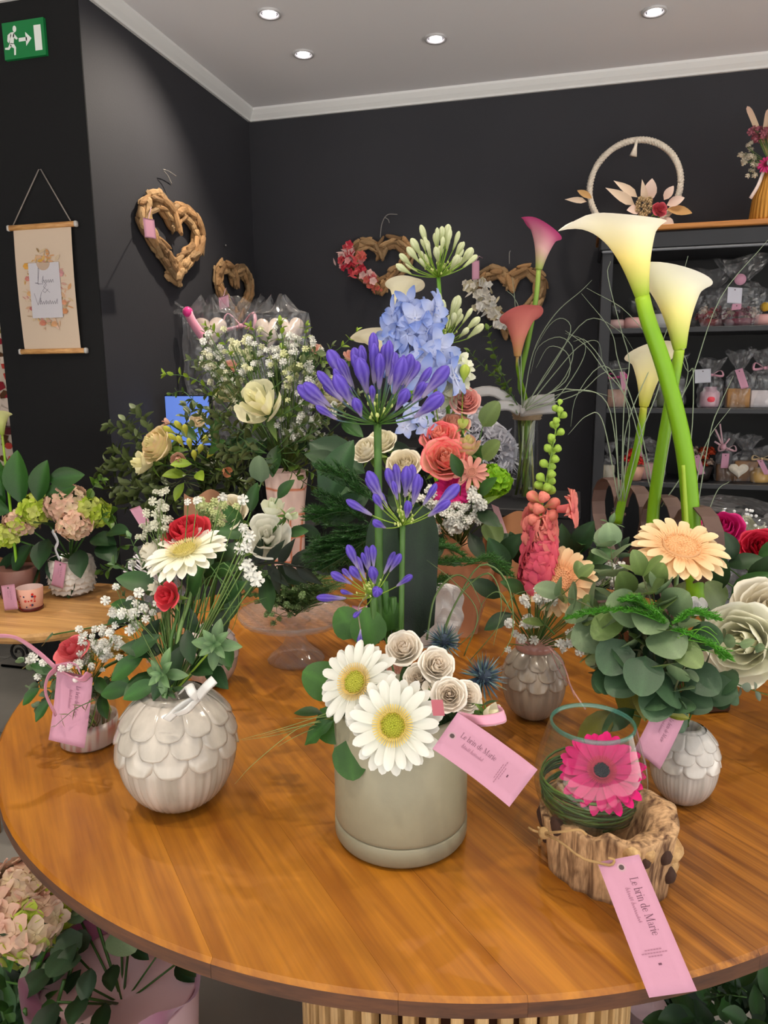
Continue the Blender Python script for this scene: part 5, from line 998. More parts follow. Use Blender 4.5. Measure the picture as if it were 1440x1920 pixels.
breath("baby's breath beside the lower edge of the left peach gerbera",CT,cluster(1015,1130,1.08,9,14),.007,nb=2,jit=.01)
greens('dark ivy-like leaves around the snapdragon',[(950,1080,1.14,(-.3,-.3,.8),.07,bigl),(940,1120,1.13,(-.5,-.3,.4),.06,DK),(930,1060,1.15,(.3,-.2,.5),.07,DK),(1075,1040,1.2,(.3,-.2,.7),.065,bigl),(1095,1060,1.18,(.5,-.2,.4),.055,OV),(960,1150,1.1,(-.5,-.4,-.2),.05,DK),(1060,1050,1.2,(-.1,-.2,.9),.06,DK),(985,1110,1.1,(-.3,-.4,.3),.05,OV),(1090,1110,1.15,(.6,-.3,.1),.05,DK),(1010,1050,1.16,(.1,-.3,.7),.06,DK),(980,1060,1.16,(-.2,-.3,.7),.06,DK),(1085,1090,1.16,(.5,-.3,.4),.06,DK)],CT)
for lb,P,Y,n,L,me in [('eucalyptus sprig in front of the left peach gerbera',[(1040,1190),(1010,1150),(1060,1110),(1085,1085)],1.05,3,.042,EUM),('green sprig with fresh tips above the peach gerberas',[(1080,1100),(1110,1040),(1140,1000),(1145,985)],1.2,7,.03,OVL),('leafy green sprig between snapdragon and rusty heart rack',[(1075,1110),(1095,1060),(1085,1020),(1120,1030)],1.2,6,.036,OV),('leafy dark sprig under the rusty heart rack',[(1090,1120),(1130,1090),(1150,1060),(1165,1030)],1.22,6,.034,DK)]:
    sprig(lb,[at(x,y,Y=Y) for x,y in P],n,L,me,jit=.4,taper=.3)
breath("baby's breath and buds right of the left peach gerbera",CT,cluster(1140,1080,1.2,8,12),.008,nb=2)
# ================================================================ trough with rusty hearts and callas (J)
RUST=mat('rusty_steel',rough=.6,spec=.5,metal=.3,color=rgb(98,76,68),noi=.35,nscale=25,bump=.1,noicol=rgb(70,45,35))
DW=wood('dark_trough_wood',rgb(48,28,16),rgb(104,66,38),(1.5,14,14),rough=.6,ns=4,bump=.3)
jn=V((.232,1.215,TZ)); jf=V((.058,1.655,TZ)); jd=(jf-jn); jl=jd.length; jd.normalize(); jp=V((jd.y,-jd.x,0))
t=thing('wooden_trough','long dark wooden block base of the rusty heart rack','stand',jn)
Mj=frame((jn+jf)/2+V((0,0,.031)),jd,(0,0,1)); part(t,'block',box(G(),jl,.072,.062,(1,1,1),Mj,.004).mesh('block',DW,False))
t=thing('heart_rack','rusty steel band rack of linked hearts holding glass tubes','rack',jn+V((0,0,.062)))
hp=[]; HW=.232
def hpt(k,s,side):  # k-th heart outline point, s 0..1 left half
    return None
ztop=1.075
for k in range(2):
    c=jf-jd*(.10+.235*k); c=V((c.x,c.y,TZ))
    P=[]
    for i in range(33):
        tt=2*pi*i/32; x,y=heart_pt(tt); P.append(c+jd*(-x*HW/2)+V((0,0,.985+y*.128-TZ)))
    P=[V((p.x,p.y,p.z)) for p in P]
    bw=.0150
    # closed flat band, wide across the rack
    g=G(); n=len(P)-1; vs=[];fs=[]
    for i in range(n):
        tn=(P[(i+1)%n]-P[(i-1)%n]).normalized(); nn=tn.cross(jp).normalized()*.0012
        for a,b in ((1,1),(1,-1),(-1,-1),(-1,1)): vs.append(P[i]+jp*bw*a+nn*b)
    for i in range(n):
        for q in range(4): fs.append((i*4+q,i*4+(q+1)%4,((i+1)%n)*4+(q+1)%4,((i+1)%n)*4+q))
    g.add(vs,fs,(1,1,1)); part(t,'heart_band',g.mesh('heart_band',RUST,False))
    part(t,'support_rod',tube(G(),[c+V((0,0,.062)),V((P[16].x,P[16].y,P[16].z))],.004,8,(1,1,1)).mesh('support_rod',RUST))
    tt=V((c.x,c.y,0)) 
    
for k,(px_,Y_) in enumerate([(1160,1.53),(1226,1.41),(1306,1.27)]):
    c=at(px_,950,Y=Y_); part(bpy.data.objects['heart_rack'],'tube_ring',lathe(G(),[(.0125,0),(.0150,0),(.0150,.004),(.0125,.004),(.0125,0)],20,(1,1,1)).mesh('tube_ring',RUST),T(c.x,c.y,1.02)); lb=['farthest and smallest-looking','middle','nearest'][k]+' glass tube hanging in the rusty heart rack'
    t=thing('glass_tube',lb,'tube vase',V((c.x,c.y,.84)),'glass tubes of the heart rack'); part(t,'tube_wall',lathe(G(),[(.0001,0),(.008,.003),(.0118,.012),(.0118,.19),(.0135,.193),(.0125,.194),(.0108,.19),(.0108,.012),(.0001,.003)],24,(1,1,1)).mesh('tube_wall',GLASS),T(c.x,c.y,.84))
part(bpy.data.objects['heart_rack'],'rod_collar',lathe(G(),[(.0001,0),(.014,.002),(.015,.005),(.0001,.009)],20,(1,1,1)).mesh('rod_collar',RUST),T(at(1127,1130,Y=1.5)))
part(bpy.data.objects['heart_rack'],'pin',tube(G(),[at(1126,1165,Y=1.5),at(1127,1070,Y=1.5)],.0025,7,(1,1,1)).mesh('pin',RUST))
# callas: spathe matrix from mouth/base pixels
def callaM(bx_,by_,tx_,ty_,Yb_,Yt_,lip): 
    b=at(bx_,by_,Y=Yb_);q=at(tx_,ty_,Y=Yt_); ax=(q-b); S=ax.length; return zframe(b,ax,1.0,lip),S,b
CW=(rgb(150,178,45),rgb(238,232,190),rgb(248,246,232))
M,S,b=callaM(1204,556,1168,400,1.27,1.25,V((-1,-.35,.05)))
calla('tallest white calla lily with tip curling left, right of centre',M,S*1.05,rgb(150,185,40),rgb(240,225,140),rgb(248,246,232),[b,at(1215,600,Y=1.27),at(1250,705,Y=1.28),at(1284,850,Y=1.29),at(1297,990,Y=1.29),at(1305,1135,Y=1.27)],.0135,tip=1.1,opening=1.02)
M,S,b=callaM(1274,655,1262,520,1.33,1.33,V((-.8,-.5,.2)))
calla('white calla lily with wide open mouth, behind and right of the tallest',M,S*1.12,rgb(160,190,50),rgb(240,232,150),rgb(246,246,238),[b,at(1268,690,Y=1.33),at(1255,760,Y=1.34),at(1238,860,Y=1.36),at(1226,945,Y=1.38),at(1222,1010,Y=1.38)],.0100,tip=.3,opening=1.1)
M,S,b=callaM(1207,762,1222,668,1.42,1.42,V((.4,-.6,.3)))
calla('lower cream calla lily behind the thick green stem',M,S*1.2,rgb(185,185,60),rgb(238,228,160),rgb(240,236,215),[b,at(1202,800,Y=1.43),at(1190,860,Y=1.44),at(1170,925,Y=1.46),at(1158,980,Y=1.47)],.0075,tip=.4,opening=1.05)
solo('flower_stalk','thin bright green stalk beside the thick calla stem','stalk',tube(G(),smooth_path([at(1288,1000,Y=1.25),at(1284,930,Y=1.25),at(1281,872,Y=1.25)],10),lambda s:.0042*(1-.3*s),8,rgb(150,180,50)).mesh('stalk',STEM))
# ================================================================ tall glass vase with pink callas (L)
LC=V((-.158,2.40,.90)); t=thing('tall_glass_vase','tall narrow clear glass vase tied with twine, behind the table','vase',LC)
part(t,'vase_wall',lathe(G(),[(.0001,.0),(.040,.002),(.046,.012),(.044,.05),(.040,.15),(.040,.24),(.045,.28),(.055,.30),(.0535,.30),(.043,.278),(.038,.24),(.038,.15),(.042,.05),(.0001,.012)],48,(1,1,1)).mesh('vase_wall',GLASS),T(LC))
part(t,'twine_wrap',lathe(G(),[(.043,.262),(.047,.266),(.044,.270),(.049,.275),(.046,.28),(.052,.286),(.048,.290),(.043,.292)],36,rgb(150,130,105),cap=False).mesh('twine_wrap',FUZZ),T(LC))
g=G()
for i in range(16):
    a=rnd.uniform(0,6.3);a2=a+rnd.uniform(1.5,3.5); tube(g,[LC+V((.03*math.cos(a),.03*math.sin(a),.015)),LC+V((.03*math.cos(a2),.03*math.sin(a2),.29))],rnd.uniform(.002,.005),5,rnd.choice([rgb(90,110,40),rgb(140,140,60),rgb(70,80,35)]))
solo('stems_in_vase','green stems standing in water in the tall glass vase','stems',g.mesh('stems',STEM),kind='stuff')
LT=LC+V((0,0,.29))
ribbon_bow('sheer white organza bow tied at the neck of the tall glass vase',[[at(975,772,Y=2.33),at(930,735,Y=2.3),at(885,740,Y=2.3),at(890,765,Y=2.3),at(930,775,Y=2.32)],[at(975,772,Y=2.33),at(1000,752,Y=2.3),at(1040,748,Y=2.3)],[at(975,772,Y=2.33),at(1010,768,Y=2.3),at(1042,766,Y=2.3)],[at(975,770,Y=2.33),at(950,760,Y=2.3),at(915,765,Y=2.28)]],.016,(1,1,1),m=ORG)
M,S,b=callaM(1010,505,1022,425,2.3,2.3,V((-.75,-.5,.5)))
PK=(rgb(175,185,90),rgb(232,150,165),rgb(225,95,155))
calla('bright pink calla lily, highest in the tall glass vase',M,S*1.05,rgb(165,190,90),rgb(238,195,190),rgb(218,80,150),[b,at(1005,560,Y=2.3),at(990,640,Y=2.32),at(975,720,Y=2.36),LT,LC+V((0,0,.05))],.0085,tip=.5,opening=1.0,spadix=False,cst=rgb(120,165,60))
M,S,b=callaM(970,668,975,590,2.28,2.28,V((.4,-.6,.3)))
calla('salmon pink calla lily, lower in the tall glass vase',M,S*1.1,rgb(190,150,90),rgb(225,140,125),rgb(222,120,120),[b,at(972,700,Y=2.3),LT,LC+V((0,0,.05))],.006,tip=.4,opening=1.1,spadix=False)
for lb,P,L in [('fresh boxwood sprig leaning left from the tall glass vase',[(970,760),(945,710),(925,660),(915,620)],.030),('fresh boxwood sprig with bright leaf tips beside the salmon calla',[(968,770),(940,720),(905,685),(880,660)],.028),('short dark boxwood sprig at the mouth of the tall glass vase',[(970,775),(955,750),(940,725),(935,700)],.028)]:
    sprig(lb,[at(x,y,Y=2.32) for x,y in P],9,L,blade('oval',.6,.2,.15,0,rgb(80,110,40),rgb(130,160,60)),jit=.4,taper=.2,sr=.0016,name='boxwood_sprig')
def pxline(P,Y): return [at(x,y,Y=Y) for x,y in P]
LP_=[[(978,760),(975,600),(965,560),(950,545)],[(980,765),(1000,660),(1040,590),(1090,545),(1110,525)],[(982,765),(1040,680),(1070,620),(1055,597),(1030,610),(1000,660)],[(985,765),(1050,720),(1075,660),(1050,632),(1010,650),(995,700)],[(985,765),(1060,715),(1065,665),(1030,650),(1005,690)],[(985,770),(1040,750),(1090,680),(1095,640),(1060,625)],[(985,770),(1060,735),(1110,735),(1150,745)],[(985,765),(1030,690),(1100,600),(1160,620),(1190,660)],[(980,765),(970,650),(965,560),(960,520)],[(985,770),(1080,740),(1130,700),(1180,690)],[(985,768),(1040,700),(1085,650),(1120,640),(1130,680)]]
blades('looping silvery steel grass blades from the tall glass vase',[pxline(P,2.28) for P in LP_],.0030,rgb(142,156,132),name='steel_grass',flat=(.5,1))
RP=[[(1160,940),(1155,800),(1140,700),(1100,640),(1075,640)],[(1165,940),(1170,760),(1180,680),(1165,620),(1140,520),(1145,490)],[(1170,940),(1200,820),(1240,690),(1180,590),(1100,540)],[(1225,940),(1180,760),(1130,690),(1100,650),(1060,620)],[(1160,940),(1130,790),(1100,780),(1065,815)],[(1165,940),(1140,760),(1070,730),(1020,740)],[(1230,950),(1200,800),(1160,680),(1145,620),(1090,550)],[(1235,950),(1265,780),(1300,700),(1350,560),(1440,450)],[(1240,950),(1290,860),(1300,700),(1285,690),(1240,560)],[(1170,940),(1175,800),(1250,620),(1290,480)],[(1300,1000),(1310,880),(1330,820),(1370,765)],[(1300,1010),(1320,980),(1345,920),(1368,903)],[(1300,1000),(1330,820),(1350,760),(1375,705)],[(1220,950),(1245,860),(1260,800),(1290,700),(1270,640)],[(1160,940),(1170,900),(1180,780),(1150,700),(1120,690),(1080,745),(1070,800)]]
blades('long arching silvery grass blades among the white callas',[pxline(P,1.40) for P in RP],.0020,rgb(150,165,140),name='steel_grass',flat=(.5,1))
# ================================================================ K: grey pot right edge, white roses
KC=V((.355,1.10,TZ)); t=thing('grey_pot','plain mauve-grey cylinder pot cut by the right picture edge','pot',KC); part(t,'pot_body',lathe(G(),[(.0001,0),(.046,0),(.048,.003),(.051,.095),(.050,.098),(.048,.097),(.046,.08),(.0001,.078)],64,rgb(150,132,128)).mesh('pot_body',SATIN),T(KC)); KT=KC+V((0,0,.09))
WR=(rgb(252,250,215),rgb(252,251,235))
rose('big creamy white rose leaning left over the grey pot',at(1398,1205,Y=1.02),V((-.45,-.8,.25)),.066,KT,*WR,op=.75)
rose('large ivory rose at the right edge above the other white one',at(1438,1150,Y=1.08),V((.1,-.75,.6)),.056,KT,rgb(238,226,200),rgb(242,236,218))
sprig('thin eucalyptus sprig hanging in front of the big white rose',[at(x,y,Y=.97) for x,y in ((1340,1200),(1375,1205),(1410,1212),(1445,1218))],4,.022,EUL,jit=.5,name='eucalyptus_sprig'); sprig('thin eucalyptus sprig below the big white rose',[at(x,y,Y=.98) for x,y in ((1310,1270),(1360,1275),(1400,1290),(1445,1305))],5,.028,blade('oval',.6,.2,.1,0,rgb(130,150,135),rgb(165,180,165)),jit=.5,name='eucalyptus_sprig')
rose('small white flower between big gerbera and white rose',at(1308,1140,Y=1.1),V((-.3,-.6,.6)),.022,KT,rgb(235,238,240),rgb(240,242,244),lay=(3,3,4))
RVC=V((.425,1.30,TZ)); RVT=RVC+V((0,0,.10)); t=thing('dark_vase','small dark vase at the right table edge holding the red and magenta roses','vase',RVC); part(t,'vase_body',lathe(G(),[(.0001,0),(.03,0),(.04,.03),(.036,.08),(.028,.10),(.031,.108),(.027,.108),(.022,.09)],36,rgb(60,50,50)).mesh('vase_body',GLOSS),T(RVC))
greens('dark leaves between the white rose and the magenta rose',[(1345,1080,1.25,(-.3,-.3,.6),.06,DK),(1370,1120,1.2,(.4,-.3,.5),.07,OV),(1400,1075,1.25,(.5,-.3,.3),.06,OVL),(1355,1140,1.2,(-.3,-.3,.5),.06,EUM),(1420,1050,1.3,(.4,-.3,.5),.06,OV),(1380,1050,1.3,(-.2,-.3,.5),.06,DK),(1340,1110,1.2,(.1,-.3,.8),.06,DK),(1405,1100,1.2,(.2,-.3,.6),.06,DK),(1430,1085,1.2,(.3,-.3,.3),.06,OVL),(1360,1060,1.3,(.6,-.3,.3),.06,DK)],RVT)
rose('magenta rose at the right edge behind the rusty heart',at(1352,997,Y=1.55),V((-.3,-.6,.7)),.050,RVT,rgb(185,15,95),rgb(205,30,115),edge=rgb(215,45,130))
rose('red rose cut by the right picture edge',at(1425,1030,Y=1.4),V((-.1,-.7,.6)),.042,RVT,rgb(170,12,40),rgb(195,25,55),edge=rgb(215,50,80))
rose('second red rose under the first at the right edge',at(1438,1075,Y=1.38),V((-.1,-.8,.3)),.032,RVT,rgb(150,8,35),rgb(175,15,45))
# ================================================================ bouquet M (large, striped wrap)
mb=at(540,885,Y=1.68); MC=V((at(541,1000,Y=1.70).x-.02,1.70,TZ)); 
t=thing('paper_wrap','white and orange striped paper sleeve standing behind the cake stand','wrap',MC)
hM=mb.z-TZ
def wrapf(u,v):
    a=u*2*pi; z=v*hM; r=.034+.020*v**1.5+.004*math.sin(a*5+v*4)+(.022*max(0,.18-v)/.18); return (r*math.cos(a),r*math.sin(a),z)
part(t,'sleeve',surf(G(),wrapf,60,60,lambda u,v: rgb(205,110,60) if (abs((v*5.2)%1-.5)<.035 or (v<.62 and abs((u*9)%1-.5)<.07)) else rgb(232,205,196)).mesh('sleeve',mat('kraft_print',rough=.5,spec=.4,bump=.1,bscale=60)),T(MC.x+.02,MC.y,TZ))
MT=V((MC.x+.02,MC.y,mb.z))
rose('large cream white rose facing forward in the tallest left bouquet',at(488,757,Y=1.60),V((-.1,-.85,.5)),.078,MT,rgb(250,246,195),rgb(252,249,220),lay=(2,3,3,3),op=.4)
rose('cream rose behind and left of the large cream white rose',at(430,735,Y=1.68),V((-.3,-.6,.7)),.045,MT,rgb(230,225,160),rgb(236,232,190))
rose('cream rose half hidden under the agapanthus, right side',at(620,740,Y=1.66),V((.4,-.6,.6)),.055,MT,rgb(235,228,180),rgb(240,234,205))
rose('blush pink small rose at the top right of the tall left bouquet',at(592,655,Y=1.72),V((.2,-.5,.8)),.022,MT,rgb(225,170,150),rgb(230,190,175),lay=(3,3,4))
rose('blush pink small rose left of the agapanthus head top',at(655,668,Y=1.72),V((.3,-.5,.7)),.022,MT,rgb(225,160,145),rgb(230,185,170),lay=(3,3,4))
BX=blade('oval',.55,.2,.15,0,rgb(58,84,34),rgb(104,134,48),mid=.2); BXL=blade('oval',.55,.2,.15,0,rgb(120,150,40),rgb(160,188,60)); BXD=blade('oval',.5,.2,.15,0,rgb(60,76,38),rgb(102,116,64),mid=.2); BXM=blade('oval',.55,.2,.15,0,rgb(84,100,56),rgb(128,142,96),mid=.2)
for lb,P,me,n,L in [('boxwood sprig with fresh yellow-green tip at far left of the tall bouquet',[(420,760),(380,720),(345,705),(312,702)],BXL,7,.026),
 ('boxwood sprig at the left just under the cellophane bow',[(440,740),(400,690),(380,650),(385,625)],BX,8,.026),('bright boxwood tip in front of the left cellophane bag',[(450,720),(430,660),(405,625),(388,612)],BXL,7,.024),
 ('bright boxwood tip below the pink star bow',[(480,700),(480,650),(475,620),(468,612)],BXL,6,.024),('bright upright boxwood tip in front of the right cellophane bag',[(530,700),(530,650),(528,620),(526,605)],BXL,7,.026),
 ('bright boxwood tip right of the right cellophane bag',[(560,700),(570,650),(573,625),(575,612)],BXL,6,.022),('boxwood sprig crossing between bag and agapanthus',[(560,730),(600,680),(640,650),(668,622)],BXL,6,.024),
 ('drooping boxwood sprig left under the tall bouquet',[(430,780),(380,765),(345,735),(322,738)],BX,6,.024),('boxwood sprig under the large cream white rose, left',[(460,810),(420,830),(395,800),(380,780)],BXM,7,.03),
 ('boxwood sprig right of the large cream white rose',[(520,800),(560,770),(590,740),(612,745)],BX,7,.03),('boxwood sprig below the large cream white rose',[(520,820),(560,840),(590,835),(620,845)],BX,7,.03),('silvery boxwood sprig hanging right below the tall bouquet',[(530,830),(570,860),(600,870),(625,880)],BXM,7,.028),
 ('boxwood sprig in the upper middle of the tall bouquet',[(500,730),(510,690),(500,650),(505,630)],BX,7,.026),('boxwood sprig near the blush rose at upper right',[(560,740),(600,700),(612,670),(622,650)],BXM,7,.026),('boxwood sprig in the left middle of the tall bouquet',[(470,770),(420,740),(395,700),(370,690)],BXM,7,.028)]:
    sprig(lb,[at(x,y,Y=1.64) for x,y in P],n,L,me,jit=.4,taper=.3,sr=.0014,name='boxwood_sprig')
for lb,x,y,n,s,c,z in [("baby's breath cloud at the upper left of the tall bouquet",410,660,13,24,WHITE,.0085),("baby's breath cloud at the upper right of the tall bouquet",540,655,14,26,WHITE,.0085),("creamy baby's breath left of the large cream rose",420,700,12,22,rgb(232,230,200),.0085),("baby's breath above the large cream rose",480,680,14,26,WHITE,.0085),("baby's breath right of the large cream rose",575,720,13,24,WHITE,.0085),("baby's breath low right of the large cream rose",590,785,10,20,WHITE,.0085),("yellowish baby's breath filling the middle of the tall bouquet",540,700,13,22,rgb(225,228,175),.0085),("baby's breath between agapanthus stalk and large rose",555,810,9,16,WHITE,.0085),("yellow-cream florets under the cellophane bags",450,645,13,20,rgb(235,235,195),.0085),("small white blossoms hanging at the lower right of the tall bouquet",600,830,8,16,WHITE,.0085)]:
    breath(lb,MT,cluster(x,y,1.64,n,s,.04),z,c=c,nb=2,jit=.018)
greens('dark leaves under the tall left bouquet',[(500,820,1.66,(-.2,-.5,-.5),.07,DK),(520,835,1.64,(0,-.5,-.6),.08,OV),(560,830,1.64,(.6,-.4,-.2),.08,DK),(470,810,1.66,(-.6,-.4,-.2),.07,DK),(600,820,1.62,(.7,-.2,-.1),.07,DK),(640,790,1.62,(.5,-.3,-.2),.07,OV),(600,860,1.6,(.4,-.5,-.3),.08,bigl),(440,720,1.72,(-.3,-.4,.6),.07,DK),(520,740,1.72,(.1,-.4,.7),.07,DK),(560,700,1.74,(.3,-.3,.7),.07,DK),(480,700,1.74,(-.1,-.4,.7),.07,DK)],MT)
for i,(P,me) in enumerate([([(500,850),(450,820),(420,790),(395,770)],BXM),([(500,850),(440,840),(400,830),(365,800)],BXM),([(510,860),(460,860),(430,870),(405,890)],BXD),([(520,860),(500,880),(470,900),(455,915)],BXD),([(530,860),(560,875),(590,890),(610,905)],BX),([(530,850),(580,850),(620,870),(650,880)],BX),([(520,840),(560,800),(600,790),(640,780)],BXM),([(520,850),(550,830),(610,820),(650,830)],BXD),([(500,800),(440,780),(410,750),(380,735)],BXD),([(510,790),(560,760),(610,735),(645,720)],BX),([(500,850),(470,840),(440,850),(420,850)],BXM),([(530,860),(545,880),(580,910),(640,920)],BX),([(500,750),(440,720),(400,680),(360,675)],BXM),([(510,730),(560,690),(590,660),(610,690)],BXM),([(540,840),(600,800),(640,760),(670,740)],BXM),([(500,840),(440,800),(390,790),(350,760)],BXD)]):
    sprig('loose boxwood sprig low in the tall left bouquet, '+dirw(P),[at(x,y,Y=1.60) for x,y in P],9,.032,me,'loose boxwood sprigs of the tall left bouquet',jit=.45,taper=.3,sr=.0013,name='boxwood_sprig')
# ================================================================ bouquet N (dark boxwood with cream lisianthus)
NC=V((-1.09,2.23,.80)); t=thing('dark_vase','black vase in the shade under the dark boxwood bouquet','vase',NC); part(t,'vase_body',lathe(G(),[(.0001,0),(.05,0),(.07,.06),(.065,.12),(.045,.15),(.05,.165),(.046,.165),(.04,.15)],32,rgb(20,20,20)).mesh('vase_body',GLOSS),T(NC)); NT=NC+V((0,0,.15))
YN=2.02
for i,(P,me,n) in enumerate([([(330,900),(270,850),(240,810),(206,798)],BXM,8),([(330,890),(290,830),(270,790),(255,770)],BXM,8),([(330,900),(260,870),(225,850),(215,845)],BXD,8),([(330,910),(270,890),(230,880),(190,885)],BXD,9),([(330,910),(260,920),(225,925),(200,905)],BXD,8),([(340,900),(300,930),(260,945),(230,935)],BXD,8),([(330,900),(280,870),(240,865),(205,868)],BXD,8),([(350,890),(390,860),(440,850),(470,840)],BXD,8),([(350,900),(400,890),(450,880),(480,870)],BXD,8),([(350,905),(400,920),(440,925),(470,915)],BXD,8),([(350,900),(380,940),(420,955),(450,950)],BXD,7),([(340,910),(320,945),(290,960),(270,955)],BXD,7),([(345,880),(370,830),(400,800),(420,780)],BXD,8),([(340,880),(330,830),(350,790),(360,770)],BXM,7),([(345,900),(360,930),(350,955),(370,965)],BXD,7),([(360,880),(420,850),(440,820),(455,805)],BXD,8),([(330,890),(300,850),(262,820),(235,790)],BXM,8),([(340,890),(380,870),(415,845),(470,835)],BXM,8),([(330,905),(290,915),(250,905),(215,920)],BXM,8),([(330,895),(300,880),(270,905),(240,950)],BXD,8),([(350,895),(385,905),(400,940),(390,955)],BXD,8),([(345,895),(420,900),(450,905),(485,895)],BXD,8)]):
    sprig(['dark boxwood sprig of the cream lisianthus bouquet','grey-green boxwood sprig of the cream lisianthus bouquet'][0 if me is BXD else 1]+', '+dirw(P),[at(x,y,Y=YN) for x,y in P],n+4,.052,me,['dark boxwood sprigs of the black vase','grey-green boxwood sprigs of the black vase'][0 if me is BXD else 1],jit=.45,taper=.35,sr=.002,name='boxwood_sprig',sc_=rgb(60,66,36))
LY=(rgb(238,226,165),rgb(244,234,185))
rose('big cream-yellow lisianthus facing left in dark boxwood bouquet',at(298,835,Y=1.92),V((-.4,-.75,.4)),.070,NT,*LY,edge=rgb(235,205,165),op=.9); rose('lower cream lisianthus petal bloom at left of dark bouquet',at(268,868,Y=1.92),V((-.6,-.7,.1)),.052,NT,rgb(240,234,165),rgb(248,242,200),lay=(3,3,4))
rose('pinkish closed lisianthus under the big cream one',at(334,860,Y=1.90),V((.4,-.7,-.2)),.036,NT,rgb(225,170,150),rgb(230,190,170),lay=(3,3,4),op=.4); rose('orange pink bud pointing right in dark boxwood bouquet',at(424,884,Y=1.90),V((.9,-.4,-.2)),.026,NT,rgb(205,130,90),rgb(215,150,110),lay=(3,3),op=.3); rose('pink bud touching the blue screen',at(312,792,Y=1.95),V((-.9,-.3,.3)),.020,NT,rgb(220,160,140),rgb(225,180,160),lay=(3,3),op=.3); rose('pale pink lisianthus under the blue screen at right',at(372,790,Y=1.96),V((.2,-.6,.6)),.036,NT,rgb(225,205,170),rgb(235,218,190),lay=(3,3,4))
YB=(rgb(170,180,60),rgb(205,205,90),rgb(190,190,70))
t=thing('alstroemeria_buds','yellow-green alstroemeria buds in the middle of dark bouquet','flower',at(350,820,Y=1.9))
for px,py,dx,dz in ((330,800,-.6,.5),(345,795,-.3,.6),(358,830,.1,.8),(372,838,.5,.7),(345,825,-.2,.8),(380,820,.5,.6),(350,805,.1,.9),(365,850,.2,.6),(338,815,-.5,.5),(388,845,.6,.5)): part(t,'bud',bud_mesh('als',*YB,w=.2),zframe(at(px,py+14,Y=1.92),V((dx,-.4,dz)),.042))
part(t,'stem',tube(G(),[at(355,840,Y=1.92),NT],.003,6,GREEN).mesh('stem',STEM))
greens('bright green leaves at the front of the dark bouquet',[(350,890,1.9,(-.4,-.5,.1),.07,BXL),(345,905,1.9,(-.3,-.5,-.7),.06,BXL),(370,885,1.9,(.4,-.5,-.1),.06,BXL),(390,850,1.9,(.6,-.4,.4),.09,OV),(400,830,1.92,(.3,-.4,.7),.09,OV),(360,870,1.9,(-.6,-.5,.1),.06,BXL),(420,850,1.95,(.6,-.3,.3),.09,DK),(340,800,1.95,(.6,-.3,-.3),.07,OV),(430,840,1.95,(.8,-.3,.2),.11,DK)],NT)
# ================================================================ blue screen, cellophane hearts
a=at(309,743,Y=2.60); b=at(390,743,Y=2.60); t=thing('blue_screen','small glowing blue screen behind the dark boxwood bouquet','screen',V((a.x,2.62,1.02)))
SCR=bpy.data.materials.new('blue_display'); SCR.use_nodes=True; q=SCR.node_tree.nodes['Principled BSDF']; q.inputs['Base Color'].default_value=(*rgb(60,90,170),1); q.inputs['Emission Color'].default_value=(*rgb(105,135,215),1); q.inputs['Emission Strength'].default_value=.75
part(t,'frame',bx(a.x-.004,b.x+.004,2.604,2.62,1.035,a.z+.004,rgb(20,22,30)).mesh('frame',GLOSS,False)); part(t,'display',bx(a.x,b.x,2.600,2.604,1.04,a.z,(1,1,1)).mesh('display',SCR,False)); part(t,'foot',bx((a.x+b.x)/2-.04,(a.x+b.x)/2+.04,2.60,2.70,1.02,1.035,rgb(20,22,30)).mesh('foot',GLOSS,False))
plinth('low black stand under the blue screen','x' and a.x-.02,b.x+.12,2.55,2.75,1.02)
def cello_bag(label,C,w,d,h,neck=.7,twist=True,group=None,content=None,bow=None,tagc=None,m=CELLO,seed=0):
    C=V(C); t=thing('cellophane_gift',label,'gift',C,group); r=random.Random(seed)
    def fn(u,v):
        a=u*2*pi; k=1 if v<neck else 1-.72*math.sin((v-neck)/(1-neck)*pi*.5)**.6 if v<neck+.13 else .30+.9*(v-neck-.13)/(1-neck-.13)
        j=1+.09*math.sin(a*7+v*9+seed)+.06*math.sin(a*13-v*17)
        return (w/2*k*j*math.cos(a)*(1 if v>.02 else .96),d/2*k*j*math.sin(a),h*v+(.04*h*math.sin(a*3+seed) if v>.95 else 0))
    part(t,'wrap',surf(G(),fn,36,22,(1,1,1)).mesh('wrap',m,False),T(C))
    z=C+V((0,0,h*(neck+.12)))
    if bow:
        for s in (-1,1):
            part(t,'bow_loop',tube(G(),smooth_path([z,z+V((s*.35*w,-.1*d,.09*h)),z+V((s*.42*w,-.3*d,-.02*h)),z],12),w*.05,5,bow,flat=(.3,1)).mesh('bow_loop',RIB))
        part(t,'bow_knot',ball(G(),w*.07,bow,None,8,6).mesh('bow_knot',RIB),T(z+V((0,-.12*d,0))))
    return t
def solid_heart(w,h,th,c,m):
    pts=[heart_pt(2*pi*i/40) for i in range(40)]; return flatpoly(G(),[(x*w/2,y*h/2) for x,y in reversed(pts)],th,c).mesh('heart_plate',m)
Mz=Matrix.Rotation(pi/2,4,'X')
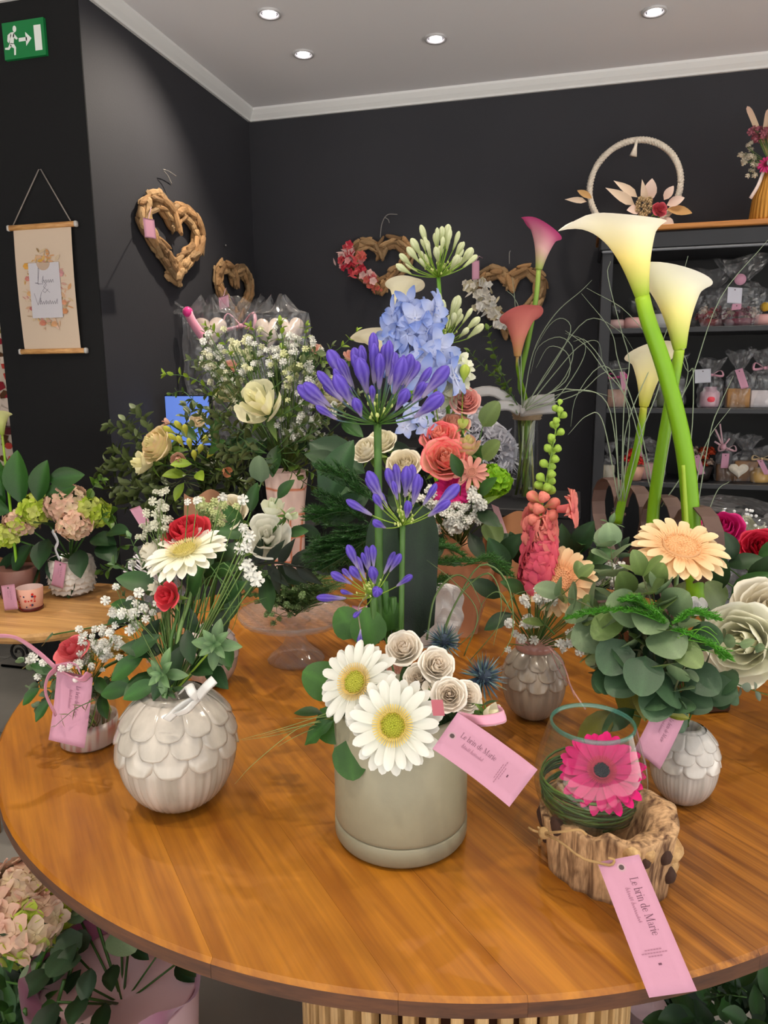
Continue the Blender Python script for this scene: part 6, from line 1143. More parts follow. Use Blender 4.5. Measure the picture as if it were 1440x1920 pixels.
for k,(px,py,Y,lb,sd,bw) in enumerate([(395,640,2.85,'left cellophane-wrapped pale heart with hot pink bow',3,rgb(235,60,150)),(525,640,2.85,'right cellophane-wrapped pale double heart, standing on the console',5,None),(455,650,2.95,'middle cellophane wrap with pale pink star bow',8,rgb(240,170,190))]):
    q=at(px,py,Y=Y); top=at(px,562,Y=Y).z; C=V((q.x,Y,1.02)); h=top-1.02
    t=cello_bag(lb,C,.24 if k<2 else .17,.10,h,neck=.93 if k<2 else .7,m=CELLO,seed=sd,bow=bw if k==2 else None)
    if k<2:
        for s in ((-.045,.045) if k==1 else (0,)):
            part(t,'heart_plate',solid_heart(.15 if k==0 else .12,.15,.018,rgb(222,205,192),CER),T(C.x+s,C.y,1.02+h-.13)@Mz)
            part(t,'heart_rod',tube(G(),[(C.x+s,C.y,1.02),(C.x+s,C.y,1.02+h-.2)],.004,6,rgb(150,140,130)).mesh('heart_rod',SATIN))
    if k==0:
        z=at(352,585,Y=2.78); 
        part(t,'bow_knot',ball(G(),.022,rgb(235,50,145),None,10,7).mesh('bow_knot',RIB),T(z),label='hot pink knot'); part(t,'bow_tail',tube(G(),smooth_path([z,at(362,605,Y=2.77),at(383,635,Y=2.76)],8),.022,6,rgb(240,160,185),flat=(.15,1),up=(0,1,0)).mesh('bow_tail',RIB),label='pale pink ribbon tail')
        part(t,'wrap_end',surf(G(),lambda u,v:(at(352-28*u,585-6*u+(v-.5)*(8+26*u)+3*math.sin(v*20),Y=2.80+.02*math.sin(v*9+u*5))),8,14,(1,1,1)).mesh('wrap_end',CELLO,False),label='gathered clear cellophane end')
rose('pink dried blossom between the cellophane bags and the bouquet',at(432,690,Y=1.8),V((0,-.7,.7)),.03,MT,rgb(220,160,140),rgb(225,180,165),lay=(3,3,4))
# small cellophane posy under the dark bouquet, left of gerbera
CQ=at(265,960,Y=1.20); t=cello_bag('clear cellophane wrapped posy left of the gerbera bouquet',V((CQ.x+.03,1.22,TZ)),.09,.08,.22,neck=.6,seed=11)
for i in range(12):
    a=rnd.uniform(-1.2,.3); part(t,'cello_strand',tube(G(),[V((CQ.x+.03,1.20,TZ+.16)),V((CQ.x+.03,1.20,TZ+.16))+V((math.sin(a)*.07,-.02,math.cos(a)*.07))],.0016,4,rgb(205,200,205)).mesh('cello_strand',SATIN))
tag('pink tag tip standing out of the cellophane posy',at(262,948,Y=1.15),at(243,955,Y=1.15),at(285,985,Y=1.16),mode='blank',hole=False)
solo('kraft_cone','brown kraft paper cone showing behind the coral rose','wrap',surf(G(),lambda u,v:(at(345+75*u,925+8*math.sin(u*7)+85*v-18*v*u,Y=1.18+.04*math.sin(u*pi)*-1)),12,6,rgb(160,118,90)).mesh('kraft',PAPER))
# ================================================================ tall mixed flowers Q, behind the centre
QC=V((-.36,1.60,TZ)); t=thing('kraft_bouquet_wrap','kraft paper wrap of the pink rose bouquet behind the agapanthus','wrap',QC)
qm=at(850,1010,Y=1.5); hq=qm.z-TZ
part(t,'paper',surf(G(),lambda u,v:((.03+.065*v**1.3+.006*math.sin(u*2*pi*6))*math.cos(u*2*pi),(.03+.06*v**1.3)*math.sin(u*2*pi),v*hq+(.03*math.sin(u*2*pi*3+1) if v>.9 else 0)),40,14,rgb(196,142,108)).mesh('paper',PAPER),T(qm.x+.02,1.5,TZ)); QT=V((qm.x+.01,1.5,qm.z-.02))
t=thing('kraft_bouquet_wrap','second kraft wrap with pink lining right of the baby\'s breath','wrap',at(960,1100,Y=1.6)); part(t,'paper',surf(G(),lambda u,v:at(905+90*u-30*u*v,960+10*math.sin(u*6)+150*v+10*u,Y=1.55-.06*math.sin(u*pi)),14,10,rgb(176,122,84)).mesh('paper',PAPER)); part(t,'lining',surf(G(),lambda u,v:at(921+14*u+30*v,945+90*v+6*u,Y=1.48),3,6,rgb(230,185,195)).mesh('lining',PAPER)); 
t=thing('tissue_wrap','crumpled white frosted tissue wrap right of the agapanthus stalks','wrap',at(830,1210,Y=1.15)); 
def cr(u,v): 
    p=at(792+72*u+6*math.sin(v*5),1108+108*v-18*math.sin(u*pi)*(1-v),Y=1.12-.035*math.sin(u*pi)); n_=noise.noise(V((u*4,v*5,2)))*.014; return p+V((n_,-n_*1.4,n_*.5))
part(t,'tissue',surf(G(),cr,26,30,rgb(215,212,212)).mesh('tissue',mat('tissue',rough=.3,spec=.5,trans=.3),False))
# purple/pink roses and lisianthus
CO=(rgb(232,120,110),rgb(240,165,145))
for a_ in [('large coral and peach rose right behind the agapanthus heads',835,862,1.38,(.15,-.8,.5),.050,rgb(248,170,150),rgb(252,195,172),rgb(245,95,115)),('coral edged rose above the large coral one',825,822,1.42,(0,-.7,.7),.044,rgb(248,160,145),rgb(252,185,165),rgb(245,90,115)),
 ('soft peach lisianthus bloom above the coral roses',850,800,1.50,(.1,-.6,.8),.038,rgb(228,165,140),rgb(236,190,165),rgb(235,180,160)),('light pink lisianthus bloom on top at right near the organza bow',872,752,1.52,(.25,-.8,.5),.036,rgb(230,150,145),rgb(240,185,175),rgb(238,175,170))]:
    lb,x,y,Y,N_,R_,c0_,c1_,e_=a_; rose(lb,at(x,y,Y=Y),V(N_),R_,QT,c0_,c1_,edge=e_,op=1.)
rose('half-open green and pink lisianthus right of the coral roses',at(877,838,Y=1.40),V((.05,-.4,.95)),.034,QT,rgb(210,215,130),rgb(222,200,150),edge=rgb(228,160,165),lay=(3,3,4,4),op=.3)
rose('small green lisianthus bud above the half-open one',at(868,795,Y=1.42),V((.1,-.4,.9)),.018,QT,rgb(180,200,90),rgb(200,210,120),lay=(3,3),op=.2)
rose('white rose left of the thick agapanthus stalk',at(688,845,Y=1.35),V((-.3,-.7,.6)),.034,QT,rgb(238,228,195),rgb(243,238,220),op=.8); rose('cream rose between the two agapanthus heads',at(758,872,Y=1.36),V((.1,-.7,.6)),.038,QT,rgb(235,222,190),rgb(242,234,212)); rose('large cream rose hidden behind the tall agapanthus stalk',at(715,830,Y=1.40),V((0,-.6,.8)),.036,QT,rgb(238,230,190),rgb(243,238,215))
gerbera('dusty pink star-shaped flower right of the coral roses',at(884,886,Y=1.36),V((.2,-.85,.35)),.036,QT,rgb(215,140,125),rgb(230,170,155),rgb(215,150,130),rgb(220,160,140),no=11,ni=9,ringR=.2)
gerbera('bright magenta daisy among baby\'s breath behind middle agapanthus',at(845,922,Y=1.38),V((.1,-.85,.5)),.040,QT,rgb(225,25,125),rgb(235,50,145),rgb(180,20,100),rgb(210,30,110),no=24,ni=18,ringR=.25)
t=thing('green_chrysanthemum','lime green button chrysanthemum beside the tall glass vase foot','flower',at(922,905,Y=1.40)); gm=floret4(rgb(95,160,15),rgb(150,200,40),5); hydrangea_head(t,at(922,902,Y=1.42),.030,40,[gm],.018,N=(.1,-.8,.6)); part(t,'stem',tube(G(),[at(922,905,Y=1.42),QT],.002,6,GREEN).mesh('stem',STEM))
for lb,x,y,n,s in [("baby's breath right of the magenta daisy",880,940,11,15),("large baby's breath blossoms under the magenta daisy",840,968,11,16),("baby's breath hanging low over the kraft wrap",862,985,10,14),("baby's breath left of the lisianthus, behind agapanthus",800,940,8,14)]: breath(lb,QT,cluster(x,y,1.34,n,s,.02),.0085,nb=2,jit=.012)
greens('mixed leaves of the pink rose bouquet',[(865,895,1.34,(-.2,-.4,.7),.05,OV),(905,860,1.38,(.5,-.3,.6),.05,EUM),(900,930,1.36,(.3,-.4,.5),.055,OV),(915,975,1.36,(.3,-.4,-.5),.055,EUM),(930,1000,1.36,(.3,-.4,-.5),.055,EUD),(880,960,1.36,(.6,-.4,.5),.075,blade('lance',.25,.2,.1,0,GREEN,LGREEN)),(850,900,1.4,(-.5,-.3,-.3),.07,DK),(800,890,1.42,(-.5,-.3,.2),.07,DK),(880,1000,1.36,(.4,-.4,-.5),.06,DK),(830,1000,1.36,(-.2,-.5,-.5),.07,DK),(780,860,1.45,(-.5,-.3,.3),.08,DK),(870,870,1.45,(.4,-.3,.3),.08,OV),(905,800,1.5,(.5,-.1,.9),.06,EUM),(895,960,1.34,(.5,-.5,-.1),.06,DK),(650,880,1.4,(-.4,-.4,.3),.09,DK),(670,900,1.4,(-.2,-.4,-.5),.09,OV),(740,900,1.42,(.2,-.4,-.4),.09,DK)],QT)
# blue delphinium
DB=starf(rgb(190,200,235),rgb(115,142,215)); DB2=starf(rgb(215,220,240),rgb(150,170,228),5,.7)
t=thing('delphinium','pale blue delphinium spike behind the largest agapanthus','flower',at(790,760,Y=1.5)); sp_=smooth_path([at(800,715,Y=1.5),at(785,660,Y=1.5),at(775,610,Y=1.5),at(788,568,Y=1.5)],20)
part(t,'stem',tube(G(),[QT]+sp_,.003,6,GREEN).mesh('stem',STEM))
for i in range(30):
    p=sp_[min(20,int(i/29*20))]; a=i*2.4; d=V((math.cos(a),math.sin(a)*.6-.6,.1)); part(t,'floret',rnd.choice([DB,DB2]),zframe(p+V((d.x*.05,d.y*.035,rnd.uniform(-.01,.01)))*(1.15-.4*i/30),d+rv(.4),.042*(1.1-.3*i/30),rv(1)))
t=thing('delphinium','small pale blue delphinium florets left of the coral roses','flower',at(800,850,Y=1.4))
for px,py in ((822,845),(815,870),(800,800),(790,780),(760,800),(775,770)): part(t,'floret',DB2,zframe(at(px,py,Y=1.42),V((rnd.uniform(-.5,.5),-1,.2)),.024))
part(t,'stem',tube(G(),[at(800,780,Y=1.42),at(815,870,Y=1.42),QT],.002,6,GREEN).mesh('stem',STEM))
# white agapanthus
WA=(rgb(165,185,90),rgb(226,230,196),rgb(205,214,160))
umbel('white agapanthus head with upright buds high above the centre',at(822,520,Y=1.62),V((0,-.15,1)),.098,QT,34,WA,ped=(rgb(110,145,40),rgb(150,180,70)),spread=(.05,1.45),up=.5,bl=.48,stemr=.0045,stemc=rgb(100,150,50))
umbel('second white agapanthus head below and right of the first',at(832,645,Y=1.58),V((.1,-.2,1)),.090,QT,22,WA,ped=(rgb(110,145,40),rgb(150,180,70)),spread=(.1,1.35),up=.5,bl=.52,stemr=.004,stemc=rgb(100,150,50))
# creamy callas seen behind, white freesias
for lb,b_,m_,Yq,lip in [('cream calla lily standing behind the blue delphinium',(742,600),(757,535),1.66,V((.5,-.6,.2))),('cream calla lily bending left behind the largest agapanthus',(730,680),(700,628),1.66,V((-.6,-.5,.1)))]:
    M,S,b=callaM(*b_,*m_,Yq,Yq,lip); calla(lb,M,S*1.15,rgb(205,205,120),rgb(238,232,195),rgb(243,238,215),[b,at(b_[0]+10,b_[1]+60,Y=Yq),at(790,800,Y=Yq),QT],.006,tip=.4,opening=1.2)
t=thing('freesia','white freesia blossoms right of the blue delphinium','flower',at(850,760,Y=1.52)); part(t,'stem',tube(G(),smooth_path([QT,at(850,760,Y=1.52),at(862,700,Y=1.52),at(850,660,Y=1.52)],14),.0022,6,LGREEN).mesh('stem',STEM))
WF=starf(rgb(205,215,150),rgb(238,238,225),6,.6)
for px,py,dx,dz,s in ((860,680,.5,.6,.030),(845,690,-.3,.5,.032),(865,705,.6,.2,.030),(850,715,0,.4,.034),(838,705,-.6,.3,.028),(858,735,.4,-.1,.030),(845,745,-.1,.3,.030),(832,728,-.5,.2,.026),(872,690,.8,.4,.022)): part(t,'blossom',WF,zframe(at(px,py,Y=1.52),V((dx,-.8,dz)),s)); part(t,'blossom_tube',bud_mesh('frz',rgb(170,190,110),rgb(235,235,215),rgb(225,228,200),w=.2),zframe(at(px,py+22,Y=1.53),V((dx*.3,0,1)),.04))
for lb,x,y,N_ in (('green lisianthus bud at the right of the white freesias',868,708,(.1,0,1)),('green bud on a thin stalk left of the light pink lisianthus',818,755,(0,0,1))): t=thing('lisianthus_bud',lb,'flower',at(x,y,Y=1.5)); part(t,'bud',bud_mesh('lisb',rgb(130,170,50),rgb(190,205,90),rgb(170,190,70),w=.26),zframe(at(x,y+12,Y=1.5),V(N_),.04)); part(t,'stem',tube(G(),[at(x,y+12,Y=1.5),QT],.0014,5,LGREEN).mesh('stem',STEM))
# lacy white heart behind tall glass vase
t=thing('lace_wreath','white shredded lace decoration behind the tall glass vase','decoration',at(900,860,Y=2.5)); g=G()
for i in range(420):
    f=rnd.random(); px=800+rnd.random()*165; py=765+ (px-800)*.55+rnd.uniform(-35,40); p=at(px,py,Y=2.47)+rv(.02); a=rv(1).normalized()*.018; o=a.cross(rv(1)).normalized()*.005
    g.add([p-a,p+o,p+a,p-o],[(0,1,2,3)],rgb(215,215,225))
part(t,'lace',g.mesh('lace',PAPER,False),kind='stuff'); part(t,'holding_rod',tube(G(),[(at(925,800,Y=2.5).x,2.5,.90),at(925,800,Y=2.5)],.004,6,rgb(60,55,50)).mesh('holding_rod',SATIN)); part(t,'backing',tube(G(),smooth_path([at(800,790,Y=2.5),at(870,775,Y=2.5),at(950,830,Y=2.5),at(945,880,Y=2.5)],16),.03,7,rgb(200,200,210),flat=(1,.4)).mesh('backing',FUZZ))
# ================================================================ side table things
HP=at(128,1122,Z=st_z)+V((-.02,.05,0)); HP.z=st_z; t=thing('scallop_pot','white pearly pot with scalloped relief under the hydrangea','pot',HP)
PRL=mat('pearl_ceramic',rough=.2,spec=.6,coat=.5); prs=[(.0001,0),(.042,0),(.055,.012),(.066,.04),(.068,.07),(.064,.10),(.062,.115),(.059,.116),(.058,.09),(.0001,.085)]
part(t,'pot_wall',lathe(G(),prs,60,rgb(214,204,194)).mesh('pot_wall',PRL),T(HP))
scm=cached('pearl_scale',lambda:surf(G(),lambda u,v:((v-.5)*1.0*(1-max(0,(u-.4)/.6)**2.2)**.5 if u<.999 else 0,-.10-.22*u*(1-abs(v-.5)*1.2),-u*.8),6,6,rgb(220,212,202)).mesh('scale',PRL))
for row in range(6):
    z=.112-row*.0165; R_=[.0645,.067,.0685,.067,.064,.058][row]
    for i in range(16):
        a=2*pi*(i+.5*(row%2))/16; part(t,'scallop',scm,T(HP)@Matrix.Rotation(a,4,'Z')@T(0,-R_+.003,z)@Matrix.Scale(.0265,4))
HT=HP+V((0,0,.11)); t=thing('hydrangea','potted hydrangea with pink and lime green heads on the side table','plant',HT)
HPk=[floret4(rgb(222,190,160),rgb(226,180,160)),floret4(rgb(232,212,170),rgb(232,200,180))]; HGr=[floret4(rgb(165,190,50),rgb(195,212,80)),floret4(rgb(200,205,110),rgb(205,215,110))]
for px,py,dY,R_,mm,n in ((128,945,0,.062,HPk,46),(165,960,.02,.055,HGr+HGr[:1],40),(75,955,.0,.055,HGr,38),(40,980,-.02,.045,HPk+HGr,34),(140,985,-.04,.045,HPk,32),(185,965,.03,.035,HGr[:1],24),(10,1005,-.05,.035,HGr,22)):
    c=at(px,py,Y=HP.y+dY); hydrangea_head(t,c,R_,n,mm,.021,N=(0,-.5,.9)); part(t,'stem',tube(G(),[c,HT],.003,6,GREEN).mesh('stem',STEM))
hl=blade('oval',.7,.3,.1,.05,rgb(24,48,24),rgb(44,78,40),8,4,wav=.05,mid=.3)
for px,py,d,L in ((60,1020,(-.3,-.5,-.5),.10,),(90,1010,(.1,-.6,-.4),.10),(150,1030,(.3,-.6,-.5),.09),(40,1040,(-.6,-.4,-.3),.09),(185,1020,(.7,-.4,-.2),.09),(110,1040,(0,-.6,-.6),.08),(170,1010,(.8,-.2,.1),.09),(30,1010,(-.7,-.2,.1),.09),(130,1070,(.1,-.5,-.8),.08),(75,1060,(-.2,-.5,-.5),.08),(200,1000,(.8,-.2,.3),.08),(100,990,(0,-.4,.3),.08)): part(t,'leaf',hl,frame(at(px,py,Y=HP.y-.03),d,(0,-.6,1),L))
sprig('trailing green leaf branch hanging right of the hydrangea',[at(x,y,Y=HP.y) for x,y in ((170,1000),(205,960),(225,1010),(215,1060),(190,1070))],7,.055,blade('oval',.7,.3,.15,0,rgb(66,104,30),rgb(104,140,48)),jit=.4,name='leafy_branch'); sprig('thin leafy branch rising above the hydrangea at right',[at(x,y,Y=HP.y) for x,y in ((160,990),(165,940),(180,905),(190,900))],5,.045,blade('oval',.7,.3,.15,0,rgb(66,104,30),rgb(104,140,48)),jit=.4,name='leafy_branch')
tag('pink tag hanging on the pearly scalloped pot',at(125,1057,Y=HP.y-.075),at(103,1050,Y=HP.y-.075),at(118,1104,Y=HP.y-.075),mode='part'); solo('white_ribbon','curling white ribbon above the tag of the scalloped pot','ribbon',tube(G(),smooth_path([at(98,995,Y=HP.y-.06),at(108,1015,Y=HP.y-.07),at(104,1030,Y=HP.y-.07),at(112,1050,Y=HP.y-.078)],12),.008,5,rgb(215,215,220),flat=(1,.15)).mesh('ribbon',RIB))
KP=at(45,1148,Z=st_z); KP.z=st_z; KP.y+=.03; t=thing('printed_cup','small pink glass cup printed with red flowers, on the side table','cup',KP)
part(t,'cup_wall',lathe(G(),[(.0001,.0),(.028,.0),(.031,.004),(.036,.066),(.0345,.067),(.030,.008),(.0001,.006)],48,lambda u,v:rgb(214,160,140) if u<.6 else rgb(200,170,165)).mesh('cup_wall',SATIN),T(KP))
part(t,'cup_foot',lathe(G(),[(.029,.0),(.032,.001),(.033,.010),(.030,.012)],40,rgb(90,30,30)).mesh('cup_foot',GLOSS),T(KP),label='dark red foot'); g=G()
for i in range(22):
    a=rnd.uniform(-2.6,-.4); z=rnd.uniform(.012,.056); r=.0312+.005*z/.066+.0006; s=rnd.uniform(.002,.0042); cc=rnd.choice([rgb(190,50,40),rgb(200,80,70),rgb(60,60,90)])
    g.add([((r)*math.cos(a+s/r*math.cos(b)*1.),(r)*math.sin(a+s/r*math.cos(b)),z+s*math.sin(b)) for b in [k*pi/3 for k in range(6)]],[tuple(range(6))],cc)
part(t,'flower_print',g.mesh('flower_print',INK,False),T(KP)); tag('pink tag leaning on the printed cup at the left edge',at(27,1095,Y=KP.y-.045),at(2,1098,Y=KP.y-.045),at(34,1142,Y=KP.y-.045),mode='part')
solo('kraft_wrap','brown kraft paper wrap at the left picture edge behind the cup','wrap',surf(G(),lambda u,v:at(-10+85*u,1040+60*v+8*math.sin(u*5),Y=HP.y+.05-.05*math.sin(u*pi)),8,6,rgb(140,100,70)).mesh('kraft',PAPER))
PLc=V((-1.63,1.78,st_z)); t=thing('orchid_plant','green plant with broad upright glossy leaves at the left edge','plant',PLc); part(t,'pot',lathe(G(),[(.0001,0),(.05,0),(.06,.09),(.057,.09),(.0001,.08)],30,rgb(120,80,70)).mesh('pot',SATIN),T(PLc))
pm=blade('oval',.55,.15,.15,.0,rgb(34,74,26),rgb(62,110,40),10,6,mid=.3,wav=.02)
for px,py,d,L in ((40,945,(0,-.1,1),.16),(70,940,(.35,-.1,1),.13),(10,950,(-.5,0,.8),.14),(85,930,(.9,0,.3),.10),(90,900,(.9,.1,.15),.11),(20,960,(-.8,-.2,.3),.12),(5,930,(-.2,0,1),.12)): part(t,'leaf',pm,frame(at(px,py,Y=1.80),d,(.1,-1,.2),L))
calla('pale yellow-green calla at the left picture edge',zframe(at(4,815,Y=1.82),V((.1,-.1,1)),1,V((.3,-.6,.2))),.075,rgb(150,170,60),rgb(205,212,140),rgb(220,222,165),[at(4,815,Y=1.82),PLc+V((0,0,.08))],.004,tip=.4)
# far-left background shelf with printed paper goods
t=thing('paper_display','far left rack of floral printed paper goods behind the black pillar','display',V((-2.5,2.75,0))); part(t,'board',bx(-2.9,-2.06,2.70,2.74,.9,1.62,rgb(214,196,178)).mesh('board',PAPER,False)); g=G()
for i in range(160):
    x=rnd.uniform(-2.5,-2.2); z=rnd.uniform(.9,1.62); s=rnd.uniform(.012,.035); cc=rnd.choice([rgb(190,70,60),rgb(140,40,50),rgb(90,60,40),rgb(120,110,60),rgb(225,205,190)]); n_=rnd.randint(4,6); a0=rnd.random()
    g.add([(x+s*math.cos(a0+b*2*pi/n_),2.697-i*.00001,z+s*.7*math.sin(a0+b*2*pi/n_)) for b in range(n_)],[tuple(range(n_))],cc)
part(t,'floral_print',g.mesh('floral_print',INK,False)); part(t,'shelf_board',bx(-2.9,-2.06,2.6,2.75,1.07,1.10,rgb(80,20,25)).mesh('shelf_board',SATIN,False)); part(t,'leg',bx(-2.88,-2.84,2.70,2.74,0,.9,rgb(40,30,28)).mesh('leg',SATIN,False)); part(t,'leg',bx(-2.12,-2.08,2.70,2.74,0,.9,rgb(40,30,28)).mesh('leg',SATIN,False))
# black wrought iron basket under the side table (dark scrolls)
t=thing('iron_basket','black wrought iron scroll stand in the dark under the side table','stand',at(40,1270,Z=0)); c=at(38,1255,Z=.0)
for s in (0,.12): part(t,'scroll',tube(G(),[c+V((s+.05*math.cos(k*.5)*(1-k/26),0,.08+.05*math.sin(k*.5)*(1-k/26))) for k in range(20)],.006,6,rgb(25,22,20)).mesh('scroll',SATIN)); part(t,'bar',tube(G(),[c+V((-.1,0,.01)),c+V((.25,0,.01))],.006,6,rgb(25,22,20)).mesh('bar',SATIN))
# ================================================================ floor plants, bottom left
FP=V((-.98,1.04,0)); pc=at(212,1862,Z=.38); fx,fy=pc.x,pc.y+.02
t=thing('pink_pot','tall pale pink pot with mauve crepe paper collar on the floor, bottom left','pot',V((fx,fy,0)))
part(t,'pot_wall',lathe(G(),[(.0001,0),(.09,0),(.095,.01),(.118,.38),(.114,.38),(.0001,.35)],56,rgb(222,188,192)).mesh('pot_wall',SATIN),T(fx,fy,0))
part(t,'paper_collar',surf(G(),lambda u,v:((.108+.030*v+.006*math.sin(u*2*pi*11+v*3))*math.cos(u*2*pi),(.108+.030*v+.006*math.sin(u*2*pi*11))*math.sin(u*2*pi),.365+.055*v+.012*math.sin(u*2*pi*7)*v),80,5,rgb(165,95,130)).mesh('paper_collar',RIB),T(fx,fy,0),label='mauve crinkled paper collar')
t=thing('eucalyptus_plant','leafy grey-green plant in the pink pot on the floor','plant',V((fx,fy,.36)))
for i in range(46):
    a=rnd.uniform(0,2*pi); r=rnd.uniform(.02,.15); b=V((fx-.06+r*math.cos(a),fy+.05+r*math.sin(a),rnd.uniform(.37,.45))); part(t,'leaf',rnd.choice([EUD,EUL,hl,DK,DK]),frame(b,V((math.cos(a),math.sin(a)-.5,rnd.uniform(-.4,.5))),(0,-.5,1),rnd.uniform(.04,.06))); 
    if i%3==0: part(t,'stem',tube(G(),[V((fx,fy,.34)),b],.002,4,GREEN).mesh('stem',STEM))
hc=at(50,1690,Z=.42); t=thing('floor_hydrangea','pink and lime hydrangea standing on floor tiles at bottom left','plant',V((hc.x,hc.y,0))); part(t,'pot',lathe(G(),[(.0001,0),(.08,0),(.1,.2),(.096,.2),(.0001,.18)],30,rgb(90,75,70)).mesh('pot',SATIN),T(hc.x+.0,hc.y,0))
for px,py,R_,mm,n in ((45,1690,.07,HPk,60),(15,1730,.05,HPk,40),(95,1700,.045,HGr+HPk[:1],40),(60,1735,.05,HPk+HGr,34)): c=at(px,py,Z=.43); hydrangea_head(t,c,R_,n,mm,.026,N=(.1,-.5,1)); part(t,'stem',tube(G(),[c,V((hc.x,hc.y,.15))],.003,5,GREEN).mesh('stem',STEM))
for i in range(26): a=rnd.uniform(0,2*pi); b=V((hc.x+.05+.07*math.cos(a),hc.y+.02+.07*math.sin(a),rnd.uniform(.2,.31))); part(t,'leaf',hl,frame(b,V((math.cos(a),math.sin(a)-.1,-.2)),(0,-.5,1),.07))
lc=at(35,1900,Z=.34); t=thing('laurel_plant','dense upright laurel plant with pointed leaves in bottom left corner','plant',V((lc.x,lc.y,0))); lm=blade('lance',.32,.15,.1,.1,rgb(34,72,24),rgb(66,110,38),7,4,mid=.3); lm2=blade('lance',.32,.15,.1,.1,rgb(60,110,30),rgb(105,150,55),7,4,mid=.3)
part(t,'pot',lathe(G(),[(.0001,0),(.08,0),(.1,.2),(.096,.2),(.0001,.18)],30,rgb(70,60,55)).mesh('pot',SATIN),T(lc.x,lc.y,0))
for i in range(110):
    a=rnd.uniform(0,2*pi); r=rnd.uniform(.0,.085); b=V((lc.x+r*math.cos(a),lc.y+r*math.sin(a),rnd.uniform(.2,.40))); part(t,'leaf',lm2 if b.z>.42 or i%5==0 else lm,frame(b,V((math.cos(a)*.7,math.sin(a)*.7,rnd.uniform(.2,1.2))),(0,-.5,1),rnd.uniform(.04,.065)))
for i in range(9): a=i*.7; part(t,'stem',tube(G(),[V((lc.x,lc.y,.17)),V((lc.x+.09*math.cos(a),lc.y+.09*math.sin(a),.42))],.003,4,GREEN).mesh('stem',STEM))
# bottom right: foliage and pink bowl
rc=at(1425,1880,Z=.35); t=thing('boxwood_plant','dark leafy shrub on the floor at the bottom right corner','plant',V((rc.x,rc.y,0))); part(t,'pot',lathe(G(),[(.0001,0),(.08,0),(.1,.16),(.096,.16),(.0001,.15)],30,rgb(60,58,55)).mesh('pot',SATIN),T(rc.x,rc.y,0))
for i in range(110):
    d=V((rnd.gauss(0,1),rnd.gauss(0,1),abs(rnd.gauss(0,1))+.1)).normalized(); b=V((rc.x,rc.y,.22))+d*rnd.uniform(.06,.13); part(t,'leaf',rnd.choice([hl,DK,OV]),frame(b,d+rv(.5),(0,-.5,1),rnd.uniform(.05,.07)))
part(t,'stem',tube(G(),[V((rc.x,rc.y,.15)),V((rc.x,rc.y,.3))],.01,6,rgb(60,45,30)).mesh('stem',STEM))
for P in ([(1400,1860),(1370,1840),(1345,1850)],[(1400,1870),(1360,1865),(1335,1870)]): sprig('thin dark leafy twig reaching left from the floor shrub, '+('upper one' if P[1][1]<1850 else 'lower one'),[at(x,y,Z=.36) for x,y in P],6,.03,DK,'twigs of the floor shrub',jit=.4)
bc=at(1238,1882,Z=.05); solo('pink_bowl','pale pink round bowl on the floor under the table edge','bowl',lathe(G(),[(.0001,0),(.05,.003),(.075,.03),(.085,.07),(.082,.07),(.07,.035),(.0001,.012)],48,rgb(214,186,190)).mesh('bowl',SATIN),T(bc.x,bc.y,0))
# ================================================================ shelf top: wreath ring and golden vase
WCx=at(1187,400,Y=3.42); rr=.182; wc=V((WCx.x,3.42,zT+.016+rr+.012)); t=thing('rope_wreath','white rope hoop with dried flowers standing on the shelf top','wreath',V((wc.x,wc.y,zT+.016)))
n=96; g=G()
for s in (0,pi/2,pi,1.5*pi): tube(g,[V((wc.x+(rr+.0075*math.cos(k*1.4+s))*math.cos(2*pi*k/n),wc.y+.0075*math.sin(k*1.4+s),wc.z+(rr+.0075*math.cos(k*1.4+s))*math.sin(2*pi*k/n))) for k in range(n+1)],.0075,5,rgb(214,204,190))
part(t,'rope_hoop',g.mesh('rope_hoop',FUZZ)); p=wc+V((0,-.01,rr)); part(t,'tassel',tube(G(),[p,p-V((.005,0,.03)),p-V((.012,0,.065))],lambda s:.004+.012*s*s,7,rgb(225,215,200)).mesh('tassel',FUZZ))
rose('deep pink dried rose on the rope hoop',at(1236,393,Y=3.36),V((.2,-.9,.2)),.034,at(1225,410,Y=3.38),rgb(190,70,85),rgb(205,90,105),lay=(3,3,4,4))
bl_=blade('lance',.3,.2,.1,0,rgb(215,190,165),rgb(225,205,185),m=PET); bl2=blade('oval',.6,.2,.1,0,rgb(225,195,180),rgb(230,210,200),m=PET); bl3=blade('oval',.4,.2,.1,0,rgb(190,145,90),rgb(205,165,110),m=PET)
dg=thing('dried_flowers','beige dried leaves and seed heads fastened to the rope hoop','flower',at(1215,400,Y=3.38))
for px,py,d,L,m in [(1190,385,(-.9,-.3,.6),.14,bl_),(1195,370,(-1,-.2,.8),.12,bl_),(1210,385,(-.2,-.5,1),.10,bl_),(1215,380,(.1,-.5,1),.09,bl2),(1250,385,(.8,-.4,.3),.07,bl2),(1250,392,(1,-.3,-.2),.10,bl3),(1230,412,(.8,-.4,-.5),.09,bl_),(1215,410,(-.2,-.6,-.7),.08,bl_),(1245,375,(.5,-.5,.8),.06,bl2),(1100,378,(-1,-.2,.2),.09,bl_),(1110,372,(-.8,-.2,.5),.07,bl3),(1200,395,(-.5,-.6,.0),.07,bl2),(1240,410,(.6,-.6,-.5),.07,bl2)]: part(dg,'dried_leaf',m,frame(at(px,py,Y=3.38),d,(0,-1,.2),L))
for i in range(16): part(dg,'seed_head',blossom_mesh(rgb(205,180,140),i%3),T(at(rnd.uniform(1195,1222),rnd.uniform(372,405),Y=3.36))@Matrix.Scale(.012,4))
gv=at(1428,412,Y=3.38); gvx,gvy,gz=gv.x+.02,3.38,zT+.016; GOLD=mat('gold_straw',rough=.35,metal=.6)
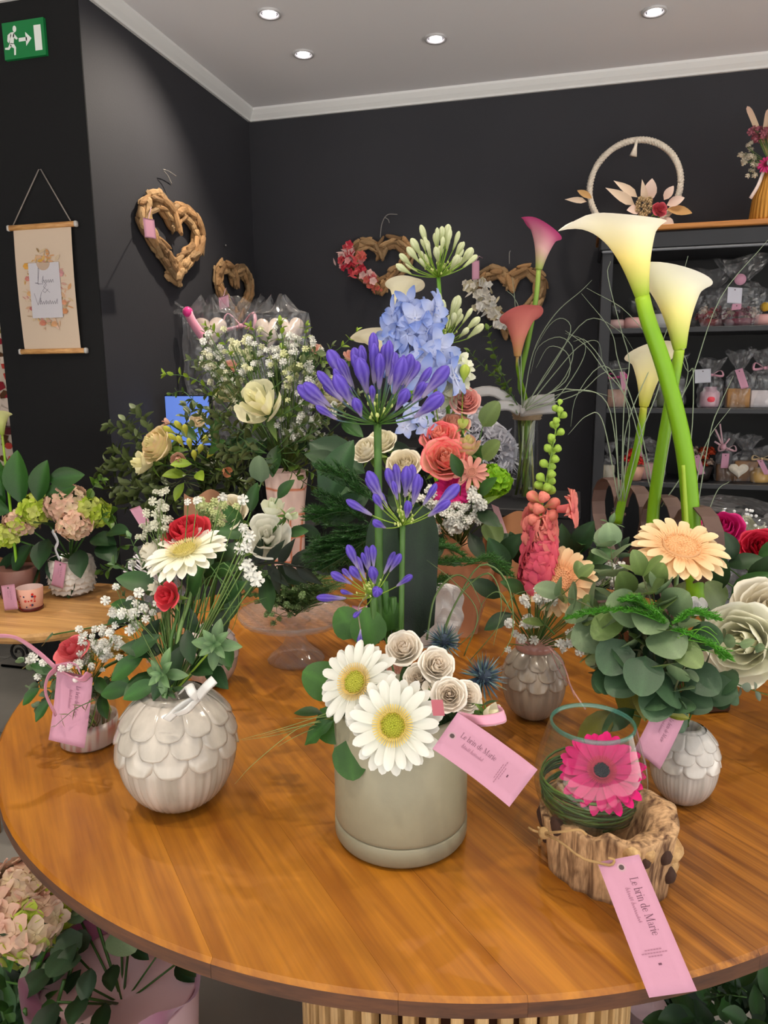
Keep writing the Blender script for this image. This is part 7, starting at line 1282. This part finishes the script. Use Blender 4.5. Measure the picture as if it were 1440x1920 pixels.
t=thing('golden_vase','golden ribbed vase with ribbon on the shelf top at right edge','vase',V((gvx,gvy,gz))); part(t,'vase_body',lathe(G(),[(.0001,0),(.062,0),(.066,.03),(.06,.10),(.035,.19),(.028,.22),(.03,.235),(.024,.235),(.02,.2)],96,rgb(196,140,60),warp=lambda a,u,r,z:(r*(1+.035*math.cos(26*a)),z)).mesh('vase_body',GOLD),T(gvx,gvy,gz))
part(t,'ribbon',tube(G(),smooth_path([V((gvx-.03,gvy-.03,gz+.215)),V((gvx-.05,gvy-.04,gz+.15)),V((gvx-.075,gvy-.04,gz+.10))],8),.008,5,rgb(225,210,205),flat=(1,.2)).mesh('ribbon',RIB)); part(t,'knot',ball(G(),.02,rgb(225,215,208),None,10,7).mesh('knot',RIB),T(gvx-.01,gvy-.035,gz+.225))
gt=V((gvx,gvy,gz+.23)); breath('dried white statice at left of golden vase bouquet',gt,cluster(1412,292,3.36,12,10),.011,c=rgb(225,215,195),nb=2); breath('mauve pink dried flowers over the golden vase',gt,cluster(1425,250,3.38,10,9),.014,c=rgb(190,110,125),nb=2); gerbera('magenta dried daisy just above the golden vase',at(1437,308,Y=3.34),V((-.3,-.9,.3)),.035,gt,rgb(190,40,110),rgb(205,60,125),rgb(120,30,60),rgb(160,40,80),no=16,ni=12)
pm_=blade('strap',.18,.2,.1,0,rgb(225,200,165),rgb(230,190,170),m=PET)
t=thing('pampas_stems','pale and pink pampas stems rising from the golden vase','flower',gt)
for px,py,d in ((1432,262,(.1,0,1)),(1438,255,(.3,0,1)),(1422,250,(-.4,0,1))): part(t,'plume',pm_,frame(at(px,py,Y=3.38),d,(0,-1,0),.12)); part(t,'stem',tube(G(),[gt,at(px,py,Y=3.38)],.002,4,rgb(190,160,110)).mesh('stem',STEM))
# ================================================================ gifts on the shelves
def box_gift(label,px,py,Y,w,h,c,tagc=None,cello=True,seed=0,kind='box',h2=None,c2=None):
    z=min(SZ,key=lambda s:abs(s-at(px,py,Y=Y).z)); x=at(px,py,Y=Y).x; C=V((x,Y,z+.0005)); 
    t=cello_bag(label,C,w*1.12,w*.8,h2 or h*2,neck=.55,seed=seed,bow=tagc) if cello else thing('gift_box',label,'gift',C)
    if kind=='box': part(t,'box',box(G(),w,w*.62,h,c,T(C.x,C.y,C.z+h/2+.001),.002).mesh('box',SATIN))
    elif kind=='jar':
        part(t,'jar',lathe(G(),[(.0001,.0),(w*.42,0),(w*.46,h*.1),(w*.46,h*.7),(w*.3,h*.85),(w*.3,h),(.0001,h)],24,c).mesh('jar',GLOSS),T(C.x,C.y,C.z+.001)); 
        if c2: part(t,'filling',ball(G(),w*.28,c2,None,12,8).mesh('filling',SATIN),T(C.x,C.y-w*.22,C.z+h*.4))
    elif kind=='candle':
        part(t,'candle_base',lathe(G(),[(.0001,0),(w*.5,0),(w*.5,h*.8),(w*.46,h),(.0001,h)],28,c).mesh('candle_base',SATIN),T(C.x,C.y,C.z+.001)); part(t,'glass_dome',lathe(G(),[(w*.40,h),(w*.40,h*2.6),(w*.34,h*2.9),(.0001,h*3)],24,(1,1,1)).mesh('glass_dome',GLASS),T(C.x,C.y,C.z))
        if c2: part(t,'filling',ball(G(),w*.25,c2,None,10,7).mesh('filling',FUZZ),T(C.x,C.y,C.z+h*1.7))
    elif kind=='flowers':
        part(t,'pot',lathe(G(),[(.0001,0),(w*.3,0),(w*.42,h*.6),(.0001,h*.6)],20,c).mesh('pot',SATIN),T(C.x,C.y,C.z+.001))
        for i in range(14): part(t,'dried_bloom',blossom_mesh(rnd.choice([c2 or CORAL,rgb(225,200,180),c2 or CORAL]),i%3),T(C.x+rnd.uniform(-.4,.4)*w,C.y+rnd.uniform(-.25,.2)*w,C.z+h*rnd.uniform(.7,1.3))@Matrix.Scale(w*.16,4))
    return t
RB=rgb(235,170,190); Yg=3.36
for a_ in [
 ('small clear dome on pinkish base at left end of the top shelf',1154,608,3.34,.075,.038,rgb(205,170,165),None,False,1,'candle'),
 ('taller clear dome on light pink base, second on the top shelf',1190,608,3.34,.085,.045,rgb(228,175,170),None,False,2,'candle'),
 ('clear box of white beads behind the white calla on top shelf',1238,606,3.38,.085,.06,rgb(200,200,195),None,True,3,'box'),
 ('tall cellophane of dried red petals on the top shelf',1335,606,3.40,.13,.055,rgb(150,60,60),None,True,4,'flowers',.24,rgb(185,50,60)),
 ('slanted cellophane gift with mauve base on the top shelf',1385,606,3.36,.16,.05,rgb(125,60,75),None,True,5,'flowers',.27,rgb(150,70,90)),
 ('domed candle with yellow flowers on pink base at top right',1432,608,3.34,.075,.045,rgb(225,170,165),None,False,6,'candle',None,rgb(215,170,60)),
 ('cellophane gift with hot pink bow at left of the second shelf',1155,757,3.34,.075,.075,rgb(190,150,130),rgb(235,50,150),True,7,'box',.19),
 ('clear bag of green and silver potpourri on the second shelf',1252,755,3.36,.115,.09,rgb(110,120,95),None,True,8,'jar',.22),
 ('glass jar with pink candies and pale bow on the second shelf',1330,756,3.34,.085,.085,rgb(205,170,180),RB,True,9,'jar',.20,rgb(235,70,85)),
 ('small kraft box with pearl on the second shelf',1382,755,3.33,.085,.078,rgb(176,130,80),None,True,10,'box',.23),
 ('white basket gift with big pink bow at right of second shelf',1428,755,3.34,.095,.07,rgb(225,215,215),RB,True,11,'box',.24),
 ('narrow cellophane bag with cream candle at left of third shelf',1140,893,3.33,.05,.06,rgb(205,195,170),None,True,12,'box',.16),
 ('clear bag of whitish dried flowers on the third shelf',1185,895,3.36,.10,.08,rgb(190,175,155),None,True,13,'flowers',.18,rgb(225,220,195)),
 ('bag with pink tag and pale sweets on the third shelf',1222,893,3.36,.09,.07,rgb(215,170,165),None,True,14,'box',.17),
 ('dried orange flowers in a dark pot on the third shelf',1312,893,3.36,.12,.10,rgb(50,40,38),None,False,15,'flowers',None,rgb(205,75,40)),
 ('kraft cup with pink bow and cellophane on the third shelf',1358,896,3.36,.07,.07,rgb(110,80,55),rgb(205,160,170),True,16,'box',.20),
 ('kraft paper box behind the little white stone on third shelf',1395,896,3.38,.09,.085,rgb(170,125,80),None,True,17,'box',.19),
 ('small bag of golden sweets tied with raffia on third shelf',1424,899,3.34,.08,.06,rgb(205,165,100),rgb(220,190,140),True,18,'jar',.15)]:
    lb,px,py,Y,w_,h_,c_=a_[:7]; box_gift(lb,px,py,Y,w_,h_,c_,tagc=a_[7],cello=a_[8],seed=a_[9],kind=a_[10],h2=a_[11] if len(a_)>11 else None,c2=a_[12] if len(a_)>12 else None)
flw=[('white square card hung on the slanted gift of the top shelf',(1392,540),(1365,538),(1390,570),rgb(215,213,225)),('pink tag under the white card on the top shelf',(1391,568),(1373,570),(1389,580),TAGP),('pink tag on the hot-pink-bowed gift, second shelf',(1172,697),(1162,697),(1176,732),TAGP),('white card on the candy jar of the second shelf',(1333,691),(1303,693),(1333,717),rgb(205,205,215)),('long pink tag over the small kraft box',(1392,690),(1378,694),(1404,726),TAGP),('pink tag in front of the dried orange flowers',(1311,852),(1299,855),(1322,888),TAGP),('pink tag over the bag on the third shelf',(1204,828),(1192,830),(1204,862),TAGP),('pink tag on the kraft cup of the third shelf',(1368,850),(1354,850),(1365,878),TAGP),('pink tag at the right edge of the third shelf',(1430,862),(1419,862),(1444,890),TAGP)]
for lb,A_,B_,C_,cc in flw: tag(lb,at(*A_,Y=3.29),at(*B_,Y=3.29),at(*C_,Y=3.29),mode='blank',c=cc,th=.001)
solo('pink_disc_tag','round pink paper disc above the white card, top shelf','tag',lathe(G(),[(.0001,0),(.022,0),(.022,.002),(.0001,.002)],24,TAGP).mesh('disc',PAPER),T(at(1388,524,Y=3.29))@Matrix.Rotation(pi/2,4,'X'))
solo('heart_stone','little white heart-shaped stone in front of the kraft paper box','ornament',solid_heart(.075,.07,.02,rgb(205,198,185),CER),T(at(1384,884,Y=3.28)+V((0,0,.003)))@Matrix.Rotation(pi/2-.25,4,'X'))
t=thing('ribbon_star','pink ribbon star bow sticking up above the kraft cup','ribbon',at(1356,840,Y=3.30)); 
for px,py in ((1341,805),(1350,795),(1368,822),(1375,845),(1340,828)): part(t,'ribbon_tip',tube(G(),[at(1356,838,Y=3.30),at(px,py,Y=3.29)],.004,5,rgb(220,175,185),flat=(1,.3)).mesh('ribbon_tip',RIB))
part(t,'knot',ball(G(),.013,rgb(215,160,175),None,8,6).mesh('knot',RIB),T(at(1356,838,Y=3.295)))
# lower shelf items and clear wrap with pearls, right
t=cello_bag('clear wrap with pearl pins and white filling behind the magenta rose',V((at(1405,1000,Y=2.25).x,2.25,.62)),.30,.24,at(1400,955,Y=2.2).z-.62,neck=.85,seed=21); px0=at(1405,1000,Y=2.25).x; plinth('black stand under the pearl-pinned clear wrap',px0-.16,px0+.16,2.08,2.42,.62)
for i in range(26): p=at(rnd.uniform(1360,1425),rnd.uniform(955,1030),Y=2.15); part(t,'pearl_pin',ball(G(),.0045,rgb(225,225,225),None,7,5).mesh('pearl',GLOSS) if i==0 else bpy.data.meshes['pearl.001'] if 'pearl.001' in bpy.data.meshes else bpy.data.meshes['pearl'],T(p)) 
part(t,'filling',surf(G(),lambda u,v:at(1360+75*u,975+12*math.sin(u*9)+60*v,Y=2.2+.03*math.sin(v*9+u*7)),16,10,rgb(215,215,190)).mesh('filling',FUZZ,False))
box_gift('red and white berry gift on the lowest visible shelf',1185,960,3.30,.10,.10,rgb(200,150,130),cello=False,kind='flowers',c2=rgb(205,50,45)); box_gift('small pale box of the lowest visible shelf, left end',1140,985,3.30,.06,.09,rgb(170,165,160),cello=False,kind='box'); box_gift('dim kraft box of the lowest visible shelf, middle',1265,985,3.36,.10,.10,rgb(90,75,60),cello=False,kind='box')
